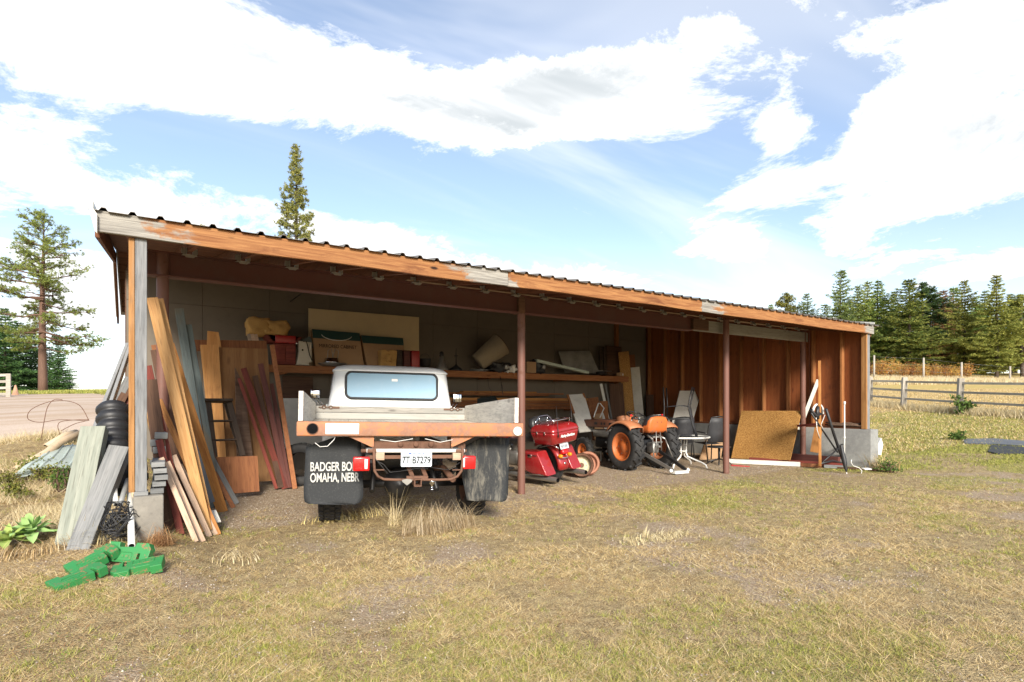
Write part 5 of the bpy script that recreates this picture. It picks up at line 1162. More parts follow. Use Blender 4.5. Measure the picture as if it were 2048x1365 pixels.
# two printed cartons, their faces sloping back
def carton(label, c, txt=None):
    (bl, br, tr_, tl) = c; B = at(*bl, y=4.28); C_ = at(*br, y=4.28); T = at(*tl, y=4.46); U = at(*tr_, y=4.46)
    o = thing('carton', label, 'box', ((B.x + C_.x) / 2, 4.28, SZ)); L = o.location
    Bm = [Vector((B.x, 4.28, SZ)), Vector((C_.x, 4.28, SZ)), Vector((U.x, 4.46, U.z)), Vector((T.x, 4.46, T.z))]; n = (Bm[1] - Bm[0]).cross(Bm[3] - Bm[0]).normalized(); n = n if n.y < 0 else -n
    f = [v - L for v in Bm]; bk = [v - n * .14 for v in f]
    MB().add(f + bk, [(0, 1, 2, 3), (7, 6, 5, 4), (0, 4, 5, 1), (1, 5, 6, 2), (2, 6, 7, 3), (3, 7, 4, 0)]).build('carton_body', M['card'], o)
    a, b = f[3].lerp(f[0], .24), f[2].lerp(f[1], .24); e = n * .003
    MB().add([f[3] + e, f[2] + e, b + e, a + e], [(0, 3, 2, 1)]).build('printed_band', M['darkgreen'], o)
    tp = [f[3], f[2], bk[2], bk[3]]; up_ = Vector((0, 0, .003)); MB().add([v + up_ for v in tp], [(0, 1, 2, 3)]).build('carton_top', M['darkgreen'], o)
    if txt:
        Mx = Matrix((((f[1] - f[0]).normalized()), ((f[3] - f[0]) - (f[1] - f[0]).normalized() * (f[3] - f[0]).dot((f[1] - f[0]).normalized())).normalized(), n)).transposed().to_4x4(); c_ = f[0].lerp(f[1], .5).lerp(f[3].lerp(f[2], .5), .56)
        text_mesh('carton_lettering', txt, .10, M['ink'], o, Matrix.Translation(c_ + n * .004) @ Mx, .0005, .8)
        cc = f[0].lerp(f[1], .5).lerp(f[3].lerp(f[2], .5), .90); R_ = [Matrix.Translation(cc + n * .006) @ Mx @ Vector((.30 * math.cos(R(t)), .12 * math.sin(R(t)), 0)) for t in range(190, 351, 16)]
        MB().tube(R_, .008, 5).build('carton_swoosh', M['whitem'], o)
    return o
carton('brown carton with dark green top reading mirrored cabinet', [(631, 727), (728, 729), (719, 667), (624, 659)], 'MIRRORED CABINET')
carton('second brown carton with dark green edge, right of the first carton', [(735, 730), (812, 731), (806, 677), (722, 671)])
# pot lids / hub caps
p = at(667, 722, y=4.15); hc = thing('pan_stack', 'shiny metal pans and lid stacked in front of the cartons', 'pan', (p.x, 4.2, SZ))
MB().lathe([(.001, .0), (.2, .0), (.27, .045), (.275, .05), (.18, .012)], 28).build('pan', M['steel'], hc); MB().lathe([(.001, .05), (.15, .05), (.15, .085), (.14, .09), (.14, .12), (.13, .125), (.13, .15), (.001, .155)], 28, Matrix.Translation((-.02, 0, .0))).build('lid', M['chrome'], hc)
MB().tube([(-.1, 0, .15), (-.09, 0, .3), (-.02, 0, .34), (.0, 0, .15)], .006, 6).tube([(.0, .03, .15), (.05, .03, .33), (.12, .03, .30), (.1, .03, .15)], .006, 6).build('wire_handle', M['steel'], hc)
# sawn block and ledger books
p = at(776, 715, y=4.22); lg = thing('stone_block', 'split tan block with a rounded lump beside the binders', 'block', (p.x, 4.3, SZ)); k = pxw(757, 792, 4.3)
MB().prism([(-k / 2, 0), (k * .42, 0), (k * .5, .36), (k * .2, .38), (0, .34), (-.2 * k, .38), (-k * .42, .36)], .25, TR((0, 0, 0), (R(90), 0, 0))).build('block_body', M['foam'], lg, bevel=.02); lump(lg, 'lump', M['foam'], (.1, .1, .14), 5).location = (0, -.13, .2)
for i, (px, m) in enumerate(((797, 'blackwd'), (812, 'redbd2'), (829, 'red'))):
    k = (pxw(792, 804, 4.25), pxw(805, 819, 4.25), pxw(821, 838, 4.25))[i]; p = at(px, 720, y=4.25); o = thing('binder', ('black binder', 'dark red binder', 'bright red binder')[i] + ' standing on the shelf beside the tan block', 'binder', (p.x, 4.32, SZ)); MB().rbox((0, 0, .19), (k * .92, .28, .38), .012).build('cover', M[m], o); MB().box((0, .01, .372), (k * .7, .25, .02)).build('pages', M['card'], o)
# pail, two oil lamps
p = at(851, 730, y=4.3); pa = thing('pail', 'dark metal pail with wire bail on the shelf', 'pail', (p.x, 4.33, SZ)); MB().lathe([(.001, 0), (.10, 0), (.13, .22), (.135, .23), (.125, .22), (.1, .02)], 20).build('pail_body', M['darkm'] if 'darkm' in M else M['blackm'], pa); MB().tube(arc((0, 0, .22), .12, 0, 180, 10), .004, 5).build('bail', M['blackm'], pa)
for px, lb in ((884, 'gray oil lamp with black cap standing right of the pail'), (913, 'thin-stemmed dark oil lamp near the tilted basket')):
    p = at(px, 738, y=4.28); o = thing('oil_lamp', lb, 'lamp', (p.x, 4.3, SZ)); big = px < 900
    MB().lathe([(.001, 0), (.14, 0), (.14, .02), (.075, .16), (.055, .2), (.05, .3), (.03, .31)] if big else [(.001, 0), (.15, 0), (.14, .03), (.03, .12), (.012, .14), (.008, .48), (.001, .49)], 20).build('lamp_body', M['steel'] if big else M['blackm'], o)
    MB().lathe([(.045, .30), (.045, .38), (.03, .40), (.001, .41)] if big else [(.05, .32), (.05, .33), (.001, .335)], 14).build('lamp_cap', M['blackm'], o)
# tilted tapered basket
p = at(980, 706, y=4.3); M['basket'] = paint('dusty_fibre_drum', (.30, .24, .16), .8, dirt=.3, scale=3)
bk = thing('fibre_basket', 'large tapered tan waste basket lying tilted on the shelf', 'basket', (p.x, 4.35, p.z - .02), (0, R(52), R(-14)))
MB().lathe([(.001, -.34), (.20, -.34), (.205, -.33), (.27, .34), (.282, .345), (.282, .37), (.262, .37), (.255, .34), (.19, -.3), (.001, -.31)], 28).build('basket_wall', M['basket'], bk); MB().tube([(.272 * math.cos(t * .2618), .272 * math.sin(t * .2618), .37) for t in range(24)], .012, 6, closed=True).build('rim_band', M['darkbd'], bk)
for i, (px, sx, sz, m, lb) in enumerate(((958, .34, .05, 'gray', 'flat gray strip lying under the tilted basket'), (1000, .5, .22, 'blackm', 'heap of dark machine parts under the basket mouth'), (1020, .22, .16, 'whitem', 'crumpled pale bag left of the steel column'), (1075, .26, .30, 'blackm', 'black motor part behind the small carton'))):
    p = at(px, 738, y=4.26); o = thing('shelf_junk', lb, 'junk', (p.x, 4.28 + .03 * (i % 2), SZ)); lump(o, 'mass', M[m], (sx, .25, sz), 20 + i, amp=.3).location = (0, 0, sz * .45)
    if m == 'blackm': lump(o, 'knob', M['steel'], (.1, .1, .1), 30 + i).location = (.1, -.14, sz * .5)
p = at(1060, 744, y=4.22); o = thing('carton', 'small plain brown carton just right of the steel column', 'box', (p.x, 4.25, SZ)); k = pxw(1051, 1069, 4.22); MB().rbox((0, 0, .13), (k, .2, .26), .004).build('carton_body', M['card'], o); MB().box((0, 0, .261), (k * .15, .2, .002)).build('tape', M['pale'], o)
A, B = at(1071, 722, y=4.2), at(1174, 746, y=4.16); o = beam_between('light_fixture', A, B, .16, .07, paint('pale_green_enamel', (.45, .52, .46), .4, dirt=.2)); tag(o, 'long pale green light fixture slanting along the shelf', 'light fixture')
pan_px('stone_sheet', 'speckled gray square panel leaning on the wall above the shelf', M['conc2'], [(1130, 745), (1200, 748), (1180, 702), (1117, 703)], 4.5, 4.66)
for i, (px0, px1, t) in enumerate(((1199, 1205, 693), (1207, 1212, 694), (1213, 1243, 692))):
    pan_px('dark_board', ('narrow dark board standing leftmost at the shelf end', 'second narrow dark board standing at the shelf end', 'wide dark brown board standing at the shelf end')[i], M['blackwd' if i < 2 else 'darkbd'], [(px0 + 2, 750), (px1 + 2, 751), (px1, t + 2), (px0, t)], 4.45, 4.62, th=.04, cat='board')
p = at(1241, 748, y=4.2); o = thing('carton', 'tiny brown carton at the right end of the shelf', 'box', (p.x, 4.22, SZ), R(20)); MB().rbox((0, 0, .045), (.17, .12, .09), .004).build('carton_body', M['card'], o); MB().box((.05, -.061, .04), (.05, .002, .05)).build('paper_label', M['whitem'], o)
A, B = at(1195, 742, y=4.2), at(1224, 743, y=4.2); o = thing('hand_tool', 'steel hand tool lying before the dark boards', 'tool', A); MB().cyl((0, 0, 0), B - A, .008, 8).build('tool_shaft', M['steel'], o); MB().rbox((.1, 0, -.05), (.2, .15, .07), .02).build('tool_head', M['blackm'], o)
# below the shelf
pan_px('hardboard_sheet', 'dark brown panel against the wall under the shelf, left of the truck cab', M['darkbd'], [(565, 797), (626, 797), (626, 755), (565, 752)], 4.72, 4.76)
pan_px('painted_sheet', 'pale gray-white panel standing under the shelf behind the truck mirror', M['white'], [(570, 900), (690, 900), (690, 797), (560, 797)], 4.60, 4.70)
GS = 'boards stacked along the rear wall'
for i, (z, x0, x1, y, m) in enumerate(((1.50, 1.1, 3.7, 4.42, 'shelf'), (1.535, .9, 4.2, 4.45, 'shelf'), (1.40, .9, 5.0, 4.38, 'fresh2'), (1.33, .9, 5.0, 4.40, 'shelf'), (1.26, .9, 5.0, 4.38, 'shelf'), (1.19, .95, 5.0, 4.40, 'plyb'), (1.57, 1.4, 3.4, 4.5, 'fresh2'))):
    o = MB().box((0, 0, 0), (x1 - x0, .22, .03 if z > 1.45 else .062)).build('stacked_board', M[m], None, ((x0 + x1) / 2, y, z), (0, 0, R((i % 3) - 1) * .4), bevel=.003)
    tag(o, 'long brown board in the wall rack under the shelf, %s' % ('second from top', 'third from top', 'fourth from top', 'third from bottom', 'second from bottom', 'bottom one', 'top one')[(1, 0, 2, 3, 4, 5, 6)[i]], 'board', GS)
for x in (1.5, 3.1, 4.6): MB().box((x, 4.62, 1.15), (.05, .4, .06)).build('rack_arm', M['shelf'], SHED)
o = MB().tube([at(1000, 752, y=4.1), at(1006, 790, y=4.1), at(1004, 770, y=4.12)], .008, 5).build('hanging_strap', M['blackm']); tag(o, 'short black strap hanging below the shelf', 'strap')
o = MB().tube([at(x, y, y=4.15) for x, y in ((975, 755), (978, 775), (984, 785), (978, 800), (968, 792), (974, 806))], .004, 5).build('hanging_wire', M['blackm']); tag(o, 'thin curled wire hanging below the shelf', 'wire')
# corner clutter
for lb, m, b, t, w_, th, yb, dy in (
 ('wide osb strip standing against the shelf end', 'osb', (1263, 880), (1247, 704), .28, .02, 4.0, .35),
 ('white narrow panel standing just right of the osb strip', 'white', (1283, 880), (1270, 735), .24, .02, 4.2, .3),
 ('brown plank standing behind the white narrow panel', 'plyb', (1270, 830), (1262, 710), .2, .03, 4.5, .15),
 ('white trim board leaning under the shelf end', 'white', (1222, 865), (1202, 768), .07, .03, 3.9, .3),
 ('thin gray trim board leaning right of the white trim board', 'gray', (1228, 865), (1211, 768), .05, .03, 3.95, .3),
 ('wide dark brown plank standing behind the steering wheel', 'darkbd', (1240, 880), (1232, 768), .36, .03, 4.05, .3),
 ('short brown plank leaning left of the white trim board', 'plyb', (1196, 880), (1186, 796), .26, .04, 3.7, .3),
 ('short reddish plank leaning on the corner pile', 'shelf', (1212, 880), (1207, 803), .2, .04, 3.6, .3),
 ('pale short board leaning low in the corner pile', 'white', (1214, 862), (1203, 827), .09, .03, 3.3, .2),
 ('cardboard-brown short board low in the corner pile', 'card', (1198, 880), (1196, 828), .2, .05, 3.35, .15),
 ('dark leaning plank in the rear corner of the shed', 'darkbd', (1302, 880), (1300, 790), .2, .03, 4.3, .2)):
    lean(lb, M[m], b, t, w_, th, dy, yb=yb)
o = pan_px('cabinet_door', 'white cabinet door with brown edges leaning behind the motorcycle', M['white'], [(1160, 865), (1190, 862), (1168, 788), (1135, 790)], 2.75, 3.35, th=.03, cat='door')
for s_, lx in ((0, -1), (1, 1)):
    A, B = (at(1135, 790, y=3.35), at(1148, 828, y=3.05)) if s_ == 0 else (at(1166, 787, y=3.36), at(1174, 812, y=3.2)); beam_between('board_strip', A, B, .05, .035, M['shelf']).parent = None
    ob = [x for x in COL.objects if x.name.startswith('board_strip')][-1]; tag(ob, ('brown strip along the left edge of the white cabinet door', 'short brown strip at the upper right edge of the white cabinet door')[s_], 'strip')
o = thing('blue_jack', 'blue steel frame jack standing behind the motorcycle', 'jack', (2.45, 2.2, 0)); M['bluep'] = paint('blue_enamel', (.04, .13, .34), .4, dirt=.25)
MB().rbox((-.25, 0, .62), (.36, .1, .14), .01).build('jack_body', M['bluep'], o); MB().box((.06, 0, .5), (.13, .05, .42)).build('jack_post', M['bluep'], o); MB().tube([(-.35, -.1, .02), (-.2, -.1, .42), (.05, -.1, .45), (.1, -.1, .02)], .015, 8).build('jack_frame', M['blackm'], o); MB().box((-.1, 0, .02), (.6, .25, .03)).build('jack_base', M['blackm'], o)
# ------------------------------------------------------------------ right bay
# round patio table
PT = thing('patio_table', 'round patio table with black glass top and white curved legs', 'table', (4.70, 1.05, 0)); zt = .62
MB().lathe([(.001, zt), (.52, zt), (.52, zt + .012), (.001, zt + .012)], 40).build('table_top', M['glassdark'], PT)
MB().tube([(.53 * math.cos(k * math.pi / 20), .53 * math.sin(k * math.pi / 20), zt) for k in range(40)], .018, 8, closed=True).build('table_rim', M['whitem'], PT)
for k in range(4):
    a = R(20 + 90 * k); c, s_ = math.cos(a), math.sin(a)
    MB().tube([(c * r_, s_ * r_, z) for r_, z in ((.10, zt), (.085, .48), (.075, .30), (.11, .22), (.24, .17), (.40, .115), (.48, .07), (.505, .005))], .017, 8).build('leg', M['whitem'], PT)
MB().tube([(.09 * math.cos(k * .5236), .09 * math.sin(k * .5236), .33) for k in range(12)], .012, 6, closed=True).build('leg_ring', M['whitem'], PT)
MB().lathe([(.05, zt - .03), (.05, zt)], 16).build('umbrella_collar', M['whitem'], PT)
# patio chairs
def chair(label, loc, rot, m=None):
    m = m or M['blackm']; o = thing('patio_chair', label, 'chair', loc, rot, 'black metal patio chairs')
    for sx in (-1, 1):
        MB().tube([(sx * .27, -.27, .0), (sx * .27, -.25, .40), (sx * .28, -.26, .60), (sx * .29, -.15, .66), (sx * .28, .22, .64), (sx * .24, .27, .60)], .014, 7).build('arm_and_front_leg', m, o)
        MB().tube([(sx * .25, .30, .0), (sx * .24, .22, .40), (sx * .23, .30, .78), (sx * .20, .36, .98)], .014, 7).build('rear_leg', m, o)
    MB().tube([(-.20, .36, .98), (0, .375, 1.0), (.20, .36, .98)], .014, 7).build('top_rail', m, o)
    s_ = MB(); s_.loft([[(-.23, y, z), (-.1, y, z - .012), (.1, y, z - .012), (.23, y, z), (.23, y, z - .008), (.1, y, z - .02), (-.1, y, z - .02), (-.23, y, z - .008)] for y, z in ((-.25, .42), (-.1, .40), (.1, .39), (.22, .41))]); s_.build('seat', M['sling'], o)
    b = MB(); b.loft([[(-.215, y - .004, z), (0, y + .015, z), (.215, y - .004, z), (.215, y + .004, z), (0, y + .022, z), (-.215, y + .004, z)] for y, z in ((.23, .42), (.28, .65), (.33, .85), (.365, .97))]); b.build('backrest', M['sling'], o); return o
M['sling'] = paint('black_sling_fabric', (.03, .031, .035), .6, dirt=.2, dcol=(.1, .1, .11), scale=3)
chair('black patio chair turned upside down on the round table', (4.75, 1.2, zt + 1.02), (R(180), 0, R(35)))
chair('black patio chair right behind the round table', (5.65, 1.95, 0), R(150))
chair('black patio chair beside the middle steel column, leaning-board side', (6.05, 1.45, 0.02), R(165))
chair('black patio chair deepest in the bay behind the others', (5.3, 2.6, 0), R(170))
# swivel base and flat carton behind
o = thing('swivel_base', 'black swivel stool frame with spider base beside the column', 'stool', (5.75, .95, 0)); 
for k in range(5): MB().tube([(0, 0, .12), (.18 * math.cos(k * 1.2566), .18 * math.sin(k * 1.2566), .07), (.27 * math.cos(k * 1.2566), .27 * math.sin(k * 1.2566), .015)], .014, 6).build('foot', M['blackm'], o)
MB().cyl((0, 0, .1), (0, 0, .36), .025, 10).build('stem', M['blackm'], o); MB().lathe([(.001, .36), (.24, .36), (.25, .375), (.24, .39), (.001, .39)], 24).build('seat_ring', M['blackm'], o)
pan_px('carton_flat', 'flat brown carton standing behind the swivel stool frame', M['card'], [(1398, 925), (1440, 927), (1448, 880), (1412, 880)], 1.75, 1.9, th=.03, cat='box')
# green garden chair and white frames behind the tractor
gc = thing('garden_chair', 'old green garden chair with white tube frame behind the tractor seat', 'chair', (4.35, 2.55, 0), R(200)); M['gfab'] = paint('dark_green_canvas', (.035, .075, .055), .8, dirt=.25)
MB().loft([[(-.27, y, z), (0, y - .03, z), (.27, y, z), (.27, y + .012, z), (0, y - .018, z), (-.27, y + .012, z)] for y, z in ((.2, .45), (.28, .72), (.36, .98))]).build('backrest', M['gfab'], gc); MB().rbox((0, -.03, .44), (.54, .48, .03), .01).build('seat', M['gfab'], gc)
for sx in (-1, 1): MB().tube([(sx * .29, -.3, 0), (sx * .29, -.28, .55), (sx * .29, -.1, .66), (sx * .29, .25, .64), (sx * .28, .38, 1.0)], .015, 8).build('frame_tube', M['whitem'], gc); MB().tube([(sx * .29, .3, 0), (sx * .29, .2, .64)], .015, 8).build('rear_leg', M['whitem'], gc)
MB().tube([at(1263, 838, y=2.0) - Vector((4.35, 2.55, 0)), at(1250, 818, y=2.0) - Vector((4.35, 2.55, 0)), at(1262, 808, y=2.0) - Vector((4.35, 2.55, 0)), at(1268, 807, y=2.0) - Vector((4.35, 2.55, 0)), at(1283, 836, y=2.0) - Vector((4.35, 2.55, 0))], .014, 8).build('loose_hoop', M['whitem'], gc)
gc.children[-1].matrix_local = Matrix.Rotation(R(-200), 4, 'Z')
wf_ = thing('white_chair_frame', 'stacked white tubular chair frame right of the green garden chair', 'chair frame', (4.85, 2.3, 0)); Lw = wf_.location
def wl(*pp): return [at(x, y, y=2.1) - Lw for x, y in pp]
for pp in (((1296, 842), (1303, 832), (1322, 830), (1336, 838), (1342, 850)), ((1297, 838), (1316, 836), (1322, 842), (1335, 856)), ((1319, 832), (1320, 858), (1304, 862)), ((1296, 862), (1318, 858), (1338, 848)), ((1302, 850), (1308, 843), (1318, 842)), ((1300, 868), (1296, 940)), ((1330, 860), (1332, 935))): MB().tube(wl(*pp), .015, 7).build('frame_tube', M['whitem'], wf_)
# white panels leaning
pan_px('painted_sheet', 'tall off-white panel leaning behind the upside-down chair', M['white'], [(1340, 862), (1380, 860), (1404, 782), (1360, 782)], 2.6, 3.1, th=.018)
pan_px('painted_sheet', 'off-white panel with a small notch leaning farthest back', M['white'], [(1385, 812), (1408, 812), (1425, 768), (1382, 763)], 3.1, 3.4, th=.018)
# osb sheet against the right wall, with boards at its foot
A, B_, C_, D_ = at(1462, 917, x=6.85), at(1580, 921, x=6.85), at(1603, 822, x=7.36), at(1483, 822, x=7.36)
panel('osb_sheet', 'large golden osb sheet leaning against the right wall', M['osb'], [A, B_, C_, D_], th=.016)
GB = 'boards lying along the right wall'
for i, (lb, m, a, b, w_, h_) in enumerate((('long white board lying on the ground in front of the osb sheet', 'white', (6.05, .95), (6.72, -.28), .09, .09), ('brown board butted to the end of the white board', 'plyb', (6.73, -.30), (6.90, -.62), .09, .07),
    ('dark brown lumber lying under the foot of the osb sheet', 'redbd', (6.75, .9), (7.2, -.9), .1, .09), ('second dark lumber stacked against the concrete wall', 'redbd2', (7.28, 1.2), (7.33, -.75), .09, .2), ('gray weathered board lying nearest the corner block', 'gray', (6.92, -.66), (7.10, -1.02), .09, .06), ('flat dark plank lying under the black machine', 'darkbd', (6.95, -.5), (7.25, -1.5), .16, .035))):
    z = h_ / 2 + .01; o = beam_between('ground_board', (a[0], a[1], z), (b[0], b[1], z), w_, h_, M[m]); tag(o, lb, 'board', GB)
lean('red painted strip lying beside the long white board', M['red'], (1462, 931), (1500, 934), .03, .02, -.3, .02)
lean('white trim board leaning behind the last steel column', M['white'], (1598, 860), (1637, 760), .075, .02, -.35, yb=.1)
lean('slim honey stake standing upright near the right wall', M['fresh2'], (1640, 932), (1639, 722), .05, .04, .03, yb=-.75)
lean('short honey board leaning behind the upright stake', M['fresh2'], (1628, 905), (1640, 842), .15, .04, -.1, yb=-.42)
lean('dark stud lying flat along the concrete ledge', M['redbd'], (1598, 852), (1640, 848), .05, .12, -.5, yb=-.05)
# exercise machine
EX = thing('exercise_machine', 'old black and white exercise machine propped in the right corner', 'exercise machine', (7.1, -.75, 0)); Le = EX.location
def el(*pp, y=-.75): return [at(a, b, y=y) - Le for a, b in pp]
c = at(1638, 826, y=-.7) - Le
MB().tube([c + Vector((.19 * math.cos(R(t)), .02, .17 * math.sin(R(t)))) for t in range(-10, 171, 12)], .022, 8).build('flywheel_cover', M['whitem'], EX)
MB().lathe([(.001, -.03), (.14, -.03), (.15, 0), (.14, .03), (.001, .03)], 24, TR(c, (R(90), 0, R(12)))).build('flywheel', M['blackm'], EX)
MB().tube(el((1622, 820), (1632, 833), (1640, 828)), .03, 8).build('motor', M['blackp'], EX)
for pp, r_, m, nm in ((((1652, 818), (1665, 860), (1680, 905), (1690, 925)), .028, 'blackp', 'main_beam'), (((1622, 826), (1650, 868), (1675, 905)), .016, 'blackm', 'side_bar'), (((1645, 925), (1668, 905), (1686, 888), (1692, 888), (1700, 930)), .016, 'blackm', 'base_frame'), (((1640, 928), (1665, 922), (1690, 928), (1702, 938)), .02, 'blackm', 'base_foot'), (((1632, 832), (1634, 860), (1640, 878)), .008, 'whitem', 'cable'), (((1650, 830), (1642, 850), (1648, 862)), .006, 'whitem', 'cable')):
    MB().tube(el(*pp), r_, 8).build(nm, M[m], EX)
A, B = el((1688, 890))[0], el((1702, 940))[0]; MB().cyl(A, B + Vector((0, -.15, 0)), .026, 10).build('folded_leg', M['blackp'], EX)
o = thing('pole', 'white telescopic pole standing against the concrete corner', 'pole', at(1689, 935, y=-1.25)); L = at(1689, 806, y=-1.2) - o.location
MB().cyl((0, 0, 0), L, .011, 10).build('shaft', M['whitem'], o); MB().cyl(L * .97, L * 1.02, .02, 10).build('knob', M['whitem'], o); MB().cyl(L * .44, L * .47, .018, 10).build('joint', M['whitem'], o)
o = thing('umbrella', 'folded black umbrella lying against the concrete corner', 'umbrella', at(1693, 945, y=-1.4)); L = at(1683, 895, y=-1.3) - o.location; MB().lathe([(.006, 0), (.03, .06), (.045, .25), (.02, .5)], 10, frame(L).to_4x4() @ TR((0, 0, 0), (0, R(90), 0))).build('canopy', M['blackp'], o); MB().cyl((0, 0, 0), -L * .15, .008, 8).build('tip', M['whitem'], o)
o = thing('white_hose', 'white hose looping on the ground by the corner', 'hose', at(1703, 920, y=-1.5)); L = o.location; MB().tube([at(x, y, y=-1.5) - L for x, y in ((1703, 920), (1702, 925), (1706, 932), (1718, 936), (1724, 942), (1722, 948))], .008, 6).build('hose_tube', M['whitem'], o); MB().rbox(at(1733, 938, y=-1.55) - L, (.16, .1, .02), .008, (R(10), 0, R(-20))).build('hose_tray', M['white'], o)
o = lump(None, 'debris_heap', M['bark'], (.1, .5, .09), 50, amp=.5); o.location = (7.52, -.75, .85); tag(o, 'heap of rags and leaves on the concrete ledge', 'debris')
# torn white bag on the weeds outside
o = thing('torn_bag', 'torn white plastic bag snagged on weeds outside the corner', 'bag', at(1757, 932, y=-1.15)); L = o.location
pts = [at(x, y, y=-1.15) - L for x, y in ((1751, 908), (1764, 911), (1765, 890), (1762, 876), (1755, 895))]; MB().add([p + Vector((0, .02 * math.sin(i * 2), 0)) for i, p in enumerate(pts)] + [p + Vector((.03, .08, 0)) for p in pts], [(0, 1, 2, 3, 4), (9, 8, 7, 6, 5), (0, 5, 6, 1), (1, 6, 7, 2), (2, 7, 8, 3), (3, 8, 9, 4), (4, 9, 5, 0)]).build('bag_film', M['whitem'], o)
MB().tube([(0, 0, 0), (.01, .02, .15), (.0, .03, .35)], .004, 4).build('snag_stem', M['bark'], o)
# ------------------------------------------------------------------ trees
def tri_mesh(name, V, smooth=False):
    """V: (n,3,3) array of triangles -> mesh of loose triangles"""
    V = np.asarray(V, np.float32); n = len(V); me = bpy.data.meshes.new(name); me.vertices.add(n * 3); me.vertices.foreach_set('co', V.ravel())
    me.loops.add(n * 3); me.loops.foreach_set('vertex_index', np.arange(n * 3, dtype=np.int32)); me.polygons.add(n); me.polygons.foreach_set('loop_start', np.arange(0, n * 3, 3, dtype=np.int32)); me.update(calc_edges=True); return me
def sprays(P, D, L, W, rg, k=4, spread=.55):
    """k thin triangles at every point P heading roughly along D"""
    n = len(P); P = np.repeat(P, k, 0); D = np.repeat(D, k, 0); L = np.repeat(np.broadcast_to(L, (n,)), k) * rg.uniform(.6, 1.2, n * k); W = np.repeat(np.broadcast_to(W, (n,)), k)
    d = D + rg.normal(0, spread, (n * k, 3)); d /= np.linalg.norm(d, axis=1)[:, None] + 1e-9
    s = np.cross(d, rg.normal(0, 1, (n * k, 3))); s /= np.linalg.norm(s, axis=1)[:, None] + 1e-9
    a = P - s * (W / 2)[:, None]; b = P + s * (W / 2)[:, None] + d * (L * .25)[:, None]; c = P + d * L[:, None]; return np.stack([a, b, c], 1)
def trunk_mb(H_, r0, bend, rg, n=9, top=.02):
    pts = [(bend * math.sin(i / n * 2.2) * .5, bend * .4 * math.sin(i / n * 3), H_ * i / n - .4 * (i == 0)) for i in range(n + 1)]
    mb = MB(); mb.tube(pts, [max(top, r0 * (1 - i / n) ** .85) for i in range(n + 1)], 9); return mb
def fir_meshes(seed, H_=12.0, R_=2.3, clear=.10, col='fir', dens=1.0):
    rg = np.random.default_rng(seed); P = []; D = []; Ls = []; z = H_ * clear; mb = trunk_mb(H_, .17, .15, rg)
    while z < H_ * .99:
        t = (z - H_ * clear) / (H_ * (1 - clear)); rad = R_ * ((1 - t) ** .82) * (0.55 + .45 * min(1, t * 6)) + .10; nb = int(5 + 5 * (1 - t)); a0 = rg.uniform(0, 6.28)
        for k in range(nb):
            a = a0 + 6.283 * k / nb + rg.normal(0, .25); L = rad * rg.uniform(.5, 1.15) * (1 + .28 * math.sin(a * 2 + z * .9 + seed) + .18 * math.sin(a + z * 2.3));
            if rg.uniform() < .1: continue
            dr = rg.uniform(.02, .42) * (1.1 - t); up = .35 * t
            m = max(3, int(L / .13 * dens)); s = np.linspace(.12, 1, m)
            x = np.cos(a) * L * s; y = np.sin(a) * L * s; zz_ = z + L * (up * s - dr * s ** 1.5) + .12 * L * s ** 3
            p = np.stack([x, y, zz_], 1); d = np.tile([np.cos(a), np.sin(a), -.15], (m, 1)); side = np.array([-np.sin(a), np.cos(a), 0])
            wv = .30 * L * (1 - s) ** .6 * .6 + .03
            for sg in (-1, 0, 1):
                P.append(p + side * (sg * wv * rg.uniform(.5, 1.1, m))[:, None] + rg.normal(0, .04, (m, 3))); D.append(d + side * sg * .8); Ls.append(np.full(m, .34 - .10 * t))
            if k % 2 == 0: mb.tube([(0, 0, z), (x[m // 2], y[m // 2], zz_[m // 2]), (x[-1], y[-1], zz_[-1])], [.035 * (1.1 - t), .02, .006], 4, cap=False)
        z += .30 + .12 * rg.uniform()
    P = np.concatenate(P); D = np.concatenate(D); Ls = np.concatenate(Ls)
    return mb.mesh('trunk'), tri_mesh('crown', sprays(P, D, Ls, .10, rg, 3))
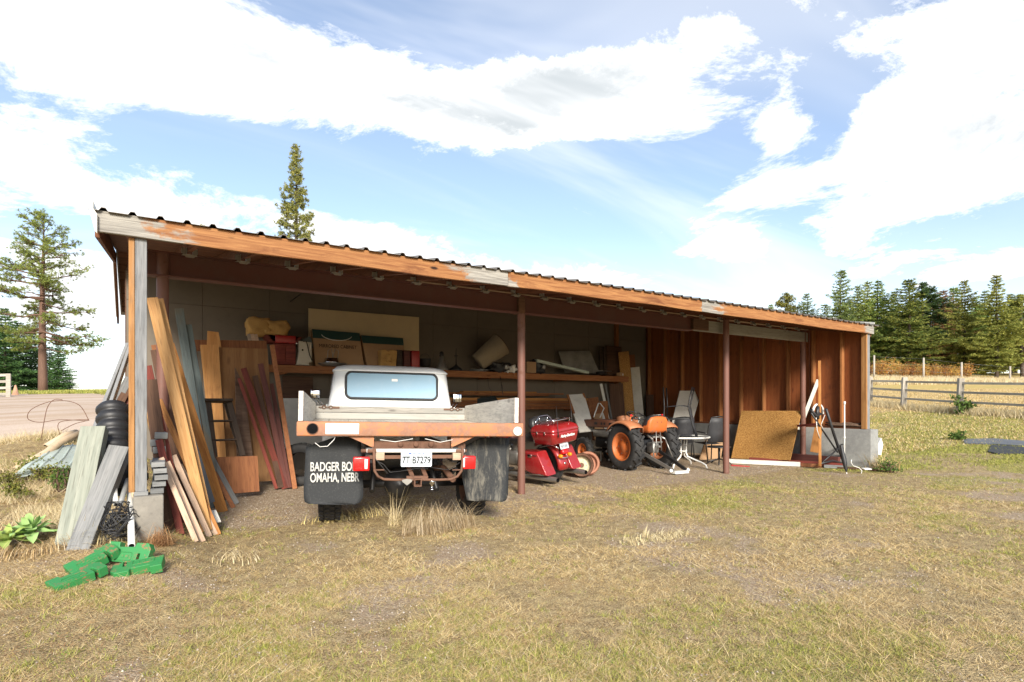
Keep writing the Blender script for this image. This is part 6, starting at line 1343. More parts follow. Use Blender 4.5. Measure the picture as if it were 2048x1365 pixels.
def pine_meshes(seed, H_, R_of, z0, limbs, tuft_r, tufts, droop=.15, r0=.22, bend=.2, needles=14, wneedle=.045, sub=4, up0=.45):
    """open pine with limbs that carry separate tufts of needles"""
    rg = np.random.default_rng(seed); mb = trunk_mb(H_, r0, bend, rg, 12, .03); P = []
    for i in range(limbs):
        t = (i + rg.uniform(0, 1)) / limbs; z = z0 + (H_ - z0) * t ** .9; a = rg.uniform(0, 6.283); L = R_of(z) * rg.uniform(.6, 1.1)
        if L < .12: P.append(np.array([[0, 0, z]]) + rg.normal(0, .08, (2, 3))); continue
        up = up0 * t - droop * (1 - t) * rg.uniform(.4, 1.6); n = 6; s = np.linspace(0, 1, n + 1); wob = rg.normal(0, .06 * L, (n + 1, 3)) * s[:, None]
        p = np.stack([np.cos(a) * L * s, np.sin(a) * L * s, z + L * (up * s + .22 * s ** 2)], 1) + wob
        mb.tube([tuple(v) for v in p], [max(.008, .055 * (L / 2.5) * (1 - .85 * k / n)) for k in range(n + 1)], 5, cap=False)
        for j in range(max(1, int(sub * L))):
            u = rg.uniform(.35, 1.0); b = p[min(n, int(u * n))] ; aa = a + rg.normal(0, .9); l2 = L * rg.uniform(.15, .38) * (1.2 - u * .5)
            e = b + np.array([np.cos(aa) * l2, np.sin(aa) * l2, l2 * rg.uniform(-.1, .5)]); mb.tube([tuple(b), tuple((b + e) / 2 + rg.normal(0, .02, 3)), tuple(e)], [.016, .011, .006], 4, cap=False)
            for q in range(tufts): P.append((b + (e - b) * rg.uniform(.5, 1.1) + rg.normal(0, tuft_r * .45, 3))[None])
        P.append(p[-1:] + rg.normal(0, .05, (1, 3)))
    for k in range(6): P.append(np.array([[0, 0, H_ - .12 * k]]) + rg.normal(0, .05, (1, 3)))
    P = np.concatenate(P); D = rg.normal(0, .5, P.shape) + np.array([0, 0, .45]); return mb.mesh('trunk'), tri_mesh('crown', sprays(P, D, tuft_r, wneedle, rg, needles, .8))
M['barkred'] = wood('red_pine_bark', (.20, .115, .08), (.13, .072, .05), (.05, .03, .022), grain='z', knots=.2); M['barkdk'] = wood('dark_bark', (.10, .075, .058), (.06, .047, .038), grain='z', knots=.1)
M['needA'] = leafmat('pine_needles', [(0.135, 0.194, 0.047), (0.27, 0.342, 0.081), (0.405, 0.466, 0.121), (0.189, 0.248, 0.068)], trans=.35)
M['needB'] = leafmat('tall_pine_needles', [(0.113, 0.143, 0.043), (0.274, 0.302, 0.077), (0.435, 0.403, 0.116), (0.193, 0.218, 0.062)], trans=.3)
M['firA'] = leafmat('fir_needles', [(0.095, 0.155, 0.048), (0.203, 0.288, 0.066), (0.405, 0.425, 0.099), (0.135, 0.213, 0.062)], trans=.25)
M['firB'] = leafmat('blue_fir_needles', [(0.091, 0.148, 0.058), (0.2, 0.259, 0.086), (0.342, 0.37, 0.108)], trans=.25)
M['firC'] = leafmat('olive_fir_needles', [(0.131, 0.16, 0.034), (0.262, 0.281, 0.06), (0.411, 0.393, 0.102)], trans=.25)
M['firR'] = leafmat('rusty_fir_needles', [(0.196, 0.098, 0.049), (0.336, 0.168, 0.077), (0.168, 0.126, 0.056)], trans=.2)
M['firD'] = leafmat('deep_green_needles', [(0.036, 0.073, 0.03), (0.068, 0.132, 0.042), (0.124, 0.203, 0.053)], trans=.2)
FIRS = [fir_meshes(11, 12, 2.6), fir_meshes(12, 12, 2.2, .14), fir_meshes(13, 12, 2.9, .06), fir_meshes(14, 12, 3.3, .2, dens=.8), fir_meshes(15, 12, 2.5, .1), pine_meshes(16, 12.0, lambda z: 2.3 * min(1, (12.0 - z) / 5.0) ** .75, 3.0, 70, .30, 3, droop=.25, r0=.2, bend=.2, needles=11, wneedle=.07, sub=7, up0=.45)]
def put_tree(meshes, m, bark, x, y, h, base=12.0, wide=1.0, rot=0, label='', group=None, name='fir_tree', cat='tree', lean_=0.0):
    o = thing(name, label, cat, (x, y, H(x, y) - .1), (lean_, 0, rot), group); s = h / base; o.scale = (s * wide, s * wide, s)
    t = link('trunk', meshes[0], None, o); c = link('crown', meshes[1], None, o)
    for ob, mm in ((t, bark), (c, m)):
        if len(ob.data.materials) == 0: ob.data.materials.append(mm)
        ob.material_slots[0].link = 'OBJECT'; ob.material_slots[0].material = mm
    return o
q = random.Random(21)
FT = [(1541, 607, 78, 'A', 'tiny fir tip just showing over the roof, leftmost of the forest'), (1573, 586, 72, 'C', 'pale fir tip second from left above the roof edge'), (1613, 584, 70, 'B', 'slender fir third from left above the roof edge'), (1650, 606, 74, 'A', 'short fir just left of the tall pointed fir'), (1683, 537, 64, 'B', 'tall pointed dark fir standing highest left of the forest'),
      (1716, 568, 66, 'A', 'fir right beside the tall pointed fir'), (1735, 560, 72, 'C', 'yellowish fir behind the two leading firs'), (1757, 557, 65, 'A', 'full fir above the shed corner post'), (1788, 580, 70, 'B', 'shorter dark fir right of the shed corner'), (1816, 556, 62, 'A', 'broad green fir above the first rail post'), (1842, 566, 64, 'D', 'deep green fir with dense crown in the middle'), (1862, 585, 70, 'A', 'small fir filling between the broad fir and the rusty one'),
      (1887, 577, 68, 'R', 'rusty brown dying fir among the green ones'), (1908, 572, 74, 'B', 'blue-green fir behind the rusty fir'), (1928, 557, 60, 'C', 'tall olive fir right of the rusty fir'), (1950, 592, 70, 'A', 'short fir between the two tall olive firs'), (1968, 578, 72, 'B', 'dark fir behind the rightmost tall firs'), (1993, 547, 57, 'C', 'tallest olive fir near the right edge'), (2022, 585, 66, 'A', 'fir just right of the tallest olive fir'), (2046, 588, 60, 'C', 'olive fir cut by the right picture edge'),
      (2080, 560, 62, 'A', 'fir outside the right edge of the field'), (1700, 600, 84, 'D', 'dark fir in the second row behind the pointed fir'), (1770, 596, 84, 'D', 'dark fir in the second row above the orange shrubs'), (1830, 600, 86, 'D', 'dark fir in the second row behind the broad fir'), (1900, 604, 86, 'D', 'dark fir in the second row behind the rusty fir'), (1958, 606, 84, 'D', 'dark fir in the second row among the right-hand firs'), (2030, 604, 84, 'D', 'dark fir in the second row at the far right')]
for i, (px, py, d, k, lb) in enumerate(FT):
    p = cw((px - 1024) / FPX * d, d); zt = 1.33 + (HZ - py) / FPX * d; h = zt - H(p.x, p.y)
    put_tree(FIRS[(0, 1, 2, 4, 3, 5)[(i * 5 + i // 3) % 6]], M['fir' + k], M['barkdk'], p.x, p.y, h, 12, (1.0 if d < 80 else 1.3) * q.uniform(.8, 1.3) * (1.3 if px > 1800 else 1.15), q.uniform(0, 6.28), lb, 'firs along the far field')
LT = [(8, 612, 44, 1.3, 'deep green fir at the left picture edge'), (36, 640, 47, 1.3, 'deep green fir behind the left rail fence'), (64, 655, 50, 1.3, 'deep green fir just left of the big pine trunk'), (117, 665, 46, 1.0, 'narrow deep green fir right of the big pine trunk'), (138, 740, 55, 1.2, 'low dark fir at the edge of the grassy rise'), (98, 690, 52, 1.3, 'dark fir directly behind the big pine trunk'), (-25, 590, 46, 1.2, 'deep green fir just outside the left edge')]
for i, (px, py, d, wd_, lb) in enumerate(LT):
    p = cw((px - 1024) / FPX * d, d); h = 1.33 + (HZ - py) / FPX * d - H(p.x, p.y); put_tree(FIRS[(i + 2) % 4], M['firD'], M['barkdk'], p.x, p.y, h, 12, wd_ * 1.15, i * 1.3, lb, 'dark firs beyond the driveway')
p = cw((86 - 1024) / FPX * 35, 35); hh = 1.33 + (HZ - 427) / FPX * 35 - H(p.x, p.y)
pm = pine_meshes(5, hh, lambda z: 2.9 * min(1, (hh - z) / (hh * .42)) ** .55 * (1 if z > hh * .3 else .8), hh * .24, 72, .17, 3, droop=.35, r0=.26, bend=.35, needles=14, wneedle=.03, sub=8, up0=.5)
put_tree(pm, M['needA'], M['barkred'], p.x, p.y, hh, hh, 1, 1.1, 'big open pine with bare reddish trunk beyond the driveway', None, 'pine_tree')
p = cw((592 - 1024) / FPX * 30, 30); hh = 1.33 + (HZ - 287) / FPX * 30 - H(p.x, p.y)
pm = pine_meshes(8, hh, lambda z: min(1.25, .10 + .205 * (hh - z)), hh * .35, 150, .15, 3, droop=.1, r0=.2, bend=.1, needles=15, wneedle=.032, sub=9, up0=.3)
put_tree(pm, M['needB'], M['barkdk'], p.x, p.y, hh, hh, 1, .4, 'tall narrow pine rising behind the shed roof', None, 'pine_tree')
p = cw((405 - 1024) / FPX * 30, 30); hh = 1.33 + (HZ - 447) / FPX * 30 - H(p.x, p.y)
put_tree(pm, M['needB'], M['barkdk'], p.x, p.y, hh, 1.33 + (HZ - 287) / FPX * 30 - H(*cw((592 - 1024) / FPX * 30, 30)[:2]), .9, 2.4, 'pine whose tip barely shows over the roof near its left end', None, 'pine_tree')
# orange shrubs along the far fence
M['orangeleaf'] = leafmat('orange_leaves', [(.38, .14, .04), (.56, .25, .055), (.62, .36, .09), (.34, .22, .09), (.45, .38, .14)], trans=.3); M['olivleaf'] = leafmat('weed_leaves', [(.10, .13, .03), (.22, .24, .05), (.34, .32, .07)], trans=.3); M['greenleaf'] = leafmat('green_leaves', [(.05, .10, .02), (.11, .19, .04), (.16, .25, .06)], trans=.3)
def bush_meshes(seed, n=700, h=2.0, w_=1.4, leaf=.13, stems=14):
    rg = np.random.default_rng(seed); mb = MB(); P = []
    for i in range(stems):
        a = rg.uniform(0, 6.28); l = h * rg.uniform(.6, 1.05); e = np.array([np.cos(a) * w_ / 2 * rg.uniform(.2, 1), np.sin(a) * w_ / 2 * rg.uniform(.2, 1), l]); m = e * np.array([.4, .4, .55]) + rg.normal(0, .05, 3)
        mb.tube([(e[0] * .15, e[1] * .15, -.1), tuple(m), tuple(e)], [.02, .014, .005], 4, cap=False); t = rg.uniform(.25, 1, n // stems); P.append(np.where(t[:, None] < .5, m * (t[:, None] * 2), m + (e - m) * (t[:, None] * 2 - 1)) + rg.normal(0, .13 * w_, (n // stems, 3)) * np.array([1, 1, .7]))
    P = np.concatenate(P); P[:, 2] = np.maximum(P[:, 2], .08); return mb.mesh('stems'), tri_mesh('leaves', sprays(P, rg.normal(0, 1, P.shape), leaf, leaf * .6, rg, 2, .8))
BS = [bush_meshes(31), bush_meshes(32, 800, 2.2, 1.7), bush_meshes(33, 600, 1.8, 1.5)]
def put_bush(meshes, m, x, y, s, rot, label, group=None, name='shrub', cat='shrub', stem=None):
    o = thing(name, label, cat, (x, y, H(x, y) - .02), rot, group); o.scale = (s, s, s)
    for nm, me, mm in (('stems', meshes[0], stem or M['bark']), ('leaves', meshes[1], m)):
        ob = link(nm, me, None, o)
        if len(me.materials) == 0: me.materials.append(mm)
        ob.material_slots[0].link = 'OBJECT'; ob.material_slots[0].material = mm
    return o
for i in range(15):
    px = 1738 + i * 14; d = 52 + 2 * math.sin(i * 2.1); p = cw((px - 1024) / FPX * d, d)
    put_bush(BS[i % 3], M['orangeleaf'], p.x, p.y, q.uniform(.55, .95), q.uniform(0, 6), 'orange autumn shrub behind the far wire fence, number %s from the shed corner' % ('one two three four five six seven eight nine ten eleven twelve thirteen fourteen fifteen'.split()[i]), 'orange shrubs along the far fence')
# ------------------------------------------------------------------ fences
M['fencew'] = wood('silvery_fence_wood', (.42, .38, .32), (.28, .25, .21), (.09, .075, .06), grain='x', knots=.3)
RF = thing('rail_fence', 'weathered three-rail wooden fence with wire mesh beyond the lawn', 'fence', (17.0, .54, .9)); Lf = RF.location
FP = []
for px, d, tp, ln in ((1640, 24, 753, 0), (1740, 21.4, 754, .0), (1806, 20, 755, 5), (1918, 18, 757, 5), (2095, 15.6, 758, 3)):
    b = cw((px - 1024) / FPX * d, d); b.z = H(b.x, b.y); tz = 1.33 + (HZ - tp) / FPX * d; t = b + Vector((math.sin(R(ln)) * .6, -math.sin(R(ln)) * .4, 0)); t.z = tz; FP.append((b, t))
    beam_between('post', b - Lf - Vector((0, 0, .15)), t - Lf, .15, .13, M['fencew'], RF, (-1, -1, 0))
for (b0, t0), (b1, t1) in zip(FP[:-1], FP[1:]):
    for fr in (.86, .60, .33):
        beam_between('rail', b0.lerp(t0, fr) - Lf, b1.lerp(t1, fr) - Lf + Vector((0, 0, .012 * math.sin(fr * 40 + b0.x))), .045, .07, M['fencew'], RF)
    mw = MB(); n = 30; off = Vector((-.09, -.06, 0))
    for k in range(n + 1): a = b0.lerp(b1, k / n) + off; c = b0.lerp(t0, .62).lerp(b1.lerp(t1, .62), k / n) + off; mw.box((a + c) / 2 - Lf, (.0025, .0025, (c - a).length))
    for k in range(9): a = b0.lerp(t0, .02 + .6 * k / 8) + off; c = b1.lerp(t1, .02 + .6 * k / 8) + off; mw.box((a + c) / 2 - Lf, ((c - a).length, .0025, .0025), frame(c - a))
    tag(mw.build('wire_mesh', M['steel'], RF), kind='stuff')
WF = thing('wire_fence', 'far wire fence on thin gray posts before the orange shrubs', 'fence', (53, 15, 3.2)); Lf = WF.location; tops = []
for px, py, tp in ((1690, 757, 708), (1748, 758, 711), (1847, 760, 716), (1923, 760, 725), (2020, 770, 733), (2110, 775, 738)):
    b = cw((px - 1024) / FPX * 48, 48); b.z = H(b.x, b.y) - .2; t = b.copy(); t.z = 1.33 + (HZ - tp) / FPX * 48; tops.append((b, t)); MB().tube([b - Lf, t - Lf + Vector((.03, 0, 0))], [.085, .07], 8).build('post', M['fencew'], WF)
for (b0, t0), (b1, t1) in zip(tops[:-1], tops[1:]):
    for fr in (.95, .7, .45, .25): MB().tube([b0.lerp(t0, fr) - Lf, b1.lerp(t1, fr) - Lf], .005, 4).build('wire', M['steel'], WF)
LFN = thing('rail_fence', 'short wooden rail fence section at the left picture edge', 'fence', cw((17 - 1024) / FPX * 25, 25, 0)); LFN.location.z = H(LFN.location.x, LFN.location.y); Lf = LFN.location.copy(); e = cw((-70 - 1024) / FPX * 24.5, 24.5); e.z = H(e.x, e.y)
MB().box((0, 0, .5), (.16, .16, 1.08)).build('post', M['fencew'], LFN, bevel=.01); MB().box(e - Lf + Vector((0, 0, .5)), (.15, .15, 1.08)).build('post', M['fencew'], LFN, bevel=.01)
for z in (.98, .70, .42, .15): beam_between('rail', Vector((0, 0, z)), e - Lf + Vector((0, 0, z)), .04, .11, M['fencew'], LFN)
p = cw((31 - 1024) / FPX * 26.5, 26.5); cn = thing('traffic_cone', 'faded traffic cone standing on the grass beside the left fence', 'cone', (p.x, p.y, H(p.x, p.y)))
MB().lathe([(.17, 0), (.17, .03), (.13, .04), (.03, .48), (.001, .49)], 18).build('cone_body', paint('faded_orange_cone', (.55, .30, .18), .6, dirt=.3), cn); MB().lathe([(.105, .14), (.075, .27)], 18).build('white_band', M['whitem'], cn)
# black tarps on the lawn
for lb, pts, m in (('gray-black tarp lying flat on the lawn near the fence', [(1925, 878), (1990, 877), (2070, 884), (2070, 893), (1985, 888), (1930, 886)], 'tarp'), ('black mat lying on the lawn before the gray tarp', [(1983, 890), (2070, 896), (2070, 906), (1995, 907), (1976, 903)], 'mat')):
    W = [gp(x, y, .03) for x, y in pts]; c = sum(W, Vector()) / len(W); n = len(W)
    mb = MB(); mb.add([w_ - c for w_ in W] + [w_ - c - Vector((0, 0, .025)) for w_ in W], [tuple(range(n)), tuple(reversed(range(n, 2 * n)))] + [(i, i + n, (i + 1) % n + n, (i + 1) % n) for i in range(n)])
    if m == 'tarp': M['tarp'] = paint('weathered_tarp', (.10, .11, .125), .55, dirt=.3, scale=2); M['mat'] = paint('black_mat', (.025, .027, .03), .7, dirt=.3)
    tag(mb.build('tarp', M[m], None, c), lb, 'tarp')
# ------------------------------------------------------------------ weeds
def rosette(label, loc, n, L, W, m, seed, up=.5, name='broadleaf_plant'):
    o = thing(name, label, 'plant', loc); rg = random.Random(seed)
    for k in range(n):
        a = k * 2.4 + rg.uniform(-.2, .2); t = k / n; l = L * (1 - .45 * t) * rg.uniform(.85, 1.1); el = up * t + .15 + .9 * t * t; mb = MB(); vs = []; N = 7
        for i in range(N + 1):
            s = i / N; wv = W * (1 - .4 * t) * math.sin(math.pi * min(1, s * .93 + .05)) ** .8 * (1 if i < N else .05); r_ = l * s * math.cos(el) ; z = l * (s * math.sin(el) - .35 * s * s * (1 - t)) + .03
            for u in (-1, -.5, 0, .5, 1): x = r_; y = u * wv; vs.append((math.cos(a) * x - math.sin(a) * y, math.sin(a) * x + math.cos(a) * y, z + abs(u) * wv * .35 + .01 * math.sin(s * 9 + k)))
        mb.add(vs, [(i * 5 + j, i * 5 + j + 1, (i + 1) * 5 + j + 1, (i + 1) * 5 + j) for i in range(N) for j in range(4)], True); mb.build('leaf', m, o)
    return o
M['mull'] = paint('woolly_leaf', (.30, .46, .16), .8, dirt=.3, dcol=(.42, .50, .26), scale=6, spec=.1); M['mully'] = paint('yellow_green_leaf', (.26, .35, .08), .75, dirt=.3, dcol=(.36, .36, .10), scale=5)
p = gp(58, 1075, .03); rosette('broad-leaved woolly green plant growing left of the leaning timbers', p, 24, .26, .05, M['mull'], 2)
p = gp(10, 1092, .02); rosette('yellow-green broad-leaved plant at the left picture edge', p, 13, .24, .045, M['mully'], 3, .3)
p = gp(1925, 830, .0); put_bush(bush_meshes(51, 150, .6, .5, .12, 6), M['greenleaf'], p.x, p.y, 1, 0, 'leafy green weed growing at the second rail post', name='weed_plant', cat='plant')
p = gp(1918, 880, .0); put_bush(bush_meshes(52, 70, .18, .4, .12, 6), M['greenleaf'], p.x, p.y, 1, 0, 'small green weed growing beside the gray tarp', name='weed_plant', cat='plant')
for i, (px, py, h, w_, mk, lb) in enumerate(((35, 1000, .18, .3, 'olivleaf', 'yellow-green low shrub at the left edge above the woolly plant'), (92, 965, .22, .4, 'olivleaf', 'yellow-green weed beside the metal sheets'), (125, 985, .34, .25, 'greenleaf', 'small pine seedling left of the green-gray timber'), (1778, 945, .22, .5, 'greenleaf', 'green weed clump at the concrete corner'), (60, 945, .2, .4, 'olivleaf', 'olive weed in front of the lower metal sheet'), (10, 975, .15, .35, 'olivleaf', 'low olive weed at the very left edge'))):
    p = gp(px, py, 0); put_bush(bush_meshes(60 + i, 420, h, w_, .035, 10), M[mk], p.x, p.y, 1, i, lb, name='weed_plant', cat='plant')
# ------------------------------------------------------------------ turf, gravel stones, dry tufts
rgG = np.random.default_rng(99)
def scatter(n, z0, z1, xl=-.98, xr=.98, pw=1.0):
    u = rgG.uniform(0, 1, n); Z = (z0 ** pw + u * (z1 ** pw - z0 ** pw)) ** (1 / pw); X = rgG.uniform(xl, xr, n) * Z
    x = CAM.x + RT.x * X + FW.x * Z; y = CAM.y + RT.y * X + FW.y * Z; return x, y, Z
def inside_floor(x, y): return (x > -4.3) & (x < 7.35) & (y > .9) & (y < 4.8)
def blades(name, label, m, parts, cat='grass'):
    V = []
    for (x, y, Z, L, W, lean_) in parts:
        n = len(x); z = hgt(x, y); a = rgG.uniform(0, 6.283, n); tilt = lean_ * rgG.uniform(.3 if lean_ < 1.4 else .72, 1.0, n); L = L * rgG.uniform(.45, 1.25, n)
        d = np.stack([np.cos(a) * np.sin(tilt), np.sin(a) * np.sin(tilt), np.cos(tilt)], 1); b = rgG.uniform(0, 6.283, n); s = np.stack([np.cos(b), np.sin(b), np.zeros(n)], 1)
        P = np.stack([x, y, z - .003], 1); V.append(np.stack([P - s * (W / 2)[:, None], P + s * (W / 2)[:, None], P + d * L[:, None]], 1))
    return tag(link(name, tri_mesh(name, np.concatenate(V)), m), label, cat, kind='stuff')
def pick(n, z0, z1, fn, **k):
    x, y, Z = scatter(n, z0, z1, **k); g, gr, go, n1, n2 = cover_maps(x, y); pr = fn(g, gr, go, n1, n2, x, y); keep = (rgG.uniform(0, 1, n) < pr) & ~inside_floor(x, y) & ~((np.abs(x + 4.6) < .12) & (np.abs(y + 1.13) < .14)); return x[keep], y[keep], Z[keep]
M['strawg'] = leafmat('dry_grass_blades', [(.50, .36, .15), (.72, .55, .25), (.84, .69, .38), (.62, .46, .19), (.30, .20, .095), (.86, .76, .50)], trans=.15, rough=.7)
M['greeng_'] = leafmat('green_grass_blades', [(.22, .25, .05), (.38, .39, .085), (.54, .50, .15), (.29, .33, .065), (.13, .16, .035)], trans=.2, rough=.6)
M['rustg'] = leafmat('reddish_dead_blades', [(.24, .10, .05), (.36, .17, .085), (.44, .26, .14), (.2, .1, .06)], trans=.2, rough=.8)
dry = lambda g, gr, go, n1, n2, x, y: np.clip(.42 + .85 * sst(.40, .62, n2) - .5 * gr + .5 * go, .06, 1)
grn = lambda g, gr, go, n1, n2, x, y: np.clip(g * .9 - .3 * gr - .55 * go, .02, 1)
rst = lambda g, gr, go, n1, n2, x, y: np.clip(sst(.50, .72, n1) * .25 + sst(-3.2, -5.4, x) * sst(-4.9, -3.0, -y) * .8, 0, 1)
Z_of = lambda x, y: camxy(x, y)[1]
def tufts(n, z0, z1, fn, nb, r_, L, W, lean_, **k):
    x, y, Z = pick(n, z0, z1, fn, **k); sz = rgG.uniform(.5, 1.4, len(x)); x = np.repeat(x, nb); y = np.repeat(y, nb); sz = np.repeat(sz, nb); m = len(x)
    return (x + rgG.normal(0, 1, m) * r_ * sz, y + rgG.normal(0, 1, m) * r_ * sz, x * 0, L * sz, np.full(m, W), lean_)
parts = []
for n, z0, z1, L, W in ((210000, 2.2, 4.2, .034, .0030), (170000, 4.2, 7.5, .042, .0046), (110000, 7.5, 13, .05, .008)):
    x, y, Z = pick(n, z0, z1, dry, pw=1.4); k = len(x); parts.append((x, y, Z, np.full(k, L), np.full(k, W), 1.5))
parts += [tufts(12000, 2.2, 4.5, lambda *a: dry(*a) ** 2, 14, .022, .055, .0034, 1.42, pw=1.4), tufts(13000, 4.5, 9, lambda *a: dry(*a) ** 2, 12, .034, .07, .0058, 1.42, pw=1.4), tufts(1100, 2.2, 9, lambda *a: dry(*a) ** 3, 34, .04, .12, .0038, 1.42, pw=1.3)]
x, y, Z = pick(80000, 13, 34, dry, xl=.55, xr=1.0); parts.append((x, y, Z, np.full(len(x), .07), np.full(len(x), .02), 1.35))
blades('dry_grass', 'short dry straw-coloured grass across the yard', M['strawg'], parts)
parts = []
for n, z0, z1, L, W in ((90000, 2.2, 4.2, .026, .0034), (100000, 4.2, 7.5, .034, .0050), (110000, 7.5, 13, .042, .009)):
    x, y, Z = pick(n, z0, z1, grn, pw=1.4); k = len(x); parts.append((x, y, Z, np.full(k, L), np.full(k, W), 1.2))
gr2 = lambda g, gr, go, n1, n2, x, y: np.clip(.06 + g * .9 - .3 * gr - .5 * go, .03, 1)
parts += [tufts(8000, 2.2, 4.5, gr2, 16, .016, .034, .0042, 1.15, pw=1.4), tufts(9000, 4.5, 9, gr2, 14, .024, .042, .0065, 1.15, pw=1.4)]
x, y, Z = pick(70000, 11, 24, grn, xl=.55, xr=1.0); parts.append((x, y, Z, np.full(len(x), .055), np.full(len(x), .020), 1.25))
x, y, Z = pick(26000, 26, 44, lambda g, *a: (g > .5) * 1.0, xl=-1.0, xr=-.6); parts.append((x, y, Z, np.full(len(x), .14), np.full(len(x), .05), 1.0))
blades('green_grass', 'patchy short green grass across the yard', M['greeng_'], parts)
M['clover'] = leafmat('clover_leaves', [(.10, .20, .035), (.19, .30, .06), (.28, .36, .09)], trans=.25)
blades('ground_weeds', 'tiny bright green weed leaves dotted over the ground', M['clover'], [tufts(1500, 2.2, 5, lambda *a: gr2(*a) * .6, 12, .02, .022, .014, 1.5, pw=1.4), tufts(1500, 5, 10, lambda *a: gr2(*a) * .7, 12, .03, .03, .02, 1.5, pw=1.4)])
parts = []
for n, z0, z1, L, W in ((80000, 2.2, 4.5, .045, .0028), (60000, 4.5, 10, .05, .005)):
    x, y, Z = pick(n, z0, z1, rst, pw=1.4); parts.append((x, y, Z, np.full(len(x), L), np.full(len(x), W), 1.52))
blades('dead_needles', 'reddish dead needles and stalks scattered on the ground', M['rustg'], parts)
# tall weeds and verge on the left rise, straw along fence feet
parts = []
x, y, Z = pick(26000, 4.8, 10, lambda g, gr, go, n1, n2, x, y: (x < -4.9) * sst(.35, .6, n2) * 1.0, xl=-.98, xr=-.6); parts.append((x, y, Z, np.full(len(x), .15), np.full(len(x), .007), 1.1))
x, y, Z = pick(16000, 10, 17, lambda g, gr, go, n1, n2, x, y: sst(.5, .7, n2) * (Z_of(x, y) < 11.5), xl=-.98, xr=-.68); parts.append((x, y, Z, np.full(len(x), .09), np.full(len(x), .012), 1.2))
for (b0, _), (b1, _) in zip(FP[:-1], FP[1:]):
    t = rgG.uniform(0, 1, 1800); x = b0.x + (b1.x - b0.x) * t + rgG.normal(0, .16, 1800); y = b0.y + (b1.y - b0.y) * t + rgG.normal(0, .16, 1800); parts.append((x, y, x * 0 + 18, np.full(1800, .26), np.full(1800, .02), .8))
x, y, Z = pick(30000, 40, 56, lambda g, gr, go, *a: (go > .5) * 1.0, xl=.58, xr=.98); parts.append((x, y, Z, np.full(len(x), .40), np.full(len(x), .06), .7))
M['pales'] = leafmat('pale_straw_blades', [(.50, .38, .20), (.64, .52, .31), (.72, .62, .42), (.42, .30, .16)], trans=.3)
blades('straw_weeds', 'pale straw-like weeds along verges and fence feet', M['pales'], parts)
# long arching straw clumps
def clump(label, c, n, L, spread, seed, m, name='straw_clump', w_=.0035, flop=1.0):
    rg = np.random.default_rng(seed); mb = MB(); 
    for k in range(n):
        a = rg.uniform(0, 6.283); r0 = rg.uniform(0, 1) ** .5; bx, by = np.cos(a * 3.1) * spread[0] * r0, np.sin(a * 3.1) * spread[1] * r0; l = L * rg.uniform(.45, 1.15); el = rg.uniform(.5, 1.45); cur = rg.uniform(.4, 1.6) * flop
        vs = []; p = np.array([bx, by, -.01]); N = 5; sd = np.array([-math.sin(a), math.cos(a), 0]) * w_
        for i in range(N + 1):
            wv = sd * (1 - .8 * i / N); vs += [tuple(p - wv), tuple(p + wv)]; e = el - cur * i / N; p = p + np.array([math.cos(a) * math.cos(e), math.sin(a) * math.cos(e), math.sin(e)]) * l / N; p[2] = max(p[2], .006)
        mb.add(vs, [(i * 2, i * 2 + 1, i * 2 + 3, i * 2 + 2) for i in range(N)])
    o = mb.build(name, m, None, c); return tag(o, label, 'grass', kind='stuff')
p = gp(880, 1062, 0); clump('bushy straw-coloured grass clump under the truck tail', p, 620, .34, (.42, .14), 1, M['pales'])
p = gp(790, 1050, 0); clump('thin tall straw stalks standing behind the hitch', p, 60, .42, (.10, .08), 2, M['pales'], flop=.35)
p = gp(1310, 1078, 0); clump('flattened straw clump on the open lawn', p, 420, .15, (.45, .16), 3, M['pales'], flop=2.4)
p = gp(690, 1040, 0); clump('dry straw litter behind the left truck wheel', p, 220, .22, (.5, .1), 4, M['strawg'], flop=1.5)
p = gp(318, 1090, 0); clump('reddish dead needle clump in front of the concrete pier', p + Vector((0, 0, .0)), 420, .20, (.11, .08), 5, M['rustg'], w_=.0025, flop=1.2)
p = gp(218, 1085, 0); clump('bleached dead stalks between the timbers and the pier', p, 150, .30, (.22, .12), 6, M['pales'], flop=.9)
p = gp(60, 1110, 0); clump('brown dead leaf litter around the woolly plant', p, 360, .16, (.3, .15), 7, M['strawg'], flop=1.7)
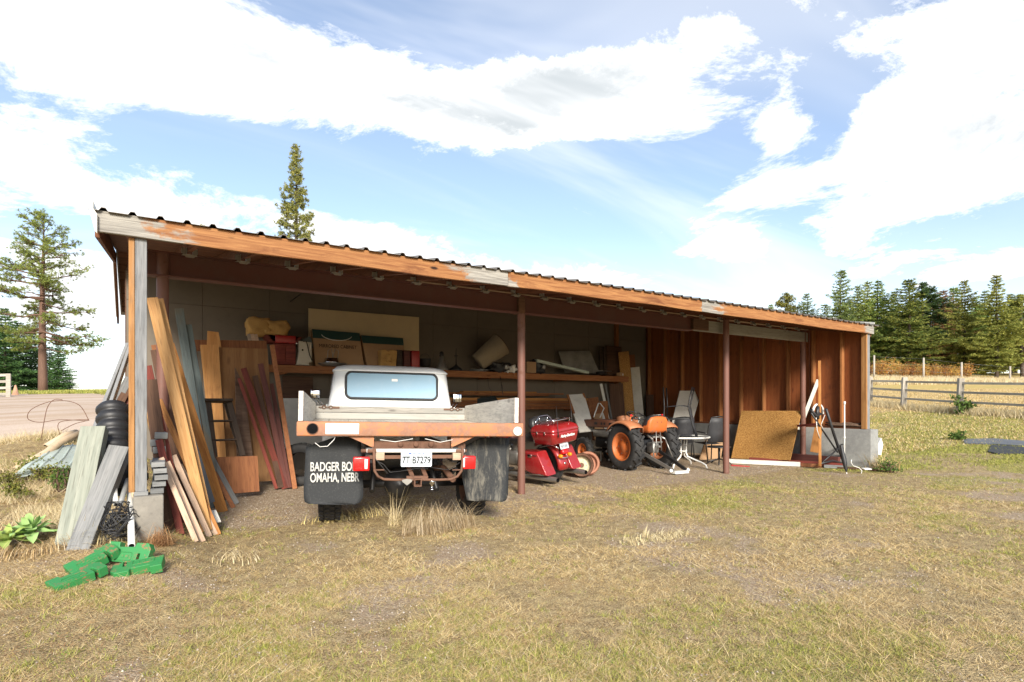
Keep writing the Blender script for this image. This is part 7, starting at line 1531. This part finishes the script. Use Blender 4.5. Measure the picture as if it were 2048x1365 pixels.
p = gp(1765, 940, 0); clump('dry weed stalks at the outside concrete corner', p, 260, .42, (.25, .3), 8, M['strawg'], w_=.005, flop=.5)
p = gp(450, 1125, 0); clump('small dry straw patch before the pale boards', p, 160, .14, (.3, .2), 9, M['pales'], flop=1.5)
# stones
def stones(name, label, n, z0, z1, fn, s0, s1, m):
    x, y, Z = scatter(n, z0, z1, pw=1.2); g, gr, go, n1, n2 = cover_maps(x, y); k = rgG.uniform(0, 1, n) < fn(g, gr, x, y); x, y = x[k], y[k]; n = len(x); z = hgt(x, y); s = s0 + (s1 - s0) * rgG.uniform(0, 1, n) ** 3
    o6 = np.array([[1, 0, 0], [0, 1, 0], [-1, 0, 0], [0, -1, 0], [0, 0, .8], [0, 0, -.8]]); F = np.array([[0, 1, 4], [1, 2, 4], [2, 3, 4], [3, 0, 4], [1, 0, 5], [2, 1, 5], [3, 2, 5], [0, 3, 5]])
    V = o6[None] * s[:, None, None] * rgG.uniform(.6, 1.3, (n, 6, 1)); a = rgG.uniform(0, 6.28, n); c, si = np.cos(a)[:, None], np.sin(a)[:, None]
    V = np.stack([V[..., 0] * c - V[..., 1] * si, V[..., 0] * si + V[..., 1] * c, V[..., 2]], -1) + np.stack([x, y, z + s * .25], 1)[:, None]
    me = bpy.data.meshes.new(name); me.vertices.add(n * 6); me.vertices.foreach_set('co', V.astype(np.float32).ravel()); f = (F[None] + (np.arange(n) * 6)[:, None, None]).reshape(-1).astype(np.int32)
    me.loops.add(len(f)); me.loops.foreach_set('vertex_index', f); me.polygons.add(n * 8); me.polygons.foreach_set('loop_start', np.arange(0, len(f), 3, dtype=np.int32)); me.update(calc_edges=True); return tag(link(name, me, m), label, 'gravel', kind='stuff')
M['stone'] = leafmat('gravel_stones', [(.20, .16, .13), (.32, .27, .23), (.42, .36, .31), (.28, .21, .16), (.48, .43, .38)], trans=0.0, rough=.9)
stones('gravel_stones', 'loose gravel stones on the bare ground', 60000, 2.2, 12, lambda g, gr, x, y: np.clip(gr * 1.1 + .05, 0, 1), .003, .010, M['stone'])
